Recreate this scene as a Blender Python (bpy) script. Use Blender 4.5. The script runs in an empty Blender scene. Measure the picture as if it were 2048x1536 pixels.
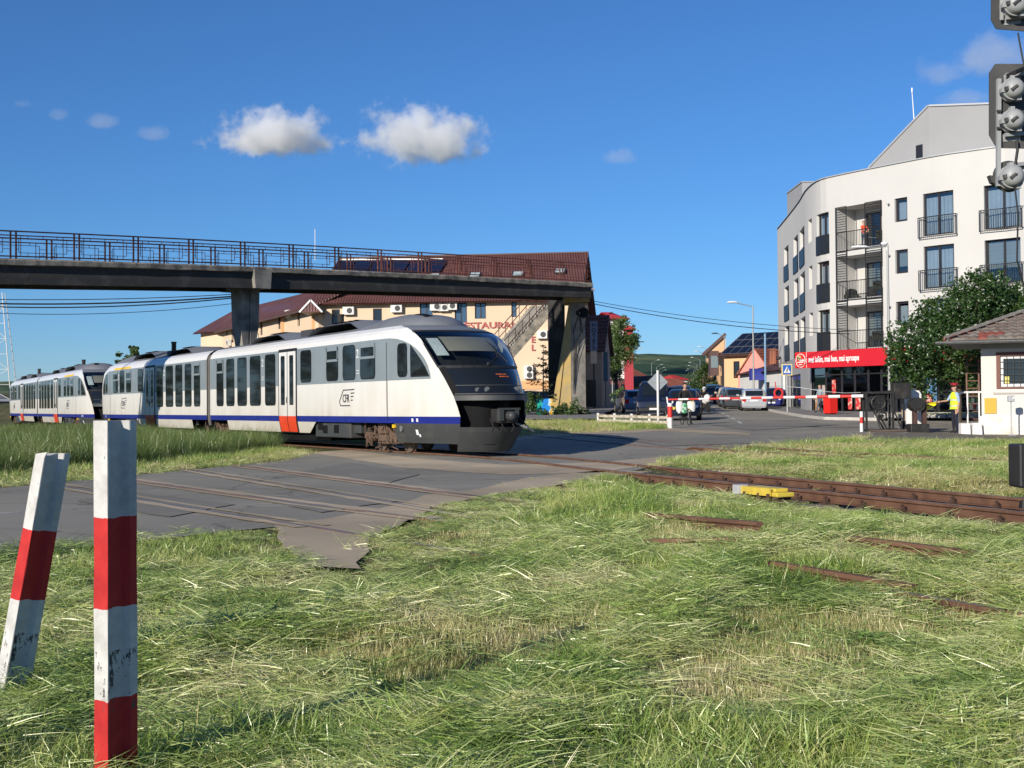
import bpy, bmesh, math, random
import numpy as np
from mathutils import Vector as V, Matrix, Euler, noise
from mathutils.geometry import delaunay_2d_cdt
random.seed(7)
SC = bpy.context.scene
COL = SC.collection
R = math.radians
# ------------------------------------------------------------------ camera, sky, sun, exposure
FOC = 2600.0; PITCH = math.atan(44 / FOC); ROLL = 0.008; CAMZ = 1.30
cam = bpy.data.cameras.new("camera"); cam.sensor_width = 36.0; cam.lens = FOC / 2048 * 36.0
cam.clip_start = 0.05; cam.clip_end = 9000.0
camo = bpy.data.objects.new("camera", cam); COL.objects.link(camo)
camo.matrix_world = Matrix.Translation((0, 0, CAMZ)) @ Matrix.Rotation(math.pi / 2 + PITCH, 4, 'X') @ Matrix.Rotation(-ROLL, 4, 'Z')
SC.camera = camo
SUN_EL = R(20.5); SUN_AZ = R(214.0)          # azimuth clockwise from +Y, towards the sun
sdir = V((math.sin(SUN_AZ) * math.cos(SUN_EL), math.cos(SUN_AZ) * math.cos(SUN_EL), math.sin(SUN_EL)))
world = bpy.data.worlds.new("World"); SC.world = world; world.use_nodes = True
wn = world.node_tree.nodes; wl = world.node_tree.links
bg = wn["Background"]
sky = wn.new("ShaderNodeTexSky"); sky.sky_type = 'NISHITA'; sky.sun_disc = False
sky.sun_elevation = SUN_EL; sky.sun_rotation = SUN_AZ; sky.altitude = 350; sky.air_density = 1.0; sky.dust_density = 0.0; sky.ozone_density = 10.0
wl.new(sky.outputs[0], bg.inputs[0]); bg.inputs[1].default_value = 0.101
sun = bpy.data.lights.new("sun", 'SUN'); sun.energy = 5.0; sun.angle = R(0.55); sun.color = (1.0, 0.92, 0.80)
suno = bpy.data.objects.new("sun", sun); COL.objects.link(suno); suno.location = sdir * 60
suno.rotation_euler = (-sdir).to_track_quat('-Z', 'Y').to_euler()
SC.view_settings.view_transform = 'Standard'; SC.view_settings.look = 'None'
SC.view_settings.exposure = 0.18; SC.view_settings.gamma = 1.0; SC.view_settings.use_curve_mapping = False
SC.cycles.max_bounces = 10; SC.cycles.transmission_bounces = 4; SC.cycles.diffuse_bounces = 3; SC.cycles.glossy_bounces = 3; SC.cycles.transparent_max_bounces = 16; SC.cycles.volume_bounces = 10
SC.cycles.use_denoising = True
# ------------------------------------------------------------------ places: a photo point at a depth
def W(u, v, Y):
    a = (u - 1024) / FOC; b = (768 - v) / FOC; c, s = math.cos(ROLL), math.sin(ROLL)
    a0 = a * c + b * s; b0 = -a * s + b * c
    y = math.cos(PITCH) - b0 * math.sin(PITCH); z = math.sin(PITCH) + b0 * math.cos(PITCH)
    k = Y / y
    return V((a0 * k, Y, CAMZ + z * k))
def colu(x, y, z=1.3):
    """photo column of a world point"""
    c, s = math.cos(PITCH), math.sin(PITCH); dz = z - CAMZ
    d = y * c + dz * s; b = (-y * s + dz * c) / d; a = x / d
    cr, sr = math.cos(ROLL), math.sin(ROLL)
    return 1024 + FOC * (a * cr - b * sr), 768 - FOC * (a * sr + b * cr)
def sstep(a, b, x):
    t = min(1.0, max(0.0, (x - a) / (b - a))); return t * t * (3 - 2 * t)
def interp(tab, x):
    if x <= tab[0][0]: return tab[0][1]
    for (x0, y0), (x1, y1) in zip(tab, tab[1:]):
        if x <= x1: return y0 + (y1 - y0) * (x - x0) / (x1 - x0)
    return tab[-1][1]
GPROF = [(33, 0), (40, .15), (47, .3), (52, .42), (60, .52), (66, .60), (75, .70), (86, .82), (100, 1.08), (150, 2.05), (300, 4.9), (600, 9.0), (900, 12.0)]
def gz(x, y):
    """height of the made ground"""
    d = (x + .1) * .864 + (y - 32.8) * .503
    z = interp(GPROF, y) * sstep(1.0, 9.0, d)
    z -= .12 * sstep(13.5, 16.5, x) * sstep(40, 44, y) * (1 - sstep(50, 56, y))
    if y < 13:
        z -= .22 * (1 - sstep(4.5, 12.5, y))
    return z
def G(u, v, dz=0.0):
    Y = 20.0
    for _ in range(60):
        p = W(u, v, Y); h = gz(p.x, p.y) + dz
        slope = (CAMZ - p.z) / Y
        if slope <= 1e-5: Y = 400; break
        Yn = (CAMZ - h) / slope
        Y = .5 * Y + .5 * min(700, max(3, Yn))
    p = W(u, v, Y); return V((p.x, p.y, gz(p.x, p.y) + dz))
# ------------------------------------------------------------------ materials
MATS = {}
def nodes_of(name):
    m = bpy.data.materials.new(name); m.use_nodes = True
    return m, m.node_tree.nodes, m.node_tree.links
def c4(c): return (c[0], c[1], c[2], 1)
def mat(name, col=(.5, .5, .5), rough=.6, metal=0.0, var=.12, vs=1.5, bump=0.0, bs=25, spec=.4, col2=None, thr=None, coat=0.0):
    if name in MATS: return MATS[name]
    m, n, l = nodes_of(name); b = n["Principled BSDF"]
    b.inputs['Roughness'].default_value = rough; b.inputs['Metallic'].default_value = metal
    b.inputs['Specular IOR Level'].default_value = spec; b.inputs['Coat Weight'].default_value = coat
    if var or col2 or bump:
        tc = n.new("ShaderNodeTexCoord")
        nz = n.new("ShaderNodeTexNoise"); nz.inputs['Scale'].default_value = vs; nz.inputs['Detail'].default_value = 6; nz.inputs['Roughness'].default_value = .62
        l.new(tc.outputs['Object'], nz.inputs['Vector'])
        rp = n.new("ShaderNodeValToRGB")
        if col2 is not None:
            t = thr or (.42, .62)
            rp.color_ramp.elements[0].position, rp.color_ramp.elements[1].position = t
            rp.color_ramp.elements[0].color = c4(col); rp.color_ramp.elements[1].color = c4(col2)
        else:
            rp.color_ramp.elements[0].position, rp.color_ramp.elements[1].position = .28, .72
            rp.color_ramp.elements[0].color = c4([x * (1 - var) for x in col]); rp.color_ramp.elements[1].color = c4([min(1, x * (1 + var)) for x in col])
        l.new(nz.outputs['Fac'], rp.inputs[0]); l.new(rp.outputs[0], b.inputs['Base Color'])
        if bump:
            n2 = n.new("ShaderNodeTexNoise"); n2.inputs['Scale'].default_value = bs; n2.inputs['Detail'].default_value = 5
            l.new(tc.outputs['Object'], n2.inputs['Vector'])
            bp = n.new("ShaderNodeBump"); bp.inputs['Strength'].default_value = bump; bp.inputs['Distance'].default_value = .02
            l.new(n2.outputs['Fac'], bp.inputs['Height']); l.new(bp.outputs[0], b.inputs['Normal'])
    else:
        b.inputs['Base Color'].default_value = c4(col)
    MATS[name] = m; return m
def glass(name, tint=(.8, .85, .88), refl=.12, rough=.02):
    if name in MATS: return MATS[name]
    m, n, l = nodes_of(name); n.remove(n["Principled BSDF"])
    tr = n.new("ShaderNodeBsdfTransparent"); tr.inputs[0].default_value = c4(tint)
    gl = n.new("ShaderNodeBsdfGlossy"); gl.inputs['Roughness'].default_value = rough; gl.inputs[0].default_value = (.9, .95, 1, 1)
    fr = n.new("ShaderNodeLayerWeight"); fr.inputs[0].default_value = .5
    pw = n.new("ShaderNodeMath"); pw.operation = 'POWER'; pw.inputs[1].default_value = 4.0; l.new(fr.outputs['Facing'], pw.inputs[0])
    ad = n.new("ShaderNodeMath"); ad.operation = 'MULTIPLY_ADD'; ad.inputs[1].default_value = .8; ad.inputs[2].default_value = refl; ad.use_clamp = True
    mx = n.new("ShaderNodeMixShader"); l.new(pw.outputs[0], ad.inputs[0]); l.new(ad.outputs[0], mx.inputs[0])
    l.new(tr.outputs[0], mx.inputs[1]); l.new(gl.outputs[0], mx.inputs[2]); l.new(mx.outputs[0], n["Material Output"].inputs[0])
    MATS[name] = m; return m
def emit(name, col, s):
    if name in MATS: return MATS[name]
    m, n, l = nodes_of(name); b = n["Principled BSDF"]
    b.inputs['Base Color'].default_value = c4(col); b.inputs['Emission Color'].default_value = c4(col); b.inputs['Emission Strength'].default_value = s
    MATS[name] = m; return m
# ------------------------------------------------------------------ mesh builder
UP = V((0, 0, 1))
class MB:
    def __init__(s): s.v = []; s.f = []; s.m = []
    def add(s, vs, fs, m=0):
        o = len(s.v); s.v += [tuple(p) for p in vs]; s.f += [tuple(i + o for i in f) for f in fs]; s.m += [m] * len(fs); return s
    def box(s, x0, y0, z0, x1, y1, z1, m=0):
        return s.add([(x, y, z) for z in (z0, z1) for y in (y0, y1) for x in (x0, x1)],
                     [(0, 2, 3, 1), (4, 5, 7, 6), (0, 1, 5, 4), (2, 6, 7, 3), (0, 4, 6, 2), (1, 3, 7, 5)], m)
    def obox(s, c, ax, ay, az, m=0):
        c, ax, ay, az = V(c), V(ax), V(ay), V(az)
        if ax.cross(ay).dot(az) < 0: ax = -ax
        return s.add([c + ax * i + ay * j + az * k for k in (-1, 1) for j in (-1, 1) for i in (-1, 1)],
                     [(0, 2, 3, 1), (4, 5, 7, 6), (0, 1, 5, 4), (2, 6, 7, 3), (0, 4, 6, 2), (1, 3, 7, 5)], m)
    def bar(s, p, q, w, h=None, up=UP, m=0):
        p, q = V(p), V(q); d = q - p
        if d.length < 1e-6: return s
        h = h or w; dn = d.normalized(); up = V(up)
        if abs(dn.dot(up.normalized())) > .99: up = V((1, 0, 0)) if abs(dn.x) < .9 else V((0, 1, 0))
        a = dn.cross(up).normalized(); b = a.cross(dn).normalized()
        return s.obox((p + q) / 2, d / 2, a * w / 2, b * h / 2, m)
    def tube(s, pts, r, n=8, m=0, cap=True):
        pts = [V(p) for p in pts]; rs = r if isinstance(r, (list, tuple)) else [r] * len(pts)
        vs = []; fs = []; prev = None
        for i, p in enumerate(pts):
            t = (pts[min(i + 1, len(pts) - 1)] - pts[max(i - 1, 0)])
            t = t.normalized() if t.length > 1e-9 else UP
            if prev is None:
                ref = UP if abs(t.z) < .95 else V((1, 0, 0))
                a = t.cross(ref).normalized()
            else:
                a = prev - t * prev.dot(t); a = a.normalized() if a.length > 1e-6 else t.orthogonal().normalized()
            prev = a; b = t.cross(a)
            for k in range(n):
                w = 2 * math.pi * k / n; vs.append(p + (a * math.cos(w) + b * math.sin(w)) * rs[i])
        for i in range(len(pts) - 1):
            for k in range(n):
                k2 = (k + 1) % n; fs.append((i * n + k, i * n + k2, (i + 1) * n + k2, (i + 1) * n + k))
        if cap: fs += [tuple(range(n - 1, -1, -1)), tuple((len(pts) - 1) * n + k for k in range(n))]
        return s.add(vs, fs, m)
    def cyl(s, p, q, r, n=12, m=0): return s.tube([p, q], r, n, m)
    def poly(s, pts, m=0): return s.add(pts, [tuple(range(len(pts)))], m)
    def prism(s, pts, ext, m=0, side=None):
        n = len(pts); pts = [V(p) for p in pts]; e = V(ext)
        nrm = V((0, 0, 0))
        for i in range(n): nrm += pts[i].cross(pts[(i + 1) % n])
        if nrm.dot(e) < 0: pts = pts[::-1]
        vs = pts + [p + e for p in pts]
        s.add(vs, [tuple(range(n - 1, -1, -1)), tuple(range(n, 2 * n))], m)
        o = len(s.v) - 2 * n
        for i in range(n):
            j = (i + 1) % n; s.f.append((o + i, o + j, o + n + j, o + n + i)); s.m.append(m if side is None else side)
        return s
    def grid(s, rows, m=0, flip=False):
        """rows of equal length of points"""
        nr, nc = len(rows), len(rows[0]); vs = [p for r in rows for p in r]; fs = []
        for i in range(nr - 1):
            for j in range(nc - 1):
                q = (i * nc + j, i * nc + j + 1, (i + 1) * nc + j + 1, (i + 1) * nc + j)
                fs.append(q[::-1] if flip else q)
        return s.add(vs, fs, m)
    def ball(s, c, r, seg=10, ring=6, m=0):
        c = V(c); r = r if isinstance(r, (tuple, list)) else (r, r, r); vs = []; fs = []
        for i in range(ring + 1):
            ph = math.pi * i / ring
            for k in range(seg):
                th = 2 * math.pi * k / seg
                vs.append((c.x + r[0] * math.sin(ph) * math.cos(th), c.y + r[1] * math.sin(ph) * math.sin(th), c.z - r[2] * math.cos(ph)))
        for i in range(ring):
            for k in range(seg):
                k2 = (k + 1) % seg; fs.append((i * seg + k, i * seg + k2, (i + 1) * seg + k2, (i + 1) * seg + k))
        return s.add(vs, fs, m)
    def xf(s, M, start=0):
        s.v[start:] = [tuple(M @ V(p)) for p in s.v[start:]]; return s
ORG = {}
def mk(name, mb, mats, parent=None, smooth=False, org=None, bevel=0):
    if not isinstance(mats, (list, tuple)): mats = [mats]
    o3 = ORG.get(parent.name) if parent is not None else org
    me = bpy.data.meshes.new(name)
    vs = mb.v if o3 is None else [(a - o3[0], b - o3[1], c - o3[2]) for a, b, c in mb.v]
    me.from_pydata(vs, [], mb.f); me.update()
    for m in mats: me.materials.append(m)
    if len(mats) > 1: me.polygons.foreach_set('material_index', mb.m)
    if smooth: me.polygons.foreach_set('use_smooth', [True] * len(mb.f))
    ob = bpy.data.objects.new(name, me); COL.objects.link(ob)
    if parent is not None:
        ob.parent = parent
        if parent.name in ORG: ORG[ob.name] = ORG[parent.name]
    elif org is not None:
        ob.location = org; ORG[ob.name] = V(org)
    if smooth:
        try: me.set_sharp_from_angle(angle=R(38))
        except Exception: pass
    if bevel:
        bv = ob.modifiers.new("edge", 'BEVEL'); bv.width = bevel; bv.segments = 2; bv.limit_method = 'ANGLE'
    return ob
def tag(o, label, cat, group=None, kind=None):
    if label: o['label'] = label
    if cat: o['category'] = cat
    if group: o['group'] = group
    if kind: o['kind'] = kind
    return o
def thing(name, label, cat, loc=(0, 0, 0), rz=0.0, group=None, world=False):
    o = bpy.data.objects.new(name, None); COL.objects.link(o); o.empty_display_size = .2
    o.location = loc; o.rotation_euler = (0, 0, rz)
    if world: ORG[o.name] = V(loc)
    return tag(o, label, cat, group)
def solo(name, mb, mats, label, cat, loc=None, group=None, smooth=False, kind=None, bevel=0):
    o = mk(name, mb, mats, None, smooth, org=V(loc) if loc is not None else None, bevel=bevel)
    return tag(o, label, cat, group, kind)
def struct(name, mb, mats, smooth=False, parent=None):
    o = mk(name, mb, mats, parent, smooth)
    if parent is None: o['kind'] = 'structure'
    return o
def copy_tree(o, parent=None):
    c = o.copy(); COL.objects.link(c)
    if parent is not None: c.parent = parent
    for ch in list(o.children): copy_tree(ch, c)
    return c
def text_mesh(body, size, depth=.004, bold=False):
    """lettering as flat geometry: list verts (x right, y up), faces"""
    cu = bpy.data.curves.new("lettering", 'FONT'); cu.body = body; cu.size = size; cu.extrude = depth / 2; cu.align_x = 'CENTER'; cu.align_y = 'CENTER'
    cu.resolution_u = 3
    if bold: cu.offset = size * .022
    ob = bpy.data.objects.new("lettering", cu); COL.objects.link(ob)
    dg = bpy.context.evaluated_depsgraph_get(); me = bpy.data.meshes.new_from_object(ob.evaluated_get(dg))
    vs = [tuple(v.co) for v in me.vertices]; fs = [tuple(p.vertices) for p in me.polygons]
    bpy.data.objects.remove(ob); bpy.data.curves.remove(cu); bpy.data.meshes.remove(me)
    return vs, fs
def put_text(mb, body, size, c, T, Nn, up=UP, bold=False, m=0, depth=.01, sx=1.0):
    """lettering centred on c, running along T, facing Nn"""
    vs, fs = text_mesh(body, size, depth, bold); c, T, Nn, up = V(c), V(T).normalized(), V(Nn).normalized(), V(up)
    mb.add([c + T * (x * sx) + up * y + Nn * z for x, y, z in vs], fs, m)
# ------------------------------------------------------------------ ground, road, paths, hill
def asphalt_mat(name, base, var, crack=True):
    m, n, l = nodes_of(name); b = n["Principled BSDF"]; b.inputs['Roughness'].default_value = .85; b.inputs['Specular IOR Level'].default_value = .25
    tc = n.new("ShaderNodeTexCoord")
    def nz(s, d=6, r=.6):
        q = n.new("ShaderNodeTexNoise"); q.inputs['Scale'].default_value = s; q.inputs['Detail'].default_value = d; q.inputs['Roughness'].default_value = r
        l.new(tc.outputs['Object'], q.inputs['Vector']); return q
    def mixc(f, a, c):
        q = n.new("ShaderNodeMix"); q.data_type = 'RGBA'
        l.new(f, q.inputs[0])
        for i, x in ((6, a), (7, c)):
            if isinstance(x, tuple): q.inputs[i].default_value = c4(x)
            else: l.new(x, q.inputs[i])
        return q.outputs[2]
    def ramp(f, a, c):
        q = n.new("ShaderNodeMapRange"); q.inputs[1].default_value = a; q.inputs[2].default_value = c; l.new(f, q.inputs[0]); return q.outputs[0]
    lo = tuple(x * (1 - var) for x in base); hi = tuple(x * (1 + var) for x in base)
    cbig = mixc(ramp(nz(.22, 4).outputs[0], .35, .65), lo, hi)
    dust = mixc(ramp(nz(.55, 7, .7).outputs[0], .56, .74), cbig, (base[0] * 1.55, base[1] * 1.48, base[2] * 1.35))
    fine = mixc(ramp(nz(55, 3).outputs[0], .3, .75), dust, mixc(ramp(nz(90, 2).outputs[0], .4, .6), (.03, .03, .03), (.30, .29, .27)))
    n_fine = n.nodes if False else None
    mx = n.new("ShaderNodeMix"); mx.data_type = 'RGBA'; mx.inputs[0].default_value = .22; l.new(dust, mx.inputs[6]); l.new(fine, mx.inputs[7])
    out = mx.outputs[2]
    if crack:
        dn = nz(1.2, 4); ad = n.new("ShaderNodeVectorMath"); ad.operation = 'MULTIPLY_ADD'; ad.inputs[1].default_value = (.9, .9, .9)
        l.new(dn.outputs[1], ad.inputs[0]); l.new(tc.outputs['Object'], ad.inputs[2])
        vo = n.new("ShaderNodeTexVoronoi"); vo.feature = 'DISTANCE_TO_EDGE'; vo.inputs['Scale'].default_value = .33; l.new(ad.outputs[0], vo.inputs['Vector'])
        cr = ramp(vo.outputs['Distance'], .002, .011)
        out = mixc(cr, (base[0] * .55, base[1] * .54, base[2] * .53), out)
    l.new(out, b.inputs['Base Color'])
    bp = n.new("ShaderNodeBump"); bp.inputs['Strength'].default_value = .3; bp.inputs['Distance'].default_value = .008
    l.new(nz(35, 6).outputs[0], bp.inputs['Height']); l.new(bp.outputs[0], b.inputs['Normal'])
    MATS[name] = m; return m
m_asph = asphalt_mat("asphalt", (.268, .248, .200), .17)
m_patch = asphalt_mat("asphalt repair", (.215, .20, .165), .14, False)
m_dust = asphalt_mat("dusty concrete", (.46, .37, .25), .26, False)
m_pave = asphalt_mat("pavement", (.22, .21, .195), .12, False)
m_earth = mat("grass ground", (.065, .075, .028), .95, var=.3, vs=.8, bump=.8, bs=14, col2=(.16, .13, .07), thr=(.40, .68), spec=.1)
m_kerb = mat("kerb concrete", (.48, .46, .41), .8, vs=3, var=.2, bump=.2)
m_white_line = mat("road paint", (.62, .62, .60), .7, vs=9, col2=(.18, .18, .17), thr=(.45, .62))

def pts2(l): return [(p.x, p.y) if isinstance(p, V) else (p[0], p[1]) for p in l]
ROAD = pts2([G(-500, 1165), G(0, 1110), G(190, 1092), G(400, 1068), G(548, 1054), G(640, 1060), G(735, 1046), G(860, 1006), G(1010, 976), G(1160, 955), G(1245, 945),
             G(1330, 927), G(1420, 907), G(1500, 895), G(1600, 887), G(1725, 874)]) + \
       [(15.5, 47.0), (21, 48.5), (24, 52), (24, 57.2), (20, 57.6), (16.6, 58.2), (14.6, 61), (14.7, 66), (16.2, 80), (18.8, 100), (25.2, 150), (44.4, 300), (82.8, 600), (72.6, 600), (34.2, 300), (15, 150), (8.6, 100),
        (6.0, 80), (4.6, 66), (4.2, 61), (6.4, 57.5), (6.2, 51)] + \
       pts2([G(1330, 858), G(1200, 864), G(1040, 874), G(1000, 880)]) + [(-3.8, 43.5)] + pts2([G(640, 904), G(560, 921), G(420, 936), G(200, 956), G(0, 976), G(-500, 1020)])
def inpoly(poly, x, y):
    r = False; n = len(poly); j = n - 1
    for i in range(n):
        xi, yi = poly[i]; xj, yj = poly[j]
        if (yi > y) != (yj > y) and x < (xj - xi) * (y - yi) / (yj - yi) + xi: r = not r
        j = i
    return r
def inpoly_np(poly, X, Y):
    r = np.zeros(X.shape, bool); n = len(poly); j = n - 1
    for i in range(n):
        xi, yi = poly[i]; xj, yj = poly[j]
        if yi != yj:
            c = ((yi > Y) != (yj > Y)) & (X < (xj - xi) * (Y - yi) / (yj - yi) + xi); r ^= c
        j = i
    return r
def dist_np(poly, X, Y):
    d = np.full(X.shape, 1e9); n = len(poly)
    for i in range(n):
        ax, ay = poly[i]; bx, by = poly[(i + 1) % n]; ex, ey = bx - ax, by - ay; L = ex * ex + ey * ey + 1e-9
        t = np.clip(((X - ax) * ex + (Y - ay) * ey) / L, 0, 1)
        d = np.minimum(d, np.hypot(X - ax - t * ex, Y - ay - t * ey))
    return d
def wobble(poly, amp, step):
    out = []; n = len(poly)
    for i in range(n):
        a, b = V(poly[i]), V(poly[(i + 1) % n]); k = max(1, min(60 if min(a.y, b.y) < 70 else 8, int((b - a).length / step)))
        for j in range(k):
            p = a.lerp(b, j / k); w = amp * min(1.0, 12.0 / max(4, p.y) + .35)
            q = noise.noise_vector(V((p.x * .9, p.y * .9, 3.3))) + .5 * noise.noise_vector(V((p.x * 3.1, p.y * 3.1, 7)))
            out.append((p.x + q.x * w, p.y + q.y * w))
    return out
def sheet(name, poly, dz, m, step=1.5, ymax=120, smooth=True, parent=None, hz=None):
    vs = [V(p) for p in poly]; n = len(vs)
    xs = [p[0] for p in poly]; ys = [p[1] for p in poly]
    y = min(ys)
    while y < min(max(ys), ymax):
        st = step * (1 if y < 30 else 2); x = min(xs)
        while x < max(xs):
            if inpoly(poly, x, y): vs.append(V((x, y)))
            x += st
        y += st
    v2, e2, f2, *_ = delaunay_2d_cdt(vs, [], [list(range(n))], 1, 1e-5)
    mb = MB(); h = hz or gz
    mb.add([(p.x, p.y, h(p.x, p.y) + dz) for p in v2], [tuple(f) if (v2[f[1]] - v2[f[0]]).cross(v2[f[2]] - v2[f[0]]) > 0 else tuple(f[::-1]) for f in f2])
    return struct(name, mb, m, smooth, parent)
ROADW = wobble(ROAD, .16, .5)
sheet("road", ROADW, 0.0, m_asph)
APRON = pts2([G(548, 1048), G(568, 1085), G(600, 1135), G(720, 1140), G(748, 1075), G(868, 1014), G(1018, 984), G(1180, 962), G(1300, 944), G(1210, 940), G(1050, 956), G(960, 978), G(850, 990), G(800, 1010), G(740, 1022), G(640, 1040)])
sheet("dirt_apron", wobble(APRON, .10, .35), .005, m_dust, .8)
CROSS = pts2([G(620, 905), G(800, 935), G(1010, 950), G(1200, 945), G(1420, 912), G(1420, 903), G(1200, 925), G(1010, 930), G(830, 917), G(700, 900)])
sheet("crossing_strip", wobble(CROSS, .14, .4), .005, m_dust, .8)
FARSTRIP = pts2([G(1000, 884), G(1200, 868), G(1330, 862), G(1500, 871), G(1500, 866), G(1330, 856), G(1200, 861), G(1040, 871)])
sheet("dusty_edge", wobble(FARSTRIP, .10, .5), .006, m_dust, 1.0)
for k, pp in enumerate([[(150, 1003), (270, 985), (470, 1010), (330, 1035)], [(520, 1000), (690, 985), (800, 1003), (640, 1026)], [(700, 925), (840, 950), (760, 970), (600, 945)], [(1250, 880), (1500, 875), (1560, 886), (1330, 893)],
                        [(1420, 850), (1600, 842), (1680, 850), (1500, 862)]]):
    sheet("asphalt_patch", wobble(pts2([G(*q) for q in pp]), .08, .5), .010 + .0003 * k, m_patch, 1.0)
PATH = pts2([G(1720, 884), G(1860, 884), G(2060, 882), G(2300, 880)]) + [(28, 47.5), (20, 49.5), (15.6, 48.5), (13.2, 47.2)]
sheet("dirt_path", wobble(PATH, .12, .5), .012, mat("dirt path", (.17, .145, .115), .95, var=.3, vs=1.2, bump=.6, bs=10, col2=(.10, .10, .06), thr=(.5, .75)), 1.0)
PAV = [(16.75, 58.4), (14.75, 61.1), (14.85, 66), (16.35, 80), (18.95, 100), (25.4, 150), (28.5, 150), (21.9, 100), (19.4, 85), (18.7, 78), (27.6, 66.5), (30, 58), (24, 57.4), (20, 57.8)]
hp = lambda x, y: gz(x, y) + .12
sheet("pavement", PAV, 0, m_pave, 1.5, hz=hp)
mb = MB()
for a, b in zip(PAV[:6], PAV[1:6]):
    k = max(1, int((V(b) - V(a)).length / 2))
    for j in range(k):
        p, q = V(a).lerp(V(b), j / k), V(a).lerp(V(b), (j + .985) / k)
        mb.bar((p.x - .06, p.y, hp(p.x, p.y) - .10), (q.x - .06, q.y, hp(q.x, q.y) - .10), .14, .23)
struct("kerb", mb, m_kerb)
LAWN = [(16.9, 60.4), (17.6, 59.3), (19.6, 58.7), (22.4, 58.6), (24.2, 59.2), (24.6, 60.6), (23.5, 62.0), (20.5, 62.6), (17.8, 62.0)]
hl = lambda x, y: gz(x, y) + .20
sheet("lawn", LAWN, 0, m_earth, .6, hz=hl)
mb = MB()
for i in range(len(LAWN)):
    a, b = V(LAWN[i]), V(LAWN[(i + 1) % len(LAWN)])
    for j in range(3):
        p, q = a.lerp(b, j / 3), a.lerp(b, (j + .97) / 3); mb.bar((p.x, p.y, hp(p.x, p.y) + .05), (q.x, q.y, hp(q.x, q.y) + .05), .16, .22)
struct("lawn_kerb", mb, m_kerb)
PAVL = [(4.0, 62), (4.4, 66), (5.85, 80), (8.45, 100), (14.85, 150), (10.5, 150), (4.4, 100), (-2, 84), (-2, 62)]
sheet("pavement", PAVL, 0, m_pave, 2, hz=hp)
# painted lines on the street
mb = MB()
def dash(x0, y0, x1, y1, w, z=.004):
    a, b = V((x0, y0)), V((x1, y1)); d = (b - a).normalized(); s = V((d.y, -d.x)) * w / 2; k = max(1, int((b - a).length / 1.5)); rows = []
    for j in range(k + 1):
        p = a.lerp(b, j / k); rows.append([(p.x - s.x, p.y - s.y, gz(p.x - s.x, p.y - s.y) + z), (p.x + s.x, p.y + s.y, gz(p.x + s.x, p.y + s.y) + z)])
    mb.grid(rows, flip=False)
for y in range(56, 150, 7): dash(.128 * y + 2.7, y, .128 * (y + 3.4) + 2.7, y + 3.4, .14)
for y in (50.4,): dash(9.3, y, 9.9, y + 5, .15)
p, q = G(-60, 1030), G(60, 1024); dash(p.x, p.y, q.x, q.y, .10)
struct("road_marking", mb, m_white_line)

# ---- the ground sheet: dips under the road, mounded where the mown grass lies
def axis(*segs):
    out = []
    for a, b, st in segs:
        k = max(1, int(round((b - a) / st))); out += [a + (b - a) * i / k for i in range(k)]
    return out + [segs[-1][1]]
XS = axis((-1500, -300, 200), (-300, -60, 20), (-60, -24, 2.0), (-24, -9, .6), (-9, 9, .16), (9, 30, .6), (30, 80, 4), (80, 300, 20), (300, 1500, 200))
YS = axis((-300, -20, 40), (-20, 3, 2.5), (3, 30, .16), (30, 70, .8), (70, 160, 5), (160, 900, 60), (900, 2600, 400))
GX, GY = np.meshgrid(XS, YS)
rin = np.zeros(GX.shape, bool); dr = np.full(GX.shape, 9.0); near = (GY > -1) & (GY < 170) & (abs(GX) < 60)
for pol in (ROADW, APRON, CROSS, PATH, PAV, PAVL):
    rin[near] |= inpoly_np(pol, GX[near], GY[near]); dr[near] = np.minimum(dr[near], dist_np(pol, GX[near], GY[near]))
dr[rin] = 0
GZ = np.zeros(GX.shape)
def bumpy(x, y):
    v = noise.noise(V((x * .42, y * .42, 1.7))) * .075 + noise.noise(V((x * 1.3, y * 1.3, 5.1))) * .075 + noise.noise(V((x * 3.6, y * 3.6, 9.1))) * .035
    return v
def swath(x, y):
    """raked ridges of cut grass lying across the verge"""
    t = .42 * y - .91 * x + .7 * noise.noise(V((x * .35, y * .35, 2)))
    return max(0.0, math.sin(t * 3.1)) ** 3
NB = {}
def ground_h(x, y, d, inside):
    if inside: return gz(x, y) - .07
    if 8.5 < y < 16 and -6 < x < 2.5 and d < 2.6: return gz(x, y) - .012 + .03 * sstep(.6, 2.6, d) * (1 + bumpy(x, y) * 6)
    z = gz(x, y); w = min(1.0, d / (.7 if y < 8.5 else 2.2))
    if y < 34 and y > 2:
        z += w * (bumpy(x, y) * (1 - sstep(22, 34, y)) + .05 * swath(x, y) * (1 - sstep(9, 15, y)) + .02)
        # the shallow trench of the tracks on the mown side
        tq = (x - 2.66) * .927 + (y - 25) * .375
        z -= min(1.0, d / .8) * .19 * (1 - sstep(1.5, 2.6, abs(tq))) * (1 - sstep(24, 27, y))
    return z
for i in range(GX.shape[0]):
    for j in range(GX.shape[1]): GZ[i, j] = ground_h(GX[i, j], GY[i, j], dr[i, j], rin[i, j])
mb = MB(); mb.grid([[(GX[i, j], GY[i, j], GZ[i, j]) for j in range(GX.shape[1])] for i in range(GX.shape[0])])
struct("ground", mb, m_earth, True)
XSn, YSn = np.array(XS), np.array(YS)
def ground_at(x, y):
    i = int(np.searchsorted(YSn, y)) - 1; j = int(np.searchsorted(XSn, x)) - 1
    i = min(max(i, 0), len(YS) - 2); j = min(max(j, 0), len(XS) - 2)
    ty = (y - YS[i]) / (YS[i + 1] - YS[i]); tx = (x - XS[j]) / (XS[j + 1] - XS[j])
    return (GZ[i, j] * (1 - tx) + GZ[i, j + 1] * tx) * (1 - ty) + (GZ[i + 1, j] * (1 - tx) + GZ[i + 1, j + 1] * tx) * ty
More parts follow.
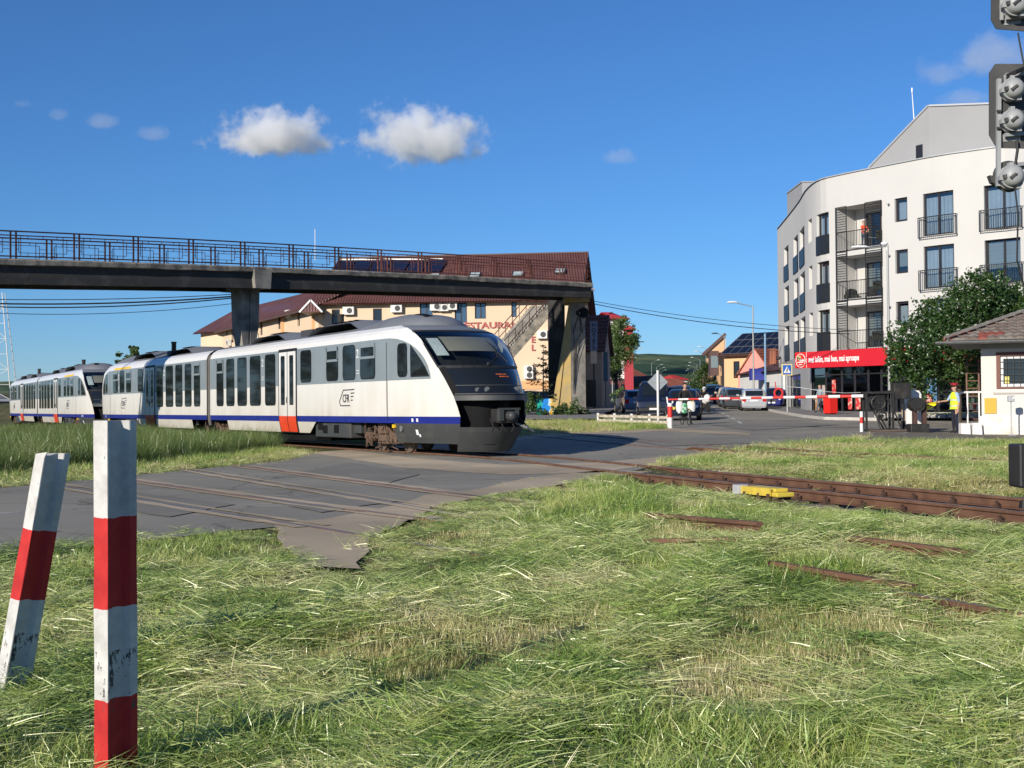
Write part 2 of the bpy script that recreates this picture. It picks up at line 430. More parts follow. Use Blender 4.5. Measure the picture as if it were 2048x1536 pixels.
# ---- far hill
m_hill = mat("wooded hill", (.040, .075, .045), .95, vs=.010, bump=0, col2=(.13, .165, .085), thr=(.44, .60), spec=.05)  # greens lightened so the colour carries the distant haze
rows = []
for i in range(34):
    t = i / 33; y = 1300 + 1700 * t; row = []
    for j in range(121):
        x = -1500 + 3600 * j / 120
        prof = 50 + 42 * math.exp(-((x - 180) / 330) ** 2) + 10 * noise.noise(V((x * .004, 2, 0))) + 3 * noise.noise(V((x * .02, y * .01, 0)))
        row.append((x, y, 10 + (prof - 10) * sstep(0, .62, t) + 4 * noise.noise(V((x * .012, y * .012, 3))) + 1.6 * noise.noise(V((x * .05, y * .05, 3)))))
    rows.append(row)
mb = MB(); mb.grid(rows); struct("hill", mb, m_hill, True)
# ------------------------------------------------------------------ railway tracks
m_rail = mat("rusty rail", (.115, .058, .036), .75, .25, vs=2.5, col2=(.20, .105, .065), thr=(.35, .7), bump=.25, bs=40)
m_railtop = mat("rail head", (.27, .19, .14), .38, .6, vs=6, var=.2)
m_clip = mat("rail clip rust", (.075, .042, .03), .85, .2, vs=8, var=.35)
m_sleeper = mat("sleeper", (.16, .14, .12), .9, vs=5, var=.25, bump=.4)
PROF = [(-.034, 0), (.034, 0), (.036, -.034), (.010, -.052), (.010, -.125), (.064, -.140), (.064, -.150), (-.064, -.150), (-.064, -.140), (-.010, -.125), (-.010, -.052), (-.036, -.034)]
def polyline(pts, step):
    out = []; pts = [V((p[0], p[1])) for p in pts]
    def cr(a, b, c, d, t): return .5 * ((2 * b) + (c - a) * t + (2 * a - 5 * b + 4 * c - d) * t * t + (3 * b - a - 3 * c + d) * t ** 3)
    for i in range(len(pts) - 1):
        a, b, c, d = pts[max(i - 1, 0)], pts[i], pts[i + 1], pts[min(i + 2, len(pts) - 1)]
        k = max(1, int((c - b).length / step))
        out += [cr(a, b, c, d, j / k) for j in range(k)]
    return out + [pts[-1]]
def offset(path, o):
    out = []
    for i, p in enumerate(path):
        t = (path[min(i + 1, len(path) - 1)] - path[max(i - 1, 0)]).normalized(); out.append(p + V((t.y, -t.x)) * o)
    return out
def rail_mesh(path, zf):
    mb = MB(); rows = []
    for i, p in enumerate(path):
        t = (path[min(i + 1, len(path) - 1)] - path[max(i - 1, 0)]).normalized(); a = V((t.y, -t.x)); z = zf(p.x, p.y)
        rows.append([V((p.x + a.x * x, p.y + a.y * x, z + zz)) for x, zz in PROF])
    n = len(PROF); vs = [q for r in rows for q in r]; fs = []; ms = []
    for i in range(len(rows) - 1):
        for k in range(n):
            k2 = (k + 1) % n; fs.append((i * n + k, i * n + k2, (i + 1) * n + k2, (i + 1) * n + k)); ms.append(1 if k == 0 else 0)
    mb.v = vs; mb.f = fs + [tuple(range(n)), tuple(range(len(vs) - n, len(vs)))[::-1]]; mb.m = ms + [0, 0]
    return mb
def clip_mesh():
    mb = MB(); mb.box(-.10, -.17, -.165, .10, .17, -.150)
    for s in (-1, 1):
        mb.box(-.035, s * .11 - .03, -.150, .035, s * .11 + .03, -.105); mb.cyl((0, s * .115, -.11), (0, s * .115, -.05), .014, 6); mb.box(-.022, s * .115 - .022, -.085, .022, s * .115 + .022, -.065)
    return mb
def track(label, path, zf, clips=None, sleepers=None, gauge=1.505):
    t = thing("railway_track", label, "railway track", (path[0].x, path[0].y, 0), world=True)
    for o in (-gauge / 2, gauge / 2): mk("rail", rail_mesh(offset(path, o), zf), [m_rail, m_railtop], t)
    if clips:
        proto = None; y0, y1 = clips; acc = 0
        for i in range(1, len(path)):
            acc += (path[i] - path[i - 1]).length
            if acc < .62 or not (y0 < path[i].y < y1): continue
            acc = 0; tt = (path[i] - path[i - 1]).normalized(); a = V((tt.y, -tt.x)); ang = math.atan2(tt.y, tt.x); z = zf(path[i].x, path[i].y)
            for o in (-gauge / 2, gauge / 2):
                if proto is None:
                    c = mk("rail_clip", clip_mesh(), m_clip); proto = c; c.parent = t
                else:
                    c = proto.copy(); COL.objects.link(c); c.parent = t
                q = path[i] + a * o
                c.location = (q.x - path[0].x, q.y - path[0].y, z + random.uniform(-.004, .004)); c.rotation_euler = (0, 0, ang + random.uniform(-.05, .05))
            mb = MB(); mb.box(-.12, -1.25, -.30, .12, 1.25, -.166); 
            s = mk("sleeper", mb, m_sleeper); s.parent = t; s.location = (path[i].x - path[0].x, path[i].y - path[0].y, z); s.rotation_euler = (0, 0, ang + random.uniform(-.03, .03))
    return t
AH = R(29.9); HD = V((-math.sin(AH), math.cos(AH))); HL = V((-math.cos(AH), -math.sin(AH)))   # train heading (backwards), and the side towards the photographer
NOSE = V((-.10, 32.80))
back = [NOSE + HD * s for s in (75, 60, 42, 20, 8)]
back[0] += V((2.6, 1.2)); back[1] += V((1.1, .5))
P2 = polyline([back[0], back[1], back[2], back[3], back[4], NOSE, (2.50, 25.6), (5.2, 18.6), (8.6, 9.6), (12.6, -1)], .31)
track("rusty main track the train stands on, passing the yellow device", P2, lambda x, y: .05, clips=(9, 26.5))
P3 = polyline([(-12.6, 76), (-5, 60), (1.2, 46.5), (6.7, 33.6), (10.2, 25.5), (14, 16)], .5)
track("far rusty track behind the main line, half sunk in grass below the guard", P3, lambda x, y: gz(x, y) + (.02 if y > 36 else .10))
PA = polyline([(-17, 48.6), (-5.8, 27.0), (-.86, 17.7), (2.0, 12.2), (5.2, 5.8)], .4)
track("old track crossing the road and vanishing under the mown grass", PA, lambda x, y: .012 if y > 17.5 else .012 - .03 * sstep(17.5, 12, y))
PC = polyline([(-20, 42), (-5.8, 20.6), (-1.42, 14.35), (.6, 11.4)], .4)
track("buried track nearest the striped posts with only rail heads showing in asphalt", PC, lambda x, y: .012)
# worn strips of fill along the rails in the asphalt
for pth, o, w in ((PA, -.9, .26), (PA, .86, .22), (PC, -.88, .3), (PC, .87, .26), (PA, -.55, .12), (PA, .55, .12), (PC, .55, .12), (PC, -.55, .12)):
    mb = MB(); rows = []
    for i, p in enumerate(pth):
        if p.y < 14.5 or p.y > 29: continue
        t = (pth[min(i + 1, len(pth) - 1)] - pth[i - 1]).normalized(); a = V((t.y, -t.x)); ww = w * (.5 + .5 * abs(noise.noise(V((p.x * 1.3, p.y * 1.3, o)))) * 2)
        q0, q1 = p + a * (o - ww / 2), p + a * (o + ww / 2); rows.append([(q0.x, q0.y, .0125), (q1.x, q1.y, .0125)])
    if rows: mb.grid(rows, flip=True); struct("rail_fill", mb, m_dust)
# pieces of old rail lying in the mown grass
for label, p, q, zz in (("short rusty rail end sticking out of the grass by a cut joint", (1300, 1046), (1520, 1088), .10), ("long rusty rail half buried in the grass near the frame edge", (1700, 1112), (2120, 1172), .08),
                        ("rusty rail stump ending in a dark hole in the grass", (1540, 1150), (1830, 1196), .06), ("thin strip of rusty rail lying deep in grass behind the stump", (1290, 1100), (1480, 1118), .06)):
    a, b = G(*p), G(*q); pth = [V((a.x, a.y)).lerp(V((b.x, b.y)), i / 8) for i in range(9)]
    za, zb_ = ground_at(a.x, a.y), ground_at(b.x, b.y); ab2 = (V((b.x, b.y)) - V((a.x, a.y)))
    mb = rail_mesh(pth, lambda x, y: za + (zb_ - za) * ((V((x, y)) - V((a.x, a.y))).dot(ab2) / ab2.length_squared) + zz + .03)
    solo("old_rail", mb, [m_rail, m_rail], label, "old rail", (a.x, a.y, gz(a.x, a.y)), group="old rails in the mown grass")
# yellow trackside device and its grey box
yl = mat("yellow enamel", (.62, .47, .06), .5, vs=6, col2=(.42, .30, .06), thr=(.5, .8)); gy = mat("grey enamel", (.42, .43, .44), .5, vs=5, var=.12)
p = G(1540, 1004); ang = math.atan2(-9, 3.4)
t = thing("track_magnet", "yellow trackside device bolted beside the near rail", "track device", (p.x - .02, p.y, -.03), ang)
mb = MB(); mb.prism([(-.42, -.13, .12), (.42, -.13, .12), (.42, .13, .12), (-.42, .13, .12)], (0, 0, .06)); mb.prism([(-.34, -.11, .18), (.34, -.11, .18), (.34, .09, .18), (-.34, .09, .18)], (0, .0, .05)); mk("housing", mb, yl, t, bevel=.012)
mb = MB(); mb.prism([(-.46, -.17, .13), (-.05, -.20, .13), (.30, -.17, .13), (.30, -.14, .13), (-.46, -.14, .13)], (0, 0, .10)); mk("side_plate", mb, yl, t)
for x in (-.3, .05, .28):
    mb = MB(); mb.cyl((x, -.18, 0), (x, -.18, .16), .025, 8); mk("bolt", mb, m_clip, t)
mb = MB(); mb.box(-.35, -.12, .0, .35, .12, .12); mk("bracket", mb, m_clip, t)
p = G(1481, 1000)
t = thing("cable_box", "small pale grey cable box on a stub beside the yellow device", "cable box", (p.x, p.y, -.04), ang)
mb = MB(); mb.box(-.08, -.08, .12, .08, .08, .25); mk("box", mb, gy, t, bevel=.01); mb = MB(); mb.cyl((0, 0, 0), (0, 0, .13), .03, 8); mk("stub", mb, gy, t)
# ------------------------------------------------------------------ the diesel trainsets
def train_white():
    m, n, l = nodes_of("train white"); b = n["Principled BSDF"]; b.inputs['Roughness'].default_value = .32; b.inputs['Coat Weight'].default_value = .25; b.inputs['Coat Roughness'].default_value = .15
    tc = n.new("ShaderNodeTexCoord"); mp = n.new("ShaderNodeMapping"); mp.inputs['Scale'].default_value = (1.2, 1.2, .18); l.new(tc.outputs['Object'], mp.inputs[0])
    nz = n.new("ShaderNodeTexNoise"); nz.inputs['Scale'].default_value = 2.2; nz.inputs['Detail'].default_value = 7; l.new(mp.outputs[0], nz.inputs['Vector'])
    n2 = n.new("ShaderNodeTexNoise"); n2.inputs['Scale'].default_value = .9; n2.inputs['Detail'].default_value = 5; l.new(tc.outputs['Object'], n2.inputs['Vector'])
    sp = n.new("ShaderNodeSeparateXYZ"); l.new(tc.outputs['Object'], sp.inputs[0])
    hz = n.new("ShaderNodeMapRange"); hz.inputs[1].default_value = 2.4; hz.inputs[2].default_value = .35; hz.inputs[3].default_value = .0; hz.inputs[4].default_value = 1.0; l.new(sp.outputs[2], hz.inputs[0])
    mu = n.new("ShaderNodeMath"); mu.operation = 'MULTIPLY'; l.new(hz.outputs[0], mu.inputs[0]); l.new(n2.outputs[0], mu.inputs[1])
    ad = n.new("ShaderNodeMath"); ad.operation = 'MULTIPLY_ADD'; ad.inputs[1].default_value = .45; l.new(nz.outputs[0], ad.inputs[0]); l.new(mu.outputs[0], ad.inputs[2])
    rp = n.new("ShaderNodeValToRGB"); e = rp.color_ramp.elements; e[0].position = .22; e[0].color = (.72, .71, .68, 1); e[1].position = .95; e[1].color = (.46, .41, .32, 1)
    x = rp.color_ramp.elements.new(.55); x.color = (.64, .61, .545, 1)
    l.new(ad.outputs[0], rp.inputs[0]); l.new(rp.outputs[0], b.inputs['Base Color'])
    MATS["train white"] = m; return m
tw = train_white()
tg = mat("train grey paint", (.215, .255, .275), .38, vs=1.2, var=.08, coat=.2)
troof = mat("train roof grey", (.17, .18, .195), .55, vs=1.0, var=.14, bump=.05)
tskirt = mat("train dark skirt", (.048, .052, .053), .55, vs=1.6, col2=(.085, .08, .07), thr=(.5, .8))
tblk = mat("train black recess", (.010, .010, .011), .7, var=.2, spec=.1)
tblue = mat("train blue stripe", (.012, .022, .20), .4, vs=2, var=.15)
tred = mat("train red door panel", (.62, .055, .018), .45, vs=2, var=.12)
tyel = mat("train yellow strip", (.78, .47, .02), .45, vs=2, var=.06)
tglass = mat("train window glass", (.010, .012, .014), .04, var=0, spec=.6)
tgasket = mat("window rubber", (.015, .016, .017), .6, var=0)
tlogo = mat("train lettering dark", (.03, .032, .05), .5, var=0)
tnum = mat("train lettering white", (.72, .74, .74), .5, var=0)
tbellow = mat("bellows", (.10, .092, .085), .85, vs=3, var=.2)
trust = mat("bogie brown dirt", (.095, .060, .042), .85, vs=4, col2=(.15, .10, .07), thr=(.4, .7), bump=.3)
twheel = mat("wheel steel", (.20, .15, .12), .55, .5, vs=5, var=.2)
tblind = mat("sun blind", (.37, .34, .28), .8, vs=3, var=.06)
tlens = mat("lamp lens", (.16, .17, .175), .15, var=0, spec=.5)
tscreen = glass("windscreen glass", (.60, .64, .64), .03)
tdial = emit("display amber", (.8, .16, .02), .10)
ZR = [.30, .47, .62, .74, .826, 1.01, 1.25, 1.42, 1.55, 1.75, 2.0, 2.3, 2.65, 2.85, 3.05, 3.18, 3.30, 3.41, 3.51]
T_W = [(.30, 1.26), (.47, 1.33), (.826, 1.40), (1.01, 1.412), (3.10, 1.412), (3.20, 1.40), (3.30, 1.36), (3.41, 1.27), (3.51, 1.12)]
T_SC = [(.30, 1.15), (.70, .85), (1.05, .75), (1.55, 1.0), (1.93, 1.27), (2.3, 1.6), (2.65, 1.95), (3.05, 2.40), (3.25, 2.85), (3.41, 3.4), (3.51, 4.1)]
T_WC = [(.30, .84), (.70, .93), (1.05, .97), (1.55, 1.04), (1.93, 1.11), (2.3, 1.18), (2.65, 1.23), (3.05, 1.26), (3.25, 1.23), (3.41, 1.17), (3.51, 1.06)]
T_SF = [(.30, .50), (.70, .12), (1.05, 0), (1.35, 0), (1.55, .10), (1.93, .42), (2.3, .82), (2.65, 1.25), (3.05, 1.85), (3.25, 2.3), (3.41, 2.85), (3.51, 3.3)]
SEND = 6.2
def side_w(s, z):
    W_ = interp(T_W, z); sc = interp(T_SC, z); wc = min(interp(T_WC, z), W_ - .02)
    if s >= SEND: return W_
    if s <= sc: return wc
    t = (s - sc) / (SEND - sc); return wc + (W_ - wc) * (1 - (1 - t) ** 2.6)
def front_s(w, z):
    sc, wc, sf = interp(T_SC, z), interp(T_WC, z), interp(T_SF, z); q = min(1, abs(w) / wc); return sf + (sc - sf) * (q ** 2.2)
def rect_patch(mb, s0, s1, z0, z1, off, side, rad=0.0, m=0, depth=0.0, n=None):
    """a panel that follows the side of the car, corners rounded; s0<s1"""
    n = n or max(2, int((s1 - s0) / .25) + 1); cs = [s0 + (s1 - s0) * i / n for i in range(n + 1)]
    if rad: cs = sorted(set([s0, s0 + rad * .3, s0 + rad, s1 - rad, s1 - rad * .3, s1] + [c for c in cs if s0 + rad < c < s1 - rad]))
    zm = [z0 + (z1 - z0) * i / 6 for i in range(7)]; rows = []
    for s in cs:
        e = 0.0
        if rad:
            q = min(s - s0, s1 - s)
            if q < rad: e = rad - math.sqrt(max(0, rad * rad - (rad - q) ** 2))
        rows.append([(s, side * (side_w(s, z) + off), z) for z in [min(max(zz, z0 + e), z1 - e) for zz in zm]])
    mb.grid(rows, m, flip=(side > 0))
    return mb
def roof_z(s, w):
    rise = interp([(3.3, 0), (3.45, .12), (3.7, .23), (4.0, .31), (4.4, .37), (5.2, .41), (6.0, .38), (6.8, .30), (7.6, .20), (9, .16), (21, .16)], s)
    wt = roof_w(s); return 3.51 + rise * (1 - min(1, abs(w) / max(wt, 1e-3)) ** 2.8)
def roof_w(s):
    if s < 4.1: return 1.06 * math.sqrt(max(0.0, (s - 3.3) / .8))
    return side_w(s, 3.51)
def car(root):
    """one half of a trainset: nose at s=0, open end at s=20.7; all parts under root"""
    out = []
    def P(name, mb, m, par=None, **k):
        o = mk(name, mb, m, par or root, **k); out.append(o); return o
    SS = [SEND, 7, 9, 11, 13, 15, 17, 19, 20.62]
    mats_ = [tw, tblue, tskirt, tblk, tg, troof]
    mb = MB()
    # body sides
    def side_rows(side):
        for i in range(len(ZR) - 1):
            z0, z1 = ZR[i], ZR[i + 1]
            m = 2 if z1 <= .83 else (1 if z1 <= 1.011 else 0)
            rows = []
            for z in (z0, z1):
                sc = interp(T_SC, z); ss = [sc + (3.95 - sc) * t for t in (0, .06, .15, .3, .48, .7)] + [3.95, 4.9] + SS
                rows.append([(s, side * side_w(s, z), z) for s in ss])
            if m == 2:   # white skirt on the low-floor length, dark elsewhere
                for j in range(len(rows[0]) - 1):
                    sm = (rows[0][j][0] + rows[0][j + 1][0]) / 2
                    if sm > 3.95: continue
                    mb.grid([[rows[0][j], rows[0][j + 1]], [rows[1][j], rows[1][j + 1]]], 2, flip=(side < 0))
            else: mb.grid(rows, m, flip=(side < 0))
    for sd in (1, -1): side_rows(sd)
    # front
    for i in range(len(ZR) - 1):
        z0, z1 = ZR[i], ZR[i + 1]; zc = (z0 + z1) / 2
        if 2.3 <= zc < 3.30: continue                      # windscreen opening
        if .72 < zc < 1.42: continue                       # open coupler recess
        m = 2 if zc < .72 else 3 if zc < 1.42 else 2 if zc < 1.55 else 3 if zc < 2.3 else 5
        rows = []
        for z in (z0, z1):
            wc = interp(T_WC, z); rows.append([(front_s(wc * q, z), wc * q, z) for q in (-1, -.92, -.8, -.6, -.4, -.2, 0, .2, .4, .6, .8, .92, 1)])
        mb.grid(rows, m, flip=True)
    def fr(z, off, k=1.0): return [(front_s(interp(T_WC, z) * q, z) + off, interp(T_WC, z) * q * k, z) for q in (-1, -.8, -.5, -.2, .2, .5, .8, 1)]
    mb.grid([fr(.74, .55, .9), fr(1.42, .55, .9)], 3, flip=True); mb.grid([fr(1.42, .55, .9), fr(1.42, 0)], 3, flip=True); mb.grid([fr(.74, 0), fr(.74, .55, .9)], 3, flip=True)
    for k in (0, -1): mb.poly([fr(.74, 0)[k], fr(1.42, 0)[k], fr(1.42, .55, .9)[k], fr(.74, .55, .9)[k]][::1 if k else -1], 3)
    # roof
    sr = [3.3, 3.36, 3.5, 3.75, 4.1, 4.6, 5.2, 6, 6.8, 7.6, 9, 12, 16, 20.62]; rows = []
    for s in sr: rows.append([(s, roof_w(s) * q, roof_z(s, roof_w(s) * q)) for q in (-1, -.92, -.75, -.5, -.25, 0, .25, .5, .75, .92, 1)])
    mb.grid(rows, 5, flip=True)
    # end wall and floor
    mb.poly([(20.62, side_w(20, z) * 1, z) for z in ZR] + [(20.62, -side_w(20, z), z) for z in ZR[::-1]], 3)
    mb.poly([(1.2, -.8, .31), (1.2, .8, .31), (6, 1.2, .31), (6, -1.2, .31)], 3); mb.poly([(6, -1.2, .8), (6, 1.2, .8), (20.6, 1.2, .8), (20.6, -1.2, .8)], 3)
    body = P("car_body", mb, mats_, smooth=True)
    # low nose valance
    mb = MB(); rows = []
    for z, k in ((.30, .0), (.16, -.14), (.10, -.25)):
        sc = interp(T_SC, .3); wc = .84
        rows.append([(front_s(wc * q, .3) - k * .2 + (.30 - z) * .5, wc * q * (1 + k * .3), z) for q in (-1, -.8, -.5, 0, .5, .8, 1)])
    mb.grid(rows, 0); P("valance", mb, tskirt, body, smooth=True)
    # lower skirts: white along the low floor, dark boxes by the bogie
    for sd in (1, -1):
        mb = MB()
        for s0, s1, tail in ((9.85, 18.6, 0),):
            rows = [[(s0 + (.42 if z > .7 else 0) + (z - .47) * .9 * 0, sd * (side_w(9, z) - .004), z), (s1, sd * (side_w(9, z) - .004), z)] for z in (.47, .65, .826)]
            rows = [[(9.75 - (z - .47) * 1.9 + .55, sd * (side_w(9, z) - .004), z), (14, sd * (side_w(9, z) - .004), z), (18.55, sd * (side_w(9, z) - .004), z)] for z in (.47, .6, .72, .826)]
            mb.grid(rows, flip=(sd < 0))
        P("white_skirt", mb, tw, body)
    mb = MB(); mb.box(7.1, -1.30, .36, 9.9, 1.30, .82); mb.box(6.6, -1.2, .50, 7.1, 1.2, .82); P("engine_box", mb, tskirt, bevel=.03)
    for x, z in ((8.0, .62), (8.9, .60), (9.3, .7)):
        mb = MB(); mb.box(x, 1.30, z - .12, x + .35, 1.318, z + .12); P("hatch", mb, tblk, body)
    mb = MB(); mb.box(10.2, -1.15, .22, 18.4, 1.15, .50); mb.box(18.5, -.9, .5, 20.6, .9, .82); P("underframe", mb, tblk)
    # grey window band, with the curved end at the cab
    for sd in (1, -1):
        mb = MB(); rows = []
        for s in [1.95, 2.05, 2.2, 2.4, 2.65, 2.95, 3.3, 3.7, 4.1, 4.4, 5, 6.2, 8, 11.2]:
            zt = 2.0 + 1.16 * (math.sqrt(max(0, 1 - ((4.3 - s) / 2.36) ** 2)) if s < 4.3 else 1)
            rows.append([(s, sd * (side_w(s, z) + .010), z) for z in [2.0 + (zt - 2.0) * k / 6 for k in range(7)]])
        mb.grid(rows, flip=(sd > 0)); rect_patch(mb, 12.95, 20.6, 2.0, 3.16, .010, sd, n=8)
        P("window_band", mb, tg, body)
        mb = MB(); rect_patch(mb, 4.28, 4.31, .9, 3.45, .013, sd, n=1); P("panel_joint", mb, tgasket, body)
    # windows
    def win(s0, s1, z0, z1, sd, split=None, kind="window"):
        mb = MB(); rect_patch(mb, s0 - .03, s1 + .03, z0 - .03, z1 + .03, .014, sd, .13 if s1 - s0 > .4 else .06)
        w = P(kind, mb, tgasket)
        mb = MB(); rect_patch(mb, s0, s1, z0, z1, .018, sd, .11 if s1 - s0 > .4 else .05); P("pane", mb, tglass, w)
        if split:
            mb = MB()
            for (a, b_, c, d) in ((s0 - .02, s1 + .02, split - .035, split + .035), (s0 - .02, s0 + .05, split, z1 + .03), (s1 - .05, s1 + .02, split, z1 + .03), (s0 - .02, s1 + .02, z1 - .09, z1 + .03)):
                rect_patch(mb, a, b_, c, d, .026, sd, n=1)
            P("vent_frame", mb, tg, w)
    for sd in (1, -1):
        for s0, s1, sp in ((5.05, 6.05, 2.68), (6.45, 7.35, None), (7.75, 8.65, 2.68), (9.95, 10.85, None)): win(s0, s1, 2.09, 3.06, sd, sp)
        win(9.05, 9.55, 2.09, 3.06, sd) if False else None
        for s0, s1, sp in ((13.25, 14.25, None), (14.75, 15.85, None), (16.25, 17.25, None), (17.65, 18.55, None), (18.95, 19.75, 2.62)): win(s0, s1, 1.38, 3.06, sd, sp)
        # cab side windows
        win(3.12, 3.62, 2.10, 2.96, sd, None, "cab_window")
        mb = MB(); rows = []; ro2 = []
        for s in (1.98, 2.15, 2.35, 2.6, 2.93):
            zt = 2.06 + .88 * ((s - 1.98) / .95) ** .75
            rows.append([(s, sd * (side_w(s, z) + .014), z) for z in [2.06 + (zt - 2.06) * k / 4 for k in range(5)]])
            s2 = 1.98 + (s - 1.98) * .86 + .08; zt2 = 2.10 + (zt - 2.06) * .86
            ro2.append([(s2, sd * (side_w(s2, z) + .018), z) for z in [2.10 + (zt2 - 2.10) * k / 4 for k in range(5)]])
        mb.grid(rows, flip=(sd > 0)); w = P("cab_window", mb, tgasket); mb = MB(); mb.grid(ro2, flip=(sd > 0)); P("pane", mb, tglass, w)
    # doors: two leaves with narrow panes and a red foot
    for sd in (1, -1):
        mb = MB(); rect_patch(mb, 11.22, 12.94, .46, 3.20, .013, sd, n=2); fr = P("door_frame", mb, tgasket)
        for k, (s0, s1) in enumerate(((11.30, 12.05), (12.10, 12.86))):
            mb = MB(); rect_patch(mb, s0, s1, 1.00, 3.10, .020, sd, n=2); d = P("door", mb, tw)
            mb = MB(); rect_patch(mb, s0, s1, .49, 1.00, .020, sd, n=2); P("foot_panel", mb, tred, d)
            mb = MB(); rect_patch(mb, s0 + .20, s1 - .19, 1.36, 2.98, .026, sd, .04); P("pane", mb, tglass, d)
        mb = MB(); mb.bar((12.07, sd * 1.45, 1.42), (12.07, sd * 1.45, 1.62), .03); P("handle", mb, tgasket, fr)
    # class figures and railway emblem, both sides
    for sd in (1, -1):
        T = V((-sd, 0, 0)); Nn = V((0, sd, 0))
        for s in (6.25, 14.5):
            mb = MB(); put_text(mb, "2", .36, (s, sd * 1.430, 2.80), T, Nn); mb.box(s - .08, min(sd * 1.42, sd * 1.430), 2.32, s + .08, max(sd * 1.42, sd * 1.430), 2.34); mb.box(s - .08, min(sd * 1.42, sd * 1.430), 2.24, s + .08, max(sd * 1.42, sd * 1.430), 2.26); P("class_figure", mb, tnum, body)
        mb = MB(); put_text(mb, "CFR", .34, (7.15, sd * 1.420, 1.52), T, Nn, sx=.85)
        def q(a, b): return V((7.15 - sd * a, sd * 1.420, 1.52 + b))
        for a, b in (((-.42, -.2), (.30, -.2)), ((-.42, -.2), (-.50, -.08)), ((-.50, -.08), (-.20, .26)), ((-.20, .26), (.10, .26)), ((.10, .26), (.62, .27)), ((.36, .16), (.62, .17)), ((.36, .06), (.56, .07)), ((.36, -.04), (.50, -.04))):
            mb.bar(q(*a), q(*b), .028, .008, up=Nn)
        P("emblem", mb, tlogo, body)
        for s_ in (2.62, 2.86): mb = MB(); rect_patch(mb, s_, s_ + .09, .87, .96, .005, sd, n=1); P("stripe_mark", mb, tnum, body)
    # windscreen with blind and dark cab behind it
    def fgrid(off, q0, q1, zs, nq=11):
        rows = []
        for z in zs:
            wc = interp(T_WC, z); rows.append([(front_s(wc * q, z) + off, wc * q, z) for q in [q0 + (q1 - q0) * i / nq for i in range(nq + 1)]])
        return rows
    mb = MB(); mb.grid(fgrid(.0, -.985, .985, [2.3, 2.4, 2.55, 2.75, 2.95, 3.1, 3.2, 3.30]), flip=True); ws = P("windscreen", mb, tscreen, smooth=True)
    mb = MB(); mb.grid(fgrid(.05, -.56, .66, [2.72, 2.85, 3.0, 3.12]), flip=True); P("sun_blind", mb, tblind, ws)
    mb = MB(); mb.grid(fgrid(.04, .70, .90, [2.60, 2.75, 2.9, 3.08], 3), flip=True); P("paper_sheet", mb, mat("pale paper", (.62, .68, .70), .7, var=.08, vs=6), ws)
    mb = MB(); mb.grid(fgrid(.5, -.95, .95, [2.25, 2.6, 3.0, 3.35]), flip=True); mb.grid([[(a[0], a[1], 2.3) for a in fgrid(0.02, -.97, .97, [2.3])[0]], [(a[0] + .5, a[1], 2.28) for a in fgrid(0, -.95, .95, [2.3])[0]]], flip=False); P("cab_interior", mb, mat("cab dark", (.016, .018, .020), .7, var=.2), ws)
    mb = MB()
    for q0, q1, z0, z1 in ((.985, 1.02, 2.28, 3.30), (-1.02, -.985, 2.28, 3.30)): mb.grid(fgrid(-.004, q0, q1, [z0, 2.6, 2.9, z1], 2), flip=True)
    mb.grid(fgrid(-.006, -1.0, 1.0, [3.27, 3.33]), flip=True); mb.grid(fgrid(-.006, -1.0, 1.0, [2.26, 2.33]), flip=True); P("windscreen_seal", mb, tgasket, ws)
    mb = MB()   # wipers
    for a, b, c in (((.1, 2.36), (-.32, 2.55), (-.50, 2.86)),):
        pts = [(front_s(w, z) - .05, w, z) for w, z in (a, b, c)]; mb.tube(pts, .014, 5); mb.tube([(front_s(w, z) - .05, w, z) for w, z in ((-.62, 2.42), (-.42, 2.75), (-.36, 3.0))], .012, 5)
    mb.ball((front_s(.1, 2.36) - .06, .1, 2.36), .05); P("wiper", mb, tgasket)
    mb = MB(); mb.grid(fgrid(-.012, -.90, .90, [1.60, 1.75, 1.95, 2.1, 2.24]), flip=True); pn = P("front_panel", mb, tglass, smooth=True)
    mb = MB(); mb.grid(fgrid(-.018, -.90, .90, [1.80, 1.815]), flip=True); mb.grid(fgrid(-.014, -.97, .97, [1.575, 1.60]), flip=True); P("panel_rib", mb, tskirt, pn)
    mb = MB(); rnd = random.Random(3)
    for z, q0 in ((2.08, .02), (2.02, -.04)):
        q = q0
        while q > q0 - .26:
            w = rnd.uniform(.02, .045); mb.grid(fgrid(-.016, q - w, q, [z, z + .022], 1), flip=True); q -= w + rnd.uniform(.008, .03)
    P("destination_display", mb, tdial, pn)["kind"] = "stuff"
    for sd in (1, -1):
        for k, (q, z, r) in enumerate(((.42, 1.69, .075), (.62, 1.69, .06))):
            w = sd * q; s = front_s(w, z) - .016; mb = MB(); mb.cyl((s + .02, w, z), (s - .004, w, z), r, 14); mb.cyl((s, w, z), (s - .012, w, z), r * .55, 10); P("headlight", mb, tlens, pn)
        mb = MB(); w = sd * .80; z = .62; s = side_w(2, z); P("marker", MB().cyl((3.55, sd * side_w(3.55, .68), .68), (3.55, sd * (side_w(3.55, .68) + .03), .68), .085, 12), tlens, body)
        P("side_marker", MB().box(3.85, min(sd * 1.33, sd * 1.385), .70, 3.99, max(sd * 1.33, sd * 1.385), .79), tyel, body)
        mb = MB(); rect_patch(mb, 2.35, 3.0, .40, .72, .004, sd, n=2); P("hatch", mb, tskirt, body)
        mb = MB(); rect_patch(mb, 2.7, 2.82, .52, .66, .008, sd, n=1); rect_patch(mb, 2.62, 2.7, .47, .54, .008, sd, n=1); P("pictogram", mb, tnum, body)
    # roof hatch on the nose, roof units, exhaust
    mb = MB(); mb.grid([[(s, w, roof_z(s, w) + .012) for w in (.18, .30, .42)] for s in (3.85, 4.1, 4.35, 4.6)], flip=True); P("roof_hatch", mb, tblk)
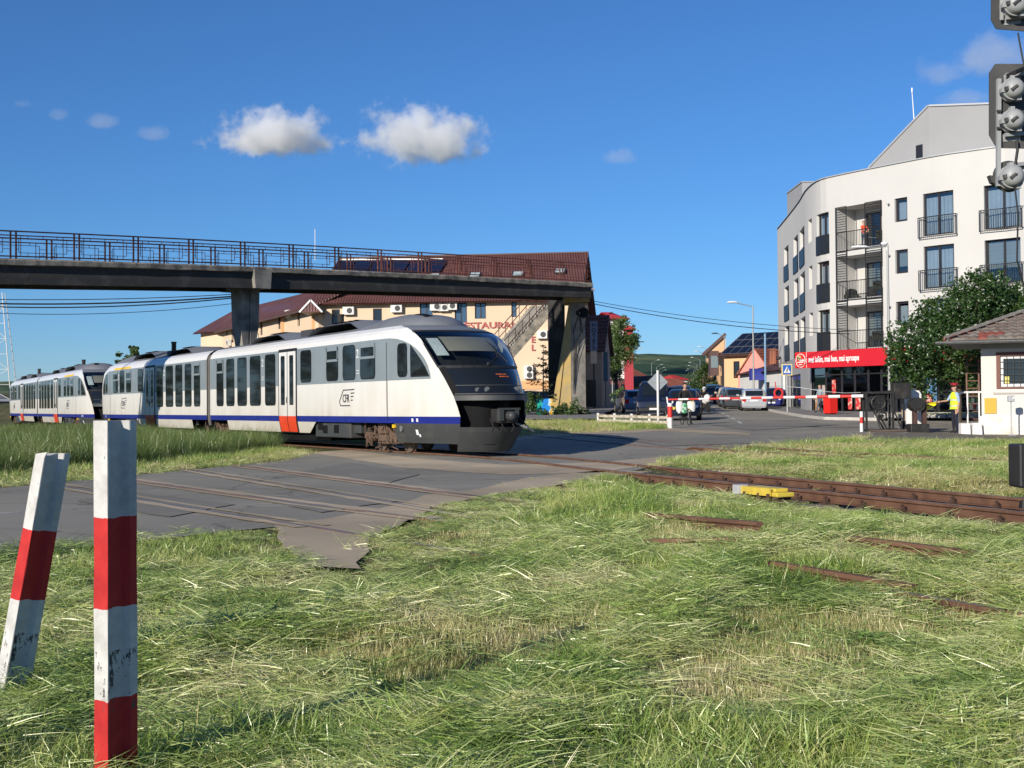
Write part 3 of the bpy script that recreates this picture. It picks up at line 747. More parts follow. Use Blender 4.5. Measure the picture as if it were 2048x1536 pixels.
    def roof_unit(s0, s1, h, w, mm, name="roof_unit"):
        b = MB(); zb = 3.58
        pts = [(s0, zb), (s0 + .55, zb + h * .55), (s0 + 1.0, zb + h), (s1 - 1.0, zb + h), (s1 - .6, zb + h * .75), (s1, zb)]
        rows = [[(s, y, z + (.0 if abs(y) < w else -.10)) for s, z in pts] for y in (-w - .12, -w, -w * .6, w * .6, w, w + .12)]
        b.grid(rows, flip=True); o = P(name, b, mm, smooth=True)
        b = MB()
        for k in range(5):
            s = s0 + 1.3 + k * (s1 - s0 - 2.6) / 5
            for sd in (1, -1): b.box(s, min(sd * w * .4, sd * w * .75), zb + h, s + .22, max(sd * w * .4, sd * w * .75), zb + h + .02)
        P("grille", b, tblk, o); return o
    roof_unit(6.9, 11.6, .34, .85, troof); roof_unit(13.2, 17.3, .30, .85, troof)
    mb = MB(); mb.box(11.9, -.6, 3.6, 13.0, .6, 3.86); P("roof_duct", mb, mat("dark roof kit", (.05, .052, .055), .6, var=.2))
    mb = MB(); mb.cyl((11.2, -.1, 3.6), (11.2, -.1, 4.30), .11, 12); mb.cyl((11.2, -.1, 4.25), (11.2, -.1, 4.32), .125, 12); P("exhaust", mb, mat("exhaust soot", (.028, .026, .025), .8, var=.3))
    # yellow first-class strip is only on the far half; added by the caller
    # bogie
    def bogie(sc, wheels=True):
        b = MB()
        for sd in (1, -1):
            b.bar((sc - 1.45, sd * 1.0, .46), (sc + 1.45, sd * 1.0, .46), .14, .20); b.bar((sc - .45, sd * 1.02, .30), (sc + .45, sd * 1.02, .30), .14, .14)
            b.box(sc - .30, min(sd * .86, sd * 1.16), .52, sc + .30, max(sd * .86, sd * 1.16), .80); b.bar((sc - .9, sd * 1.1, .40), (sc - .2, sd * 1.1, .72), .06); b.bar((sc + .9, sd * 1.1, .40), (sc + .2, sd * 1.1, .72), .06)
        b.box(sc - .3, -1, .4, sc + .3, 1, .6); bo = P("bogie", b, trust, bevel=.015)
        for x in (-.9, .9):
            for sd in (1, -1):
                w = MB(); w.tube([(sc + x, sd * .68, .40), (sc + x, sd * .76, .40)], [.40, .40], 24); w.tube([(sc + x, sd * .66, .40), (sc + x, sd * .68, .40)], [.43, .43], 24); w.cyl((sc + x, sd * .76, .4), (sc + x, sd * .92, .4), .12, 12); P("wheel", w, twheel, bo)
                w = MB(); w.box(sc + x - .17, min(sd * .93, sd * 1.14), .26, sc + x + .17, max(sd * .93, sd * 1.14), .56); w.cyl((sc + x, sd * 1.14, .41), (sc + x, sd * 1.17, .41), .12, 12); P("axle_box", w, trust, bo)
                for dx in (-.26, .26):
                    w = MB()
                    for k in range(5): w.tube([(sc + x + dx, sd * 1.02, .48 + k * .055), (sc + x + dx, sd * 1.02, .505 + k * .055)], .085, 10)
                    P("spring", w, trust, bo)
        w = MB(); rr = random.Random(5)
        for k in range(14):
            x = sc + rr.uniform(-1.2, 1.2); z = rr.uniform(.3, .75); w.tube([(x, 1.18, z), (x + rr.uniform(-.2, .2), 1.2, z + rr.uniform(-.2, .15)), (x + rr.uniform(-.3, .3), 1.16, z - .2)], .018, 5)
        P("hoses", w, trust, bo)["kind"] = "stuff"
        return bo
    bogie(5.15)
    # coupler
    mb = MB(); s0 = .02
    mb.box(s0, -.30, 1.0 - .16, s0 + .5, .22, 1.0 + .20); cp = P("coupler", mb, mat("coupler iron", (.035, .033, .032), .6, .3, vs=5, var=.3), bevel=.02)
    mb = MB(); mb.cyl((s0 + .02, -.04, 1.02), (s0 - .16, -.04, 1.02), .12, 12); mb.ball((s0 - .14, -.04, 1.02), .11); mb.box(s0 - .05, -.30, .98, s0 + .1, -.2, 1.22); mb.box(s0 - .05, .14, .9, s0 + .1, .26, 1.2); mb.bar((s0 - .02, -.34, 1.2), (s0 - .02, .28, 1.2), .05); P("coupler_head", mb, tskirt, cp)
    mb = MB()
    for w, l in ((-.45, -.62), (.40, .46), (.12, .2), (-.2, -.12)): mb.tube([(s0 + .2, w, .95), (s0 - .05, w + (l - w) * .6, .74), (s0 + .02, l, .62)], .022, 6)
    P("hoses", mb, tgasket, cp)["kind"] = "stuff"; mb = MB(); mb.tube([(s0 + .1, -.28, .84), (s0 - .10, -.50, .72), (s0 - .02, -.74, .62)], .032, 6); P("uncoupling_bar", mb, tlens, cp)
    return out
def trainset(label):
    t = thing("diesel_train", label, "train", group="coupled diesel trainsets")
    return t
unit = trainset("nearer white diesel trainset with a dark sloping windscreen leading across the road")
partsA = car(unit)
# second half: the same shapes turned about, sharing meshes
M2 = Matrix.Translation((41.7, 0, 0)) @ Matrix.Rotation(math.pi, 4, 'Z')
mapo = {}
for o in partsA:
    c = o.copy(); COL.objects.link(c); mapo[o.name] = c
    if o.parent == unit: c.parent = unit; c.matrix_local = M2
    else: c.parent = mapo[o.parent.name]
# concertina between the halves and the shared bogie under it
mb = MB(); rows = []
for i in range(9):
    s = 20.60 + .5 * i / 8; k = .985 if i % 2 == 0 else .955
    rows.append([(s, side_w(20, z) * k, z * (1 if z < 3.4 else k)) for z in ZR[2:]] + [(s, 0, 3.63 * k)] + [(s, -side_w(20, z) * k, z * (1 if z < 3.4 else k)) for z in ZR[:1:-1]])
mb.grid(rows, flip=True); mk("bellows", mb, tbellow, unit)
for o in [o for o in partsA if o.name.startswith("bogie")][:1]:
    c = o.copy(); COL.objects.link(c); c.parent = unit; c.location = (20.85 - 5.15, 0, 0)
    for ch in o.children:
        d = ch.copy(); COL.objects.link(d); d.parent = c
# yellow strip over the first-class windows of the rear half
for sd in (1, -1):
    mb = MB(); rect_patch(mb, 5.2, 8.5, 3.17, 3.27, .004, sd, n=4); o = mk("yellow_strip", mb, tyel, unit); o.matrix_local = M2
unit.location = (NOSE.x, NOSE.y, .03); unit.rotation_euler = (0, 0, math.pi / 2 + AH)
u2 = copy_tree(unit); u2['label'] = "farther white diesel trainset coupled behind the first one, partly hidden by tall grass"
A2 = R(27.0); e1 = NOSE + HD * 42.35
u2.location = (e1.x, e1.y, .03); u2.rotation_euler = (0, 0, math.pi / 2 + A2)
# its leading half carries the yellow strip too (turned so the strip shows at the near end)
for ch in [c for c in u2.children if c.name.startswith("yellow_strip")]: ch.matrix_local = Matrix.Identity(4)
# ------------------------------------------------------------------ concrete footbridge
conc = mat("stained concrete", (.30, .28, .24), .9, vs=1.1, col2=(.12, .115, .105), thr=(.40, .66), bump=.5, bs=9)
conc_d = mat("sooty and shaded concrete", (.040, .039, .038), .92, vs=.9, col2=(.10, .095, .088), thr=(.5, .8), bump=.6, bs=7)
conc_y = mat("yellowed concrete", (.44, .31, .11), .9, vs=1.3, col2=(.30, .25, .16), thr=(.42, .7), bump=.5, bs=10)
conc_e = mat("crumbling concrete edge", (.30, .27, .225), .95, vs=2.2, col2=(.13, .12, .105), thr=(.4, .6), bump=1.0, bs=16)
rail_r = mat("rusty railing paint", (.055, .022, .018), .7, .2, vs=3, col2=(.11, .05, .036), thr=(.5, .8))
rail_r2 = mat("brown red railing rust", (.15, .052, .040), .75, .1, vs=3, col2=(.20, .10, .07), thr=(.5, .8))
BA = W(-620, 566, 43.0); BB = W(1150, 590, 74.0)
bx0, by0, bx1, by1 = BA.x, BA.y, BB.x, BB.y
BD = V((bx1 - bx0, by1 - by0, 0)); BLEN = BD.length; BD.normalize(); BN = V((BD.y, -BD.x, 0))     # BN: side towards the photographer
ZT0, ZT1 = W(0, 531, 51.0).z, W(1118, 568, 73.3).z
def btop(t):
    """deck top height along the bridge"""
    p = V((bx0, by0, 0)) + BD * t; k = (p.y - 51.0) / (73.3 - 51.0); return ZT0 + (ZT1 - ZT0) * k + .18 * math.sin(max(0, min(1, (t / BLEN))) * math.pi)
def bp_(t, n, z): q = V((bx0, by0, 0)) + BD * t + BN * n; return V((q.x, q.y, z))
org = V((bx1, by1, gz(bx1, by1)))
br = thing("footbridge", "old concrete footbridge with rusty railings passing high over the train", "footbridge", org, world=True)
HWID = 1.25
ts = [BLEN * i / 60 for i in range(61)]
# deck slab with a broken edge
mb = MB(); rows = []
rn = random.Random(2)
for t in ts:
    z = btop(t); e = .05 * noise.noise(V((t * .9, 1, 0))) + .04 * noise.noise(V((t * 3.1, 2, 0)))
    rows.append([bp_(t, -HWID, z), bp_(t, HWID, z), bp_(t, HWID + .10 + e, z - .06 + e * .3), bp_(t, HWID + .09 + e, z - .24 + e), bp_(t, HWID - .06, z - .26), bp_(t, -HWID + .06, z - .26), bp_(t, -HWID, z)])
mb.grid(rows); mk("deck", mb, conc_e, br)
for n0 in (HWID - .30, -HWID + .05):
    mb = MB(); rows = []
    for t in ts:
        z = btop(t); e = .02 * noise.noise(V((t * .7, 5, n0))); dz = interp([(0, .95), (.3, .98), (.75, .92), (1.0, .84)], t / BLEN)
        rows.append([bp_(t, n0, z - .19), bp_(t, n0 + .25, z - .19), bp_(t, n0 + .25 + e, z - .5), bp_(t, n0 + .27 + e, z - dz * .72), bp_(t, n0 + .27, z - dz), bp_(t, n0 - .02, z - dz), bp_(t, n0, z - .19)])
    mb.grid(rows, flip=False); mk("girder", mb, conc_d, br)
# railing panels, both sides
def rail_panel(t0, t1, n):
    mb = MB(); z0, z1 = btop(t0), btop(t1)
    def q(t, h): k = (t - t0) / (t1 - t0); return bp_(t, n, z0 + (z1 - z0) * k + h)
    L = t1 - t0; w = .035
    mb.bar(q(t0, 1.06), q(t1, 1.06), .06, .05); mb.bar(q(t0, .90), q(t1, .90), w, .04); mb.bar(q(t0, .10), q(t1, .10), w, .05)
    for f in (.0, .085): mb.bar(q(t0 + L * f + .03, 0), q(t0 + L * f + .03, 1.06), .055, .055, up=BN)
    for f in (.17, .84): mb.bar(q(t0 + L * f, .10), q(t0 + L * f, .90), .022, .022, up=BN)
    a, b, c, d = t0 + L * .14, t0 + L * .90, .24, .78
    mb.bar(q(a, c), q(b, c), .02, .02); mb.bar(q(a, d), q(b, d), .02, .02)
    for t in (t0 + L * .28, t0 + L * .52, t0 + L * .74): mb.bar(q(t, d), q(t, .90), .018, .018, up=BN); mb.bar(q(t, .10), q(t, c), .018, .018, up=BN)
    for t in (a, b):
        mb.bar(q(t, c), q(t, d), .02, .02, up=BN)
    for h in (.38, .64): mb.bar(q(t0 + L * .085, h), q(a, h), .018, .018); mb.bar(q(b, h), q(t1, h), .018, .018)
    return mb
NP = 17
for n in (HWID - .06, -HWID + .06):
    for i in range(NP):
        t0 = BLEN * i / NP; mk("railing_panel", rail_panel(t0, t0 + BLEN / NP - .02, n), rail_r if i < NP * .62 else rail_r2, br)
# piers
def pier(u, Yd, label=None):
    p = W(u, 700, Yd); zt = btop((V((p.x, p.y, 0)) - V((bx0, by0, 0))).dot(BD)) - .85; g0 = gz(p.x, p.y) - .3
    mb = MB(); prof = [(g0, .42, .36), (2.4, .42, .36), (3.2, .40, .36), (4.3, .70, .40), (zt - .3, .72, .42), (zt + .1, .72, .46), (zt + .1, 1.15, .46), (zt + .62, 1.22, .46)]
    prof = [(g0, .26, .26), (3.0, .26, .26), (3.6, .27, .27), (4.9, .46, .36), (zt, .50, .40)]
    rows = []
    c = V((p.x, p.y, 0))
    for z, a, b in prof:
        r = []
        for da, db in ((-a, -b), (-a * .15, -b), (-a * .02, -b * .82), (a * .12, -b), (a, -b), (a, b), (-a, b), (-a, -b)): r.append(c + BD * da - BN * db + UP * z)
        rows.append(r)
    mb.grid(rows, flip=False); mk("pier", mb, conc, br)
    mb = MB(); mb.prism([c + BD * x + BN * (HWID + .16) + UP * z for x, z in ((-.40, zt - .12), (.40, zt - .12), (.46, zt + .70), (-.46, zt + .70))], -BN * (2 * HWID + .32) ); mk("crosshead", mb, conc, br)
t_p = 58.85
pier(491, 58.3)
pp = bp_((W(491, 700, 58.3) - V((bx0, by0, 0))).dot(BD) - 15.5, 0, 0)
pier(colu(pp.x, pp.y, 3)[0], pp.y)
# end tower by the hotel: leaning yellow buttress, grey shaft, dark rear leg
Yt = 74.0
def q3(u, v, Y): return W(u, v, Y)
mb = MB()
top = W(1143, 585, Yt); zc = top.z
a0, a1 = W(1143, 820, Yt), W(1172, 820, Yt + .3)
gzt = gz(a0.x, a0.y) - .3
def col(x0, x1, y0, y1, z0, z1): mb.box(x0, y0, z0, x1, y1, z1)
mb.prism([V((a0.x, Yt, gzt)), V((a1.x, Yt + .35, gzt)), V((a1.x - .06, Yt + 1.5, gzt)), V((a0.x, Yt + 1.2, gzt))], V((0, 0, zc - gzt))); mk("tower_shaft", mb, conc, br)
mb = MB(); b0 = W(1099, 818, Yt + .2); tz = W(1141, 606, Yt).z
mb.prism([V((b0.x, Yt + .1, gzt)), V((a0.x - .01, Yt - .02, gzt)), V((a0.x - .01, Yt - .02, tz)), V((a0.x - .10, Yt + .05, tz))], V((.05, .8, 0))); mk("buttress", mb, conc_y, br)
mb = MB(); e0, e1 = W(1118, 700, Yt - .02), W(1123, 700, Yt - .02)
mb.prism([V((W(1106, 815, Yt - .1).x, Yt - .03, gzt)), V((W(1113, 815, Yt).x, Yt - .06, gzt)), V((a0.x - .02, Yt - .06, tz)), V((a0.x - .07, Yt - .03, tz))], V((0, .06, 0))); mk("buttress_rib", mb, conc_y, br)
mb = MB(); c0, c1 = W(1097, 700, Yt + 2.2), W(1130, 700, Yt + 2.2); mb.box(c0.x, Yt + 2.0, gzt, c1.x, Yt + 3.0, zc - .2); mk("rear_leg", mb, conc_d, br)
mb = MB(); mb.box(W(1128, 580, Yt).x, Yt - .3, zc - .55, W(1178, 580, Yt).x, Yt + 2.6, zc + .06); mk("landing", mb, conc_y, br)
# stair flight descending behind
s_top = W(1100, 610, Yt + 3.2); s_bot = W(990, 736, Yt + 3.2)
d = (s_bot - s_top); d2 = d.normalized(); nrm = V((-d2.z, 0, d2.x)); nrm = nrm if nrm.z > 0 else -nrm
for k, yy in enumerate((Yt + 2.6, Yt + 4.0)):
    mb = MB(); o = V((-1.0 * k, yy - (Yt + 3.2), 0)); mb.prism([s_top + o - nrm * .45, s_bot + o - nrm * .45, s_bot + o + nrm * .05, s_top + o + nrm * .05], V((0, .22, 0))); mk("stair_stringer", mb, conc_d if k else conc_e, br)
mb = MB(); o0, o1 = V((0, -.4, 0)), V((-1.0, .8, 0)); q_ = [s_top + o0 - nrm * .30, s_bot + o0 - nrm * .30, s_bot + o1 - nrm * .30, s_top + o1 - nrm * .30]; mb.prism(q_, nrm * .12); mk("stair_soffit", mb, conc_d, br)  # shade under the flight is put into this dark concrete colour
nst = 26
for i in range(nst):
    p = s_top + d * (i / nst); mb = MB(); mb.prism([V((p.x - .22, Yt + 2.82, p.z - .15)), V((p.x + .1, Yt + 2.82, p.z - .15)), V((p.x - .9, Yt + 4.0, p.z - .15)), V((p.x - 1.22, Yt + 4.0, p.z - .15))], (0, 0, .13)); mk("stair_step", mb, conc, br)
for yy in (Yt + 2.7, Yt + 4.1):
    mb = MB(); o = V((-1.0 if yy > Yt + 3.5 else 0, yy - (Yt + 3.2), 0))
    for h in (.45, .95): mb.bar(s_top + o + UP * h, s_bot + o + UP * h, .05, .05)
    for i in range(9): p = s_top + o + d * (i / 8); mb.bar(p, p + UP * .97, .04, .04)
    mk("stair_railing", mb, rail_r, br)
mb = MB(); l0 = W(1172, 580, Yt + .3); mb.tube([l0, l0 + V((.18, -.1, .05))], .03, 6); mb.ball(l0 + V((.34, -.15, .02)), (.17, .12, .10), 10, 6); mk("lamp", mb, mat("lamp white", (.78, .78, .75), .4, var=0), br)
# cable coil and drooping cables tied to the shaft
mb = MB(); cc = W(1158, 626, Yt + .05)
for k in range(16):
    r = .13 + .15 * k / 15; ph = rn.uniform(0, 6); mb.tube([cc + V((r * math.cos(a + ph) + .02 * k - .05, -.05 - .015 * k, r * 1.05 * math.sin(a + ph))) for a in [6.283 * i / 16 for i in range(17)]], .018, 5, cap=False)
for k in range(6):
    x0 = rn.uniform(-.08, .10); mb.tube([cc + V((x0, -.08, -.2)), cc + V((x0 + rn.uniform(-.3, .2), -.1, -1.1)), cc + V((x0 + rn.uniform(-.45, .1), -.1, -1.7)), cc + V((-.25 + rn.uniform(-.1, .1), -.1, -2.6)), cc + V((-.35, -.08, -4.6))], .014, 5)
o = mk("cable_coil", mb, mat("black cable", (.012, .012, .013), .6, var=0), br); o['kind'] = 'stuff'
# overhead lines
blk = MATS["black cable"]
def cable(label, p, q, sag, r=.016, n=14):
    p, q = V(p), V(q); mb = MB(); pts = []
    for i in range(n + 1):
        t = i / n; w = p.lerp(q, t); w.z -= sag * 4 * t * (1 - t); pts.append(w)
    mb.tube(pts, r, 5); return solo("overhead_cable", mb, blk, label, "cable", p, group="overhead cables")
tw_ = W(1165, 603, Yt - .1); tw2 = W(1165, 598, Yt - .1)
cable("thin overhead cable from the yellow bridge tower to the white flats, lower of the pair", tw_, W(1700, 668, 74), .35, .022)
cable("thin overhead cable from the yellow bridge tower to the white flats, upper of the pair", tw2, W(1700, 660, 74.4), .30, .016)
pr = W(470, 590, 60)
for k, (v0, v1, lab, r) in enumerate(((598, 588, "uppermost cable running under the bridge deck to the concrete pier", .018), (606, 592, "thick black cable bundle sagging towards the concrete pier", .035), (612, 595, "second cable bundle crossing the thick one by the pier", .028), (624, 606, "lone thin cable hanging lowest under the bridge deck", .014))):
    cable(lab, W(-60, v0, 56), W(475, v1, 60.0), .12 + .05 * k, r)
# ------------------------------------------------------------------ shared building bits
m_frame = mat("dark window frame", (.022, .021, .026), .45, var=.1)
m_frame_w = mat("white window frame", (.62, .62, .60), .5, var=.05)
m_pane = glass("pane glass", (.55, .62, .66), .16, .02)
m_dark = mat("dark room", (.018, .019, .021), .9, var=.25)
m_pane_d = mat("dark pane", (.020, .026, .033), .06, var=0, spec=.6)
m_pane_b = mat("blue reflecting pane", (.05, .09, .15), .05, var=0, spec=.9)
m_curt = mat("sheer curtain", (.60, .63, .66), .9, vs=2, var=.08)
m_blind = mat("roller blind", (.40, .41, .39), .85, vs=2, var=.05)
m_ac = mat("air conditioner white", (.66, .66, .63), .5, vs=4, var=.06)
m_acd = mat("fan dark", (.05, .05, .052), .6, var=.1)
m_rl = mat("black railing", (.016, .016, .018), .5, var=0)
def wall_cells(mb, P, ts, zs, openings, m=0, reveal=.2, mr=1):
    """P(t, z, d) -> point at distance d inside the wall; openings (t0,t1,z0,z1)"""
    T = sorted(set(round(x, 4) for x in list(ts) + [o[0] for o in openings] + [o[1] for o in openings])); Z = sorted(set(round(x, 4) for x in list(zs) + [o[2] for o in openings] + [o[3] for o in openings]))
    for i in range(len(T) - 1):
        tm = (T[i] + T[i + 1]) / 2
        for j in range(len(Z) - 1):
            zm = (Z[j] + Z[j + 1]) / 2
            if any(o[0] < tm < o[1] and o[2] < zm < o[3] for o in openings): continue
            mb.poly([P(T[i], Z[j], 0), P(T[i + 1], Z[j], 0), P(T[i + 1], Z[j + 1], 0), P(T[i], Z[j + 1], 0)], m)
    for o in openings:
        t0, t1, z0, z1 = o[:4]; r = o[4] if len(o) > 4 else reveal
        if r <= 0: continue
        for a, b in (((t0, z0), (t1, z0)), ((t1, z0), (t1, z1)), ((t1, z1), (t0, z1)), ((t0, z1), (t0, z0))):
            mb.poly([P(a[0], a[1], 0), P(b[0], b[1], 0), P(b[0], b[1], r), P(a[0], a[1], r)], mr)
def straight(p, q, out=None):
    """flat wall from p to q (plan); returns P(t,z,d), length, T, N (outward)"""
    p, q = V((p[0], p[1], 0)), V((q[0], q[1], 0)); T = (q - p); L = T.length; T.normalize(); N = V((T.y, -T.x, 0))
    if N.dot(-(p + q) / 2) < 0 and out is None: N = -N
    if out is not None and N.dot(V((out[0], out[1], 0))) < 0: N = -N
    return (lambda t, z, d: p + T * t - N * d + UP * z), L, T, N
def window(par, P, t0, t1, z0, z1, d=.16, cols=2, frame=None, pane=None, back=None, fw=.07, name="window", rows=1):
    """frame with panes set d inside the wall, a curtain or dark room behind"""
    frame = frame or m_frame; c = P((t0 + t1) / 2, (z0 + z1) / 2, d); T = (P(t1, z0, d) - P(t0, z0, d)); w = T.length; T.normalize()
    N = (P((t0 + t1) / 2, z0, 0) - P((t0 + t1) / 2, z0, 1)).normalized(); h = z1 - z0
    def F(x, z, o): return c + T * x + UP * z + N * o
    mb = MB()
    for x in (-w / 2 + fw / 2, w / 2 - fw / 2): mb.obox(F(x, 0, 0), T * fw / 2, N * .035, UP * h / 2)
    for z in (-h / 2 + fw / 2, h / 2 - fw / 2): mb.obox(F(0, z, 0), T * (w / 2 - fw), N * .035, UP * fw / 2)
    for k in range(1, cols): mb.obox(F(-w / 2 + w * k / cols, 0, .002), T * fw * .6, N * .035, UP * (h / 2 - fw))
    for k in range(1, rows): mb.obox(F(0, -h / 2 + h * k / rows, .003), T * (w / 2 - fw), N * .03, UP * fw * .4)
    fr = mk(name, mb, frame, par)
    mb = MB(); mb.poly([F(-w / 2 + fw, -h / 2 + fw, -.01), F(w / 2 - fw, -h / 2 + fw, -.01), F(w / 2 - fw, h / 2 - fw, -.01), F(-w / 2 + fw, h / 2 - fw, -.01)]); mk("pane", mb, pane or m_pane_d, fr)
    if back:
        if back == 'curtain':
            mb = MB(); n = 26; r = [[F(-w / 2 + w * i / n, z, -.14 - .035 * math.sin(i * 1.9) - .015 * math.sin(i * 4.1)) for i in range(n + 1) if not (.46 < i / n < .54)] for z in (-h / 2, h / 2 - .22)]
            mb.grid(r); mk("curtain", mb, m_curt, fr, smooth=True)
        elif back == 'blind':
            mb = MB(); n = 14
            mb.grid([[F(-w / 2, h / 2 - .1 - h * .62 * i / n, -.08 - .012 * (i % 2)), F(w / 2, h / 2 - .1 - h * .62 * i / n, -.08 - .012 * (i % 2))] for i in range(n + 1)]); mk("blind", mb, m_blind, fr)
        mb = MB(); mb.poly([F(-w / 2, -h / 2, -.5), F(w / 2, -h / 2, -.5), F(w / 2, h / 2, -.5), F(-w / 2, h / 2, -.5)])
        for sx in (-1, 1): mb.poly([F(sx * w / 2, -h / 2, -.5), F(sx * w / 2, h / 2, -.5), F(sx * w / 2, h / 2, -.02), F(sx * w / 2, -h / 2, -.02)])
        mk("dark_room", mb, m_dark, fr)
    return fr
def ac_unit(par, c, T, N, w=.85, h=.6, fans=1):
    """outdoor air-conditioning box on a wall"""
    c, T, N = V(c), V(T).normalized(), V(N).normalized(); mb = MB(); mb.obox(c + N * .22, T * w / 2, N * .16, UP * h / 2); a = mk("air_conditioner", mb, m_ac, par)
    for k in range(fans):
        z = 0 if fans == 1 else (h * .24 if k else -h * .24); mb = MB(); p = c + N * .385 - T * w * .12 + UP * z; mb.cyl(p, p + N * .012, min(h, w) * (.36 if fans == 1 else .30), 14); mk("fan", mb, m_acd, a)
    mb = MB(); mb.bar(c - UP * h / 2 + N * .02, c - UP * h / 2 + N * .36, .04); mk("bracket", mb, m_acd, a)
def tile_roof(par, name, A, B, C, D, m, nx, ny, th=.06, step=.035):
    """a roof plane A (eave start) B (eave end) C (ridge end) D (ridge start) laid in stepped courses"""
    A, B, C, D = V(A), V(B), V(C), V(D); n = (B - A).cross(D - A).normalized(); n = n if n.z > 0 else -n; mb = MB()
    for j in range(ny):
        f0, f1 = j / ny, (j + 1) / ny; a, b, c, d = A.lerp(D, f0), B.lerp(C, f0), B.lerp(C, f1), A.lerp(D, f1)
        o0, o1 = n * (th + step), n * th
        mb.add([a + o0, b + o0, c + o1, d + o1, a + n * (th - .02), b + n * (th - .02)], [(0, 1, 2, 3), (4, 5, 1, 0)])
    mb.add([A, B, C, D], [(0, 1, 2, 3)]); mb.poly([A, A + n * (th + step), D + n * th, D]); mb.poly([B, B + n * (th + step), C + n * th, C])
    o = mk(name, mb, m, par); return o, n
# ------------------------------------------------------------------ white block of flats with a shop
m_flat = mat("white render", (.54, .53, .505), .85, vs=.35, var=.035, bump=.06, bs=60)
m_flat_g = mat("grey render", (.335, .335, .335), .85, vs=.5, var=.04)
m_cap = mat("parapet flashing", (.50, .51, .52), .5, .3, var=.05)
m_red = mat("shop fascia red", (.56, .018, .03), .38, vs=.9, var=.05)
m_red2 = mat("shop fascia bright red", (.68, .022, .016), .38, vs=.9, var=.05)
m_wtxt = mat("white lettering", (.80, .80, .78), .5, var=0)
CP = [(2330, 57.5), (2200, 62.8), (2048, 67.3), (1960, 69.0), (1880, 70.6), (1766, 73.7), (1675, 76.6), (1641, 78.2), (1618, 81.5), (1602, 86.5), (1580, 93.0), (1558, 100.0)]
cpts = polyline([((u - 1024) / FOC * Y, Y) for u, Y in CP], .35)
clen = [0]
for a, b in zip(cpts, cpts[1:]): clen.append(clen[-1] + (b - a).length)
def cpos(t):
    t = min(max(t, 0), clen[-1] - 1e-4); i = max(0, int(np.searchsorted(clen, t)) - 1); k = (t - clen[i]) / (clen[i + 1] - clen[i]); p = cpts[i].lerp(cpts[i + 1], k)
    a, b = cpts[max(i - 2, 0)], cpts[min(i + 3, len(cpts) - 1)]; T = (b - a).normalized(); return p, T
def PF(t, z, d):
    p, T = cpos(t); N = V((-T.y, T.x)) ; return V((p.x - N.x * d, p.y - N.y * d, z))
# outward normal must look at the photographer
_p, _T = cpos(8); _N = V((-_T.y, _T.x)); SGN = 1 if _N.dot(-_p) > 0 else -1
def PF(t, z, d):
    p, T = cpos(t); N = V((-T.y, T.x)) * SGN; return V((p.x - N.x * d, p.y - N.y * d, z))
cu_u = [colu(p.x, p.y, 6)[0] for p in cpts]
def tu(u):
    for i in range(len(cu_u) - 1):
        if cu_u[i] >= u >= cu_u[i + 1]: return clen[i] + (clen[i + 1] - clen[i]) * (cu_u[i] - u) / (cu_u[i] - cu_u[i + 1])
    return clen[-1] if u < cu_u[-1] else 0
ZG = .72; ZW = 4.42; ZTOP = 14.72
fl = thing("apartment_block", "white curved four storey block of flats above the red shop front", "apartment building", (cpts[0].x, cpts[0].y, .6), world=True)
OPS = []; kinds = []
for k in range(3):
    dz = -2.9 * k
    for nm, u0, u1, z0, z1, r in (("fr", 2097, 2165, 10.44, 12.77, .2), ("fr", 1971, 2043, 10.44, 12.77, .2), ("fr", 1849, 1910, 10.44, 12.77, .2), ("sm", 1792, 1817.5, 11.44, 12.77, .2), ("lo", 1675, 1767, 10.30, 12.80, 1.5),
                               ("pa", 1635.7, 1660, 10.25, 12.70, .28), ("na", 1619, 1626, 11.3, 12.72, .25), ("pa", 1601.5, 1611, 10.25, 12.72, .25), ("pa", 1589, 1598, 10.25, 12.72, .25), ("pa", 1570, 1579, 10.25, 12.72, .25)):
        OPS.append((tu(u1), tu(u0), z0 + dz, z1 + dz, r)); kinds.append((nm, k))
ts_c = [clen[-1] * i / 70 for i in range(71)]
mb = MB(); wall_cells(mb, PF, ts_c, [ZW, ZTOP], OPS, 0, .2, 0); mk("wall", mb, [m_flat, m_flat], fl)
mb = MB(); mb.grid([[PF(t, ZTOP, .02 - .1), PF(t, ZTOP + .06, -.08), PF(t, ZTOP + .06, .30), PF(t, ZTOP - .3, .30)] for t in ts_c]); mk("parapet_flashing", mb, m_cap, fl)
pe, ps = PF(clen[-1], 0, 0), PF(0, 0, 0)
mb = MB(); bk = [V((pe.x + 16, pe.y + 6, 0)), V((ps.x + 20, ps.y + 14, 0))]
for a, b in ((pe, bk[0]), (bk[0], bk[1]), (bk[1], ps)): mb.poly([V((a.x, a.y, .3)), V((b.x, b.y, .3)), V((b.x, b.y, ZTOP)), V((a.x, a.y, ZTOP))])
mk("rear_wall", mb, m_flat, fl)
mb = MB(); mb.poly([PF(t, ZTOP - .25, .25) for t in ts_c] + [V((b.x, b.y, ZTOP - .25)) for b in bk]); mk("roof", mb, m_cap, fl)
def bar_rail(t0, t1, z0, z1, off, step=.12, name="balcony_railing", sides=True):
    mb = MB(); n = max(2, int((t1 - t0) / step)); q = lambda t, z: PF(t, z, -off)
    for i in range(n + 1): t = t0 + (t1 - t0) * i / n; mb.bar(q(t, z0), q(t, z1), .018, .018)
    m = 6
    for z, w in ((z0 + .03, .035), (z1, .045)):
        for i in range(m): mb.bar(q(t0 + (t1 - t0) * i / m, z), q(t0 + (t1 - t0) * (i + 1) / m, z), w, w)
    if sides:
        for t in (t0, t1):
            for z in (z0 + .03, z1): mb.bar(q(t, z), PF(t, z, 0), .03, .03)
            mb.bar(PF(t, z0, -off), PF(t, z1, -off), .04, .04)
    return mk(name, mb, m_rl, fl)
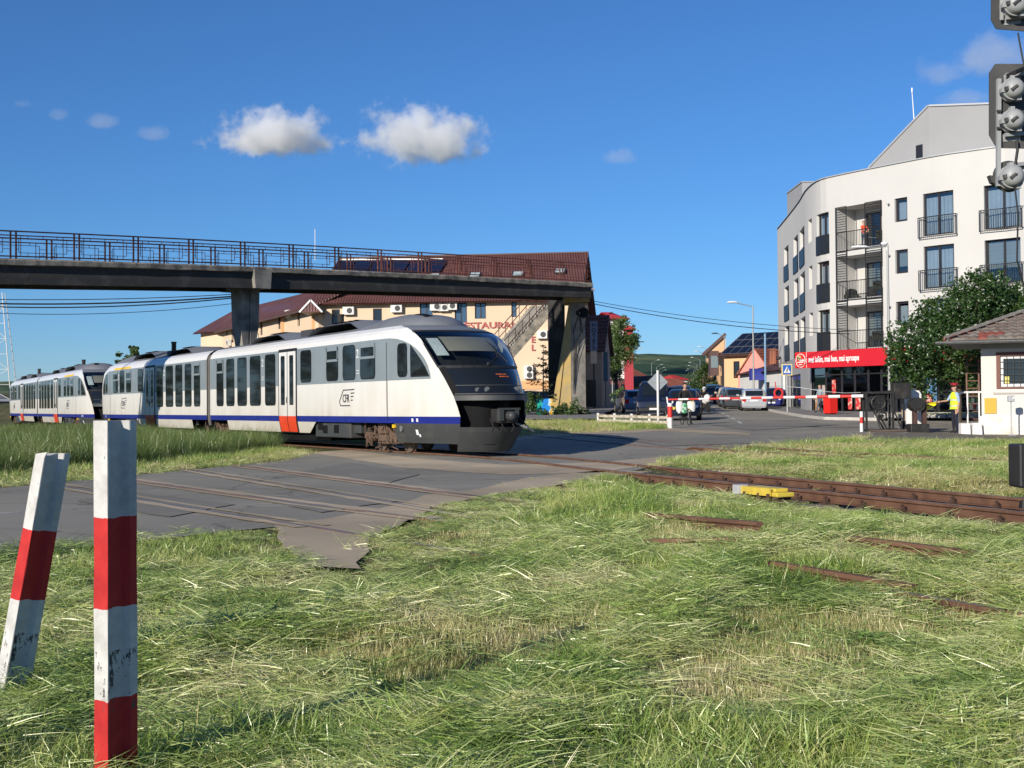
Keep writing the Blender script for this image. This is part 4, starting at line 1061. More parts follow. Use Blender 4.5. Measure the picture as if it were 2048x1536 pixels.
backs = ['curtain', 'curtain', 'curtain', 'blind', 'blind', 'curtain', 'curtain', 'blind', 'curtain']
ib = 0
for (t0, t1, z0, z1, r), (nm, k) in zip(OPS, kinds):
    if nm == "fr":
        window(fl, PF, t0 + .004, t1 - .004, z0 + .004, z1 - .004, .17, 2, m_frame, m_pane, backs[ib % 9], .085, "french_window"); ib += 1
        bar_rail(t0 - .22, t1 + .18, z0 - .12, z0 + 1.0, .22)
    elif nm == "sm":
        window(fl, PF, t0 + .004, t1 - .004, z0 + .004, z1 - .004, .17, 1, m_frame, m_pane, 'blind' if k == 1 else 'curtain', .12)
    elif nm in ("pa", "na"):
        window(fl, PF, t0 + .004, t1 - .004, z0 + .004, z1 - .004, r, 2 if nm == "pa" and t1 - t0 > .9 else 1, m_frame, m_pane, 'curtain', .08, "french_window" if nm == "pa" else "window")
        if nm == "pa":
            mb = MB(); mb.grid([[PF(t0 - .05 + (t1 - t0 + .1) * i / 5, z, -.06) for z in (z0 - .02, z0 + 1.12)] for i in range(6)]); mb.grid([[PF(t0 - .05 + (t1 - t0 + .1) * i / 5, z, -.03) for z in (z0 - .02, z0 + 1.12)] for i in range(6)], flip=True)
            mk("balcony_panel", mb, mat("smoked glass panel", (.022, .026, .032), .4, vs=1, var=.1, spec=.15), fl)
    else:   # loggia: back wall, door, floor, ceiling fixture, louvre screens and railing
        tm = (t0 + t1) / 2; L = t1 - t0
        d0, d1 = t0 + L * .40, t0 + L * .74
        mb = MB(); wall_cells(mb, lambda t, z, d: PF(t, z, 1.5 + d), [t0 + L * i / 6 for i in range(7)], [z0, z1], [(d0, d1, z0 + .05, z1 - .32, .1)], 0, .1, 0); mk("loggia_wall", mb, [m_flat, m_flat], fl)
        window(fl, lambda t, z, d: PF(t, z, 1.5 + d), d0 + .004, d1 - .004, z0 + .054, z1 - .324, .06, 1, m_frame, m_pane, 'blind' if k else None, .09, "balcony_door")
        bar_rail(t0 + .01, t1 - .01, z0 - .1, z0 + 1.02, .05, .115, sides=False)
        if True:
            zt, zb = z1 + .02, z0 - .42
            for a, b in ((t0 + .02, t0 + L * .34), (t1 - L * .25, t1 - .02)):
                mb = MB(); n = int((zt - zb) / .145)
                for i in range(n + 1):
                    z = zb + (zt - zb) * i / n
                    if z0 + .0 < z < z0 + 1.02: continue
                    mb.bar(PF(a, z, -.07), PF(b, z, -.07), .022, .03)
                for t in (a, b): mb.bar(PF(t, zb - .02, -.07), PF(t, zt, -.07), .05, .05)
                o = mk("louvre_screen", mb, m_rl, fl)
# balcony clutter seen through the bars
mb = MB(); m_planter = mat("dark planter", (.03, .035, .03), .8, var=.3)
for k, u in ((0, 1752), (1, 1745), (1, 1690), (2, 1750), (2, 1742)):
    t = tu(u); p = PF(t, 10.3 - 2.9 * k, .6); solo("balcony_chair" if u > 1700 else "planter_box", (MB().box(-.25, -.25, .40, .25, .25, .45).box(-.25, .2, .45, .25, .25, .95).box(-.24, -.24, 0, -.2, -.2, .4).box(.2, -.24, 0, .24, -.2, .4).box(-.24, .2, 0, -.2, .24, .4).box(.2, .2, 0, .24, .24, .4)) if u > 1700 else MB().box(-.4, -.15, 0, .4, .15, .3).ball((0, 0, .42), (.38, .16, .22), 9, 5), m_planter,
        {(0, 1752): "dark chair on the topmost balcony beside the person in red", (1, 1745): "dark chair on the middle balcony behind the bars", (1, 1690): "dark planter box on the middle balcony floor", (2, 1750): "dark folding chair by the end screen of the lowest balcony", (2, 1742): "dark chair nearer the door on the lowest balcony"}[(k, u)], "chair" if u > 1700 else "planter", None)
    o = bpy.context.scene.objects[-1] if False else None
for o in [o for o in COL.objects if o.name.split('.')[0] in ("balcony_chair", "planter_box")]: pass
for (k, u), nm in zip(((0, 1752), (1, 1745), (1, 1690), (2, 1750), (2, 1742)), [o for o in COL.objects if o.name.split('.')[0] in ("balcony_chair", "planter_box")]):
    nm.location = PF(tu(u), 10.3 - 2.9 * k, .55)
# wall lamps between the columns
for k in range(3):
    for u in (1783,):
        mb = MB(); p = PF(tu(u), 12.5 - 2.9 * k, 0); q = PF(tu(u), 12.55 - 2.9 * k, -.22); mb.tube([p, q], .03, 6); mb.ball(q, .07, 8, 5); mk("wall_lamp", mb, m_cap, fl)
# ground floor: grey end wall with a glazed door, shop windows for the rest
tG = tu(1622)
opg = [(tu(1600), tu(1578), .75, 3.3, .15)]
mb = MB(); wall_cells(mb, PF, [t for t in ts_c if t > tG] + [tG], [.3, ZW], opg, 0, .15, 0); mk("grey_base", mb, [m_flat_g, m_flat_g], fl)
window(fl, PF, opg[0][0] + .004, opg[0][1] - .004, .754, 3.296, .1, 2, m_frame, m_pane_d, None, .08, "entrance_door", 2)
# shop glazing
us = [1622, 1648, 1680, 1706, 1733, 1759, 1788, 1830, 1872, 1914, 1956, 2000, 2048, 2110, 2200]
mg = glass("shop glass", (.42, .47, .50), .10, .02)
for a, b in zip(us, us[1:]):
    t0, t1 = tu(b), tu(a); mb = MB(); q = lambda t, z, d=.10: PF(t, z, d)
    w = .05
    for t in (t0 + w / 2, t1 - w / 2): mb.bar(q(t, .72), q(t, 3.5), w, .08)
    for z in (.75, 3.0, 3.47): mb.bar(q(t0 + w, z), q(t1 - w, z), .06, .07)
    fr = mk("shop_window", mb, m_frame, fl)
    mb = MB(); mb.poly([q(t0 + w, .78, .11), q(t1 - w, .78, .11), q(t1 - w, 3.46, .11), q(t0 + w, 3.46, .11)]); mk("pane", mb, mg, fr)
mb = MB()
for i in range(len(ts_c) - 1):
    if ts_c[i] > tG: break
    mb.poly([PF(ts_c[i], .6, 3.0), PF(ts_c[i + 1], .6, 3.0), PF(ts_c[i + 1], ZW, 3.0), PF(ts_c[i], ZW, 3.0)]); mb.poly([PF(ts_c[i], .70, 0), PF(ts_c[i + 1], .70, 0), PF(ts_c[i + 1], .70, 3), PF(ts_c[i], .70, 3)]); mb.poly([PF(ts_c[i], 3.52, 0), PF(ts_c[i + 1], 3.52, 0), PF(ts_c[i + 1], 3.52, 3), PF(ts_c[i], 3.52, 3)])
    mb.poly([PF(ts_c[i], .3, -.02), PF(ts_c[i + 1], .3, -.02), PF(ts_c[i + 1], .72, -.02), PF(ts_c[i], .72, -.02)])
mk("shop_interior", mb, mat("shop interior", (.11, .105, .10), .9, var=.3, vs=.8), fl)
# posters on the panes and shelves of goods behind the nearer panes
pc = [mat("poster red", (.50, .03, .03), .6, vs=5, col2=(.62, .42, .34), thr=(.5, .6)), mat("poster blue", (.05, .16, .30), .6, vs=4, col2=(.45, .40, .36), thr=(.5, .62)), mat("poster pale", (.55, .45, .40), .6, vs=5, var=.3), mat("poster orange", (.55, .26, .06), .6, vs=5, col2=(.5, .45, .4), thr=(.5, .6))]
for u0, u1, z0, z1, m_ in ((1692, 1700, .95, 1.75, 0), (1705, 1717, .95, 1.75, 0), (1626, 1638, .9, 1.8, 3), (1660, 1668, 1.9, 2.7, 0), (1849, 1872, 1.75, 2.65, 1), (1849, 1860, 1.35, 1.72, 0), (1862, 1872, 1.35, 1.72, 1), (1640, 1646, 1.2, 2.4, 2)):
    t0, t1 = tu(u1), tu(u0); mb = MB(); mb.grid([[PF(t, z, .085) for z in (z0, z1)] for t in (t0, t1)]); mk("poster", mb, pc[m_], fl)
rr = random.Random(8); gm = [mat("goods %d" % i, c, .5, var=.2, vs=6) for i, c in enumerate(((.45, .42, .35), (.40, .14, .05), (.10, .22, .07), (.42, .30, .08), (.30, .32, .34), (.32, .05, .05)))]
mbs = [MB() for _ in gm]
for u0, u1 in ((1791, 1826), (1833, 1845), (1878, 1910), (1918, 1950)):
    t0, t1 = tu(u1), tu(u0)
    for z in (.95, 1.28, 1.62, 1.95, 2.3):
        t = t0 + .06
        while t < t1 - .1:
            w = rr.uniform(.10, .22); h = rr.uniform(.12, .26); p, q = PF(t, z, .9), PF(t + w, z, .9); k = rr.randrange(len(gm)); mbs[k].prism([p, q, q + UP * h, p + UP * h], PF(t, z, 1.05) - PF(t, z, .9)); t += w + rr.uniform(.0, .06)
        mb = MB(); mb.bar(PF(t0, z - .03, .95), PF(t1, z - .03, .95), .32, .03); mk("shelf", mb, m_ac, fl)
for m_, b in zip(gm, mbs): o = mk("shop_goods", b, m_, fl); o['kind'] = 'stuff'
# fascia sign (its own thing)
A_, B_ = W(1597, 720, 79.0), W(1779, 712, 73.0); A_.z = B_.z = 0; T = (B_ - A_); L = T.length; T.normalize(); N = V((T.y, -T.x, 0)); N = N if N.dot(-A_) > 0 else -N
A_ += N * .28; zc = 3.92; sg = thing("shop_sign", "long red shop sign with white slogan above the glass front", "shop sign", (A_.x, A_.y, zc), world=True)
S = lambda x, z, o=0: A_ + T * x + N * o + UP * (zc + z)
k1 = L * .135
mb = MB(); mb.prism([S(k1, -.48), S(L, -.50), S(L, .50), S(k1, .48)], -N * .22); mk("board", mb, m_red, sg)
mb = MB(); mb.prism([S(0, -.48, .01), S(k1 - .02, -.48, .01), S(k1 - .02, .48, .01), S(0, .48, .01)], -N * .23); mk("logo_panel", mb, m_red2, sg)
mb = MB(); mb.bar(S(k1, -.47, .012), S(k1, .47, .012), .02, .02, up=N); mk("divider", mb, m_wtxt, sg)
mb = MB(); put_text(mb, "mai ieftin, mai bun, mai aproape", .50, S(L * .44, 0, .012), T, N, bold=True, sx=.62); o = mk("slogan", mb, m_wtxt, sg); o['kind'] = 'stuff'
cL = S(k1 * .5, -.02, .02); rx = k1 * .40
mb = MB(); mb.tube([cL + T * (rx * math.cos(a)) + UP * (.40 * math.sin(a)) for a in [6.2832 * i / 28 for i in range(29)]], .022, 6, cap=False)
mk("logo_ring", mb, m_wtxt, sg)
mb = MB(); put_text(mb, "delis", .22, cL + T * (.12) + UP * .02 + N * .01, T, N, bold=True, sx=1.1); o = mk("logo_lettering", mb, m_wtxt, sg); o['kind'] = 'stuff'
mb = MB()
for i in range(9): mb.obox(cL + T * (-rx * .62 + rx * 1.2 * i / 8) - UP * .10 + N * .01, T * .028, N * .004, UP * .025)
for i in range(3): mb.obox(cL + T * (-.1 + .1 * i) - UP * .24 + N * .01, T * .03, N * .004, UP * .03)
o = mk("logo_lettering", mb, m_wtxt, sg); o['kind'] = 'stuff'
mb = MB(); mb.obox(cL - T * rx * .35 + UP * .16, T * rx * .42, N * .012, UP * .13); mk("logo_picture", mb, mat("logo picture", (.50, .48, .20), .6, vs=6, col2=(.10, .06, .03), thr=(.45, .55)), sg)
# sign goes on beyond the lamp post behind the tree
A2, B2 = W(1786, 712, 72.6), W(2040, 712, 66.9); A2.z = B2.z = 0; T2 = (B2 - A2); L2 = T2.length; T2.normalize(); N2 = V((T2.y, -T2.x, 0)); N2 = N2 if N2.dot(-A2) > 0 else -N2; A2 += N2 * .28
mb = MB(); mb.prism([A2 + UP * (zc - .49), A2 + T2 * L2 + UP * (zc - .49), A2 + T2 * L2 + UP * (zc + .49), A2 + UP * (zc + .49)], -N2 * .22); solo("shop_sign", mb, m_red, "plain red shop sign board mostly hidden behind the dark tree", "shop sign", (A2.x, A2.y, zc))
# grey penthouse
K = W(1857, 213, 74.5); Rr = W(2330, 213, 72.8); Lf = W(1738, 325, 79.0); zk = K.z
ph = [V((Lf.x, Lf.y, 0)), V((K.x, K.y, 0)), V((Rr.x, Rr.y, 0)), V((Rr.x + 2, Rr.y + 9, 0)), V((Lf.x + 4, Lf.y + 9, 0))]; hz_ = [15.6, zk, zk, zk, 15.6]
mb = MB()
for i in (1, 2, 3, 4):
    j = (i + 1) % 5; mb.poly([ph[i] + UP * 14.4, ph[j] + UP * 14.4, ph[j] + UP * hz_[j], ph[i] + UP * hz_[i]])
Pp, Lp, Tp, Np = straight(ph[0], ph[1]); zt_at = lambda t: 15.6 + (zk - 15.6) * t / Lp
# left face with two small openings; slanted top closed by a strip
wx = [Lp * f for f in (.62, .72, .84, .93)]
mb.poly([Pp(0, 14.4, 0), Pp(Lp, 14.4, 0), Pp(Lp, zk, 0), Pp(0, 15.6, 0)])
mb.poly([ph[i] + UP * hz_[i] for i in range(5)]); mk("penthouse", mb, m_flat_g, fl)
for f0, f1, z0, z1 in ((.80, .90, 15.0, 16.25), (.52, .62, 14.8, 15.4)):
    mb = MB(); c = Pp(Lp * (f0 + f1) / 2, (z0 + z1) / 2, -.02); mb.obox(c, Tp * Lp * (f1 - f0) / 2, Np * .03, UP * (z1 - z0) / 2); w = mk("penthouse_window", mb, m_frame, fl)
    mb = MB(); mb.obox(c + Np * .012 + Tp * .1, Tp * (Lp * (f1 - f0) / 2 - .2), Np * .03, UP * ((z1 - z0) / 2 - .1)); mk("pane", mb, m_pane_d, w)
mb = MB()
for a, b, za, zb in ((ph[0], ph[1], 15.6, zk), (ph[1], ph[2], zk, zk)): mb.bar(a + UP * (za + .04) , b + UP * (zb + .04), .18, .10)
mk("penthouse_flashing", mb, m_cap, fl)
sx = W(1604, 365, 92); mb = MB(); mb.box(sx.x, 92, 14.4, sx.x + 2.4, 97, sx.z); mb.box(sx.x - .06, 91.94, sx.z, sx.x + 2.46, 97, sx.z + .08); mk("stair_house", mb, m_flat_g, fl)
a0 = W(1829, 252, 78); a1 = W(1824, 184, 78); mb = MB(); mb.tube([a0, a1], [.035, .02], 6); mb.cyl(a1, a1 + UP * .25, .045, 6); mk("aerial", mb, m_wtxt, fl)
c = PF(tu(1563), 4.75, -.25); mb = MB(); mb.tube([PF(tu(1561), 4.9, 0), c], .04, 6); mb.ball(c, (.2, .2, .14), 8, 5); mk("wall_lamp", mb, m_frame, fl)
# ------------------------------------------------------------------ hotel and the houses along the street
m_peach = mat("peach render", (.68, .515, .36), .88, vs=.4, var=.05, bump=.05, bs=50)
m_peach2 = mat("orange band render", (.68, .38, .18), .88, vs=.4, var=.05)
def tile_mat(name, col, wav=3.2, k=.5):
    m, n, l = nodes_of(name); b = n["Principled BSDF"]; b.inputs['Roughness'].default_value = .5
    tc = n.new("ShaderNodeTexCoord"); nz = n.new("ShaderNodeTexNoise"); nz.inputs['Scale'].default_value = .7; nz.inputs['Detail'].default_value = 6; l.new(tc.outputs['Object'], nz.inputs['Vector'])
    rp = n.new("ShaderNodeValToRGB"); rp.color_ramp.elements[0].position = .3; rp.color_ramp.elements[1].position = .7; rp.color_ramp.elements[0].color = c4([x * .8 for x in col]); rp.color_ramp.elements[1].color = c4([x * 1.2 for x in col])
    l.new(nz.outputs[0], rp.inputs[0]); l.new(rp.outputs[0], b.inputs['Base Color'])
    wv = n.new("ShaderNodeTexWave"); wv.inputs['Scale'].default_value = wav; wv.inputs['Distortion'].default_value = 0; l.new(tc.outputs['Object'], wv.inputs['Vector'])
    bp = n.new("ShaderNodeBump"); bp.inputs['Strength'].default_value = k; bp.inputs['Distance'].default_value = .05; l.new(wv.outputs['Fac'], bp.inputs['Height']); l.new(bp.outputs[0], b.inputs['Normal']); MATS[name] = m; return m
m_maroon = tile_mat("maroon roof tiles", (.135, .058, .051), 1.6, .8)
m_brownr = tile_mat("brown roof sheet", (.105, .050, .040), 2.2, .7)
m_redr = tile_mat("red roof sheet", (.42, .025, .035), 2.0, .5)
m_oranger = tile_mat("orange roof tiles", (.30, .095, .045), 2.5, .6)
m_gutter = mat("brown gutter", (.09, .045, .04), .5, var=.1)
m_letter = mat("dark red letters", (.40, .10, .09), .6, var=.08)
U2 = lambda x, y, z=0: V((x, y, z))
M0 = U2(4.3, 90.0); M1 = U2(-14.0, 92.4); hd = (M1 - M0); hL = hd.length; hd.normalize(); hb = V((.13, .991, 0)).normalized()
ho = thing("hotel", "peach hotel with a long maroon tiled roof behind the footbridge", "hotel", (4.3, 90, .8), world=True)
PHm, _, HT, HN = straight(M0, M1); ZE = 8.85
def hu(u, z=5):
    """distance along the main wall of a photo column"""
    best = min(range(401), key=lambda i: abs(colu(*(M0 + hd * (hL * i / 400)).to_2d(), z)[0] - u)); return hL * best / 400
def hz2(v): return 1.3 + (811 - v) / FOC * 91.0
ops = []
for u0, u1, v0, v1 in ((664, 681, 612, 644), (746, 765, 612, 644), (840, 866, 600, 646), (910, 934, 600, 644), (950, 972, 604, 636), (1024, 1034, 604, 634)): ops.append((hu(u1), hu(u0), hz2(v1), hz2(v0), .2))
ops += [(hu(1048), hu(1039), 1.6, 2.7, .2), (hu(800), hu(780), 3.2, 4.6, .2), (hu(900), hu(880), 3.2, 4.6, .2), (hu(720), hu(700), 3.2, 4.6, .2)]
mb = MB(); wall_cells(mb, PHm, [0, hL], [.2, ZE], ops, 0, .2, 0); mk("wall", mb, [m_peach, m_peach], ho)
for i, (t0, t1, z0, z1, r) in enumerate(ops): window(ho, PHm, t0 + .004, t1 - .004, z0 + .004, z1 - .004, .12, 1 if t1 - t0 < .75 else 2, m_frame, m_pane_b if i in (2, 3, 4, 5) else m_pane_d, None, .06)
G0, G1 = M0 + hb * 15, M1 + hb * 15; Rg0, Rg1 = (M0 + G0) / 2 + UP * 12.65, (M1 + G1) / 2 + UP * 12.65
mb = MB()
for a, b in ((M0, G0), (G1, M1)):
    mb.poly([a + UP * .2, b + UP * .2, b + UP * ZE, (a + b) / 2 + UP * 12.5, a + UP * ZE])
mb.poly([G0 + UP * .2, G1 + UP * .2, G1 + UP * ZE, G0 + UP * ZE]); mk("gable_wall", mb, m_peach, ho)
mb = MB(); mb.obox(PHm(hL * .5, 2.75, -.03), HT * hL / 2, HN * .04, UP * .28); mk("orange_band", mb, m_peach2, ho)
ov = .55; e0 = M0 - hd * ov - hb * .6 + UP * (ZE - .30); e1 = M1 + hd * .2 - hb * .6 + UP * (ZE - .30); r0 = Rg0 - hd * ov; r1 = Rg1 + hd * .2; f0 = G0 - hd * ov + hb * .6 + UP * (ZE - .3); f1 = G1 + hd * .2 + hb * .6 + UP * (ZE - .3)
tile_roof(ho, "roof", e0, e1, r1, r0, m_maroon, 1, 22, .10, .05); tile_roof(ho, "roof", f1, f0, r0, r1, m_maroon, 1, 6, .10, .05)
mb = MB(); mb.bar(r0 + UP * .14, r1 + UP * .14, .22, .10); mk("ridge_cap", mb, m_gutter, ho)
rn_ = ((e1 - e0).cross(r0 - e0)).normalized(); rn_ = rn_ if rn_.z > 0 else -rn_
def roofp(u, v):
    """point of the front roof plane seen at a photo spot"""
    o = V((0, 0, CAMZ)); d = W(u, v, 100.0) - o; k = (e0 + rn_ * .2 - o).dot(rn_) / d.dot(rn_); return o + d * k
rx_, ry_ = (e1 - e0).normalized(), (r0 - e0).normalized()
for i in range(6):
    ua = 665 + i * 36.5; a, b, c, d = roofp(ua, 546), roofp(ua + 33, 545 - .3), roofp(ua + 46, 523), roofp(ua + 12, 524)
    mb = MB(); mb.prism([a, b, c, d], rn_ * .10); mk("solar_collector", mb, mat("collector glass", (.010, .012, .03), .08, var=0, spec=.6), ho)
mb = MB(); mb.bar(roofp(677, 522) + rn_ * .12, roofp(886, 521) + rn_ * .12, .09, .09); mk("collector_pipe", mb, m_wtxt, ho)
for u, v in ((868, 553), (950, 551), (1036, 549), (1120, 543)):
    p = roofp(u, v); mb = MB(); mb.obox(p, rx_ * .42, ry_ * .45, rn_ * .08); w = mk("skylight", mb, m_frame, ho); mb = MB(); mb.obox(p + rn_ * .05, rx_ * .33, ry_ * .36, rn_ * .05); mk("pane", mb, mat("skylight pane", (.42, .5, .5), .1, var=0), w)
for u, v, w, h, f in ((700, 616, .8, .55, 1), (795, 613, .8, .55, 1), (874, 611, .8, .55, 1), (889, 613, .7, .5, 1), (905, 610, .8, .55, 1), (1058, 744, .64, .90, 2), (1085, 670, .7, .55, 1)):
    ac_unit(ho, PHm(hu(u), hz2(v), 0), HT, HN, w, h, f)
tdir = -hd
mb = MB(); put_text(mb, "RESTAURANT", .60, PHm(hu(984), hz2(650), -.05), tdir, HN, bold=True, depth=.06, sx=1.32); o = mk("sign_lettering", mb, m_letter, ho); o['kind'] = 'stuff'
mb = MB()
for i, ch in enumerate("HOTEL"): put_text(mb, ch, .60, PHm(hu(1067), hz2(632 + 16 * i), -.05), tdir, HN, bold=True, depth=.06)
o = mk("sign_lettering", mb, m_letter, ho); o['kind'] = 'stuff'
# wing along the railway
A, B = U2(-13.7, 92.2), U2(-26.7, 120.0); PW, WL, WT, WN = straight(A, B); ZW2 = 8.55
def wu(u, z=5): best = min(range(401), key=lambda i: abs(colu(*(A + WT * (WL * i / 400)).to_2d(), z)[0] - u)); return WL * best / 400
def wz(v, t): return 1.3 + (814 - v) / FOC * (A + WT * t).y
wops = []
for u0, u1, v0, v1 in ((595, 600, 619, 650), (570, 573, 632, 640), (556, 561, 627, 656), (520, 525, 640, 668), (463, 467, 650, 682), (453, 455, 655, 667), (500, 505, 640, 672)):
    a, b = wu(u1), wu(u0); wops.append((a, max(b, a + .5), wz(v1, a), wz(v0, a), .2))
mb = MB(); wall_cells(mb, PW, [0, WL], [.0, ZW2], wops, 0, .2, 0); mk("wall", mb, [m_peach, m_peach], ho)
for t0, t1, z0, z1, r in wops: window(ho, PW, t0 + .004, t1 - .004, z0 + .004, z1 - .004, .15, 1, m_frame, m_pane_d, None, .06)
wb = -WN; C, D = A + wb * 9, B + wb * 9
mb = MB(); mb.poly([A + UP * 0, A + wb * 4.5 * 0 + UP * ZW2, A + wb * 4.5 + UP * 10.7, C + UP * ZW2, C]); mk("gable_wall", mb, m_peach, ho)
E_ = B + V((-2.4, 1.6, 0)); mb = MB(); mb.poly([B, E_, E_ + UP * 8.6, B + UP * 8.5]); mb.poly([E_, E_ + wb * 9, E_ + wb * 9 + UP * 8.5, E_ + UP * 8.6]); mk("end_wall", mb, m_peach, ho)
for t in (1.0, 9.5, 19.5): mb = MB(); mb.obox(PW(t, ZW2 / 2, -.05), WT * .3, WN * .08, UP * ZW2 / 2); mk("pilaster", mb, m_peach2, ho)
a0 = A - WT * .6 - wb * .7 + UP * (ZW2 - .25); b0 = B + WT * .3 - wb * .7 + UP * (ZW2 - .25); r0 = A - WT * .6 + wb * 4.5 + UP * 10.8; r1 = B + WT * 2.2 + wb * 3.0 + UP * 10.8; c0 = C - WT * .6 + UP * (ZW2 - .2); c1 = D + UP * (ZW2 - .2)
tile_roof(ho, "roof", a0, b0, r1, r0, m_maroon, 1, 14, .10, .05); tile_roof(ho, "roof", c1, c0, r0, r1, m_maroon, 1, 5, .10, .05)
e2 = E_ + V((-.7, -.4, 0)) + UP * 8.2; mb = MB(); mb.add([b0, e2, r1 + V((-1.6, 2.0, 0)), r1], [(0, 1, 2, 3)]); mb.add([b0 + UP * .1, e2 + UP * .1, r1 + V((-1.6, 2.0, .1)), r1 + UP * .1], [(0, 1, 2, 3)]); mk("roof", mb, m_maroon, ho)
mb = MB(); mb.bar(a0, b0, .12, .12); mk("gutter", mb, m_gutter, ho)
for u, v in ((582, 626), (462, 683), (516, 670)): t = wu(u); ac_unit(ho, PW(t, wz(v, t), 0), WT, WN, .8, .55, 1)
mb = MB(); mb.tube([PW(.4, ZW2 - .2, -.5), PW(.4, ZW2 - .7, -.06), PW(.4, .5, -.06)], .05, 6); mk("downpipe", mb, m_wtxt, ho)
# little gabled porch roof where the wing meets the main block
p = W(625, 614, 91); mb = MB(); mb.prism([V((p.x - .75, 90.2, p.z - .4)), V((p.x + .75, 90.2, p.z - .4)), V((p.x, 90.2, p.z + .38))], V((0, 3.2, 0))); mk("porch_gable", mb, m_maroon, ho)
mb = MB(); mb.bar(V((p.x - .8, 90.16, p.z - .42)), V((p.x, 90.16, p.z + .42)), .05, .12); mb.bar(V((p.x + .8, 90.16, p.z - .42)), V((p.x, 90.16, p.z + .42)), .05, .12); mk("verge_board", mb, m_wtxt, ho)
p0 = W(630, 520, 101); mb = MB(); mb.tube([p0, W(630, 458, 101)], .025, 5); mk("aerial", mb, m_wtxt, ho)
# brown annex and the blue HOTEL board
def house(name, label, cat, p, q, depth, zb, ze, zr, wall, roof, ops=(), axis='along', hip=0.0, ov=.35, pane=None, frame=None, out=None, side_ops=(), group=None, courses=10):
    p, q = U2(*p), U2(*q); t = thing(name, label, cat, (p.x, p.y, zb), world=True, group=group)
    Pq, L, T, N = straight(p, q, out); Bk = -N * depth
    mb = MB(); wall_cells(mb, Pq, [0, L], [zb, ze], [o + (.15,) for o in ops], 0, .15, 0); mk("wall", mb, [wall, wall], t)
    for o in ops: window(t, Pq, o[0] + .004, o[1] - .004, o[2] + .004, o[3] - .004, .1, 2 if o[1] - o[0] > .9 else 1, frame or m_frame, pane or m_pane_d, None, .07)
    a, b, c, d = p, q, q + Bk, p + Bk; mb = MB()
    for i, (s0, s1) in enumerate(((b, c), (c, d), (d, a))):
        gable = (axis == 'along' and i != 1 and not hip) ; pts = [s0 + UP * zb, s1 + UP * zb, s1 + UP * ze]
        if gable: pts.append((s0 + s1) / 2 + UP * zr)
        pts.append(s0 + UP * ze)
        if axis == 'across' and i == 1 and not hip: pts.insert(3, (s0 + s1) / 2 + UP * zr)
        mb.poly(pts)
    if axis == 'across' and not hip: mb.poly([a + UP * ze, b + UP * ze, (a + b) / 2 + UP * zr])
    mk("side_wall", mb, wall, t)
    dn = .12
    if axis == 'along':
        A1, B1, C1, D1 = a - T * ov + N * ov, b + T * ov + N * ov, c + T * ov - N * ov, d - T * ov - N * ov
        R1, R2 = (A1 + D1) / 2 + T * hip, (B1 + C1) / 2 - T * hip
    else:
        A1, B1, C1, D1 = b + T * ov + N * ov, c + T * ov - N * ov, d - T * ov - N * ov, a - T * ov + N * ov
        R1, R2 = (A1 + D1) / 2 - N * hip, (B1 + C1) / 2 + N * hip
    z = UP * (ze - dn); R1 = R1 + UP * zr; R2 = R2 + UP * zr
    tile_roof(t, "roof", A1 + z, B1 + z, R2, R1, roof, 1, courses, .08, .04); tile_roof(t, "roof", C1 + z, D1 + z, R1, R2, roof, 1, courses, .08, .04)
    if hip:
        mb = MB(); mb.poly([D1 + z, A1 + z, R1]); mb.poly([B1 + z, C1 + z, R2]); mb.poly([D1 + z + UP * .1, A1 + z + UP * .1, R1 + UP * .1]); mb.poly([B1 + z + UP * .1, C1 + z + UP * .1, R2 + UP * .1]); mk("roof_hip", mb, roof, t)
    return t, Pq, L, T, N
m_dkwall = mat("grey brown shaded wall", (.30, .26, .22), .9, vs=.8, var=.15)  # dark colour stands for the hotel's side lying in shade
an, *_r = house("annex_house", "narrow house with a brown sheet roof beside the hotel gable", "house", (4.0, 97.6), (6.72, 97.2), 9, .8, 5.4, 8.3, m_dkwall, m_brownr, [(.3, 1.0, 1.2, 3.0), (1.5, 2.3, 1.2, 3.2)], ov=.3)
hs = W(1188, 668, 93); sgn = thing("hotel_sign", "tall narrow blue board with the word HOTEL down it", "sign", (hs.x, 93, gz(hs.x, 93)), world=True)
mb = MB(); a, b = W(1180, 643, 93), W(1195, 702, 93); mb.box(a.x, 92.9, b.z, b.x, 93.1, a.z); mk("board", mb, mat("blue grey board", (.16, .20, .28), .5, var=.06), sgn)
mb = MB()
for i, ch in enumerate("HOTEL"): put_text(mb, ch, .42, V(((a.x + b.x) / 2, 92.89, a.z - .28 - .385 * i)), V((1, 0, 0)), V((0, -1, 0)), bold=True)
o = mk("lettering", mb, mat("black lettering", (.012, .012, .02), .6, var=0), sgn); o['kind'] = 'stuff'
mb = MB(); c, d = W(1181, 702, 93), W(1194, 727, 93); mb.box(c.x, 92.92, d.z, d.x, 93.08, c.z - .02); mk("sunlit_wall_bit", mb, m_peach, sgn)  # sunlit bit of peach wall, added here as part of the sign
mb = MB(); mb.bar(V(((c.x + d.x) / 2, 93.0, d.z)), V(((c.x + d.x) / 2, 93.0, gz(hs.x, 93))), .10); mk("post", mb, m_rl, sgn)
bb = W(1211, 728, 98); mb = MB(); mb.box(bb.x - .16, 97.95, bb.z - 1.3, bb.x + .16, 98.05, bb.z + .9); mb.cyl((bb.x, 98, gz(bb.x, 98)), (bb.x, 98, bb.z - 1.3), .04, 8)
solo("banner", mb, mat("teal banner", (.05, .12, .18), .7, var=.08), "narrow teal upright banner on a pole past the HOTEL board", "banner", (bb.x, 98, gz(bb.x, 98)))
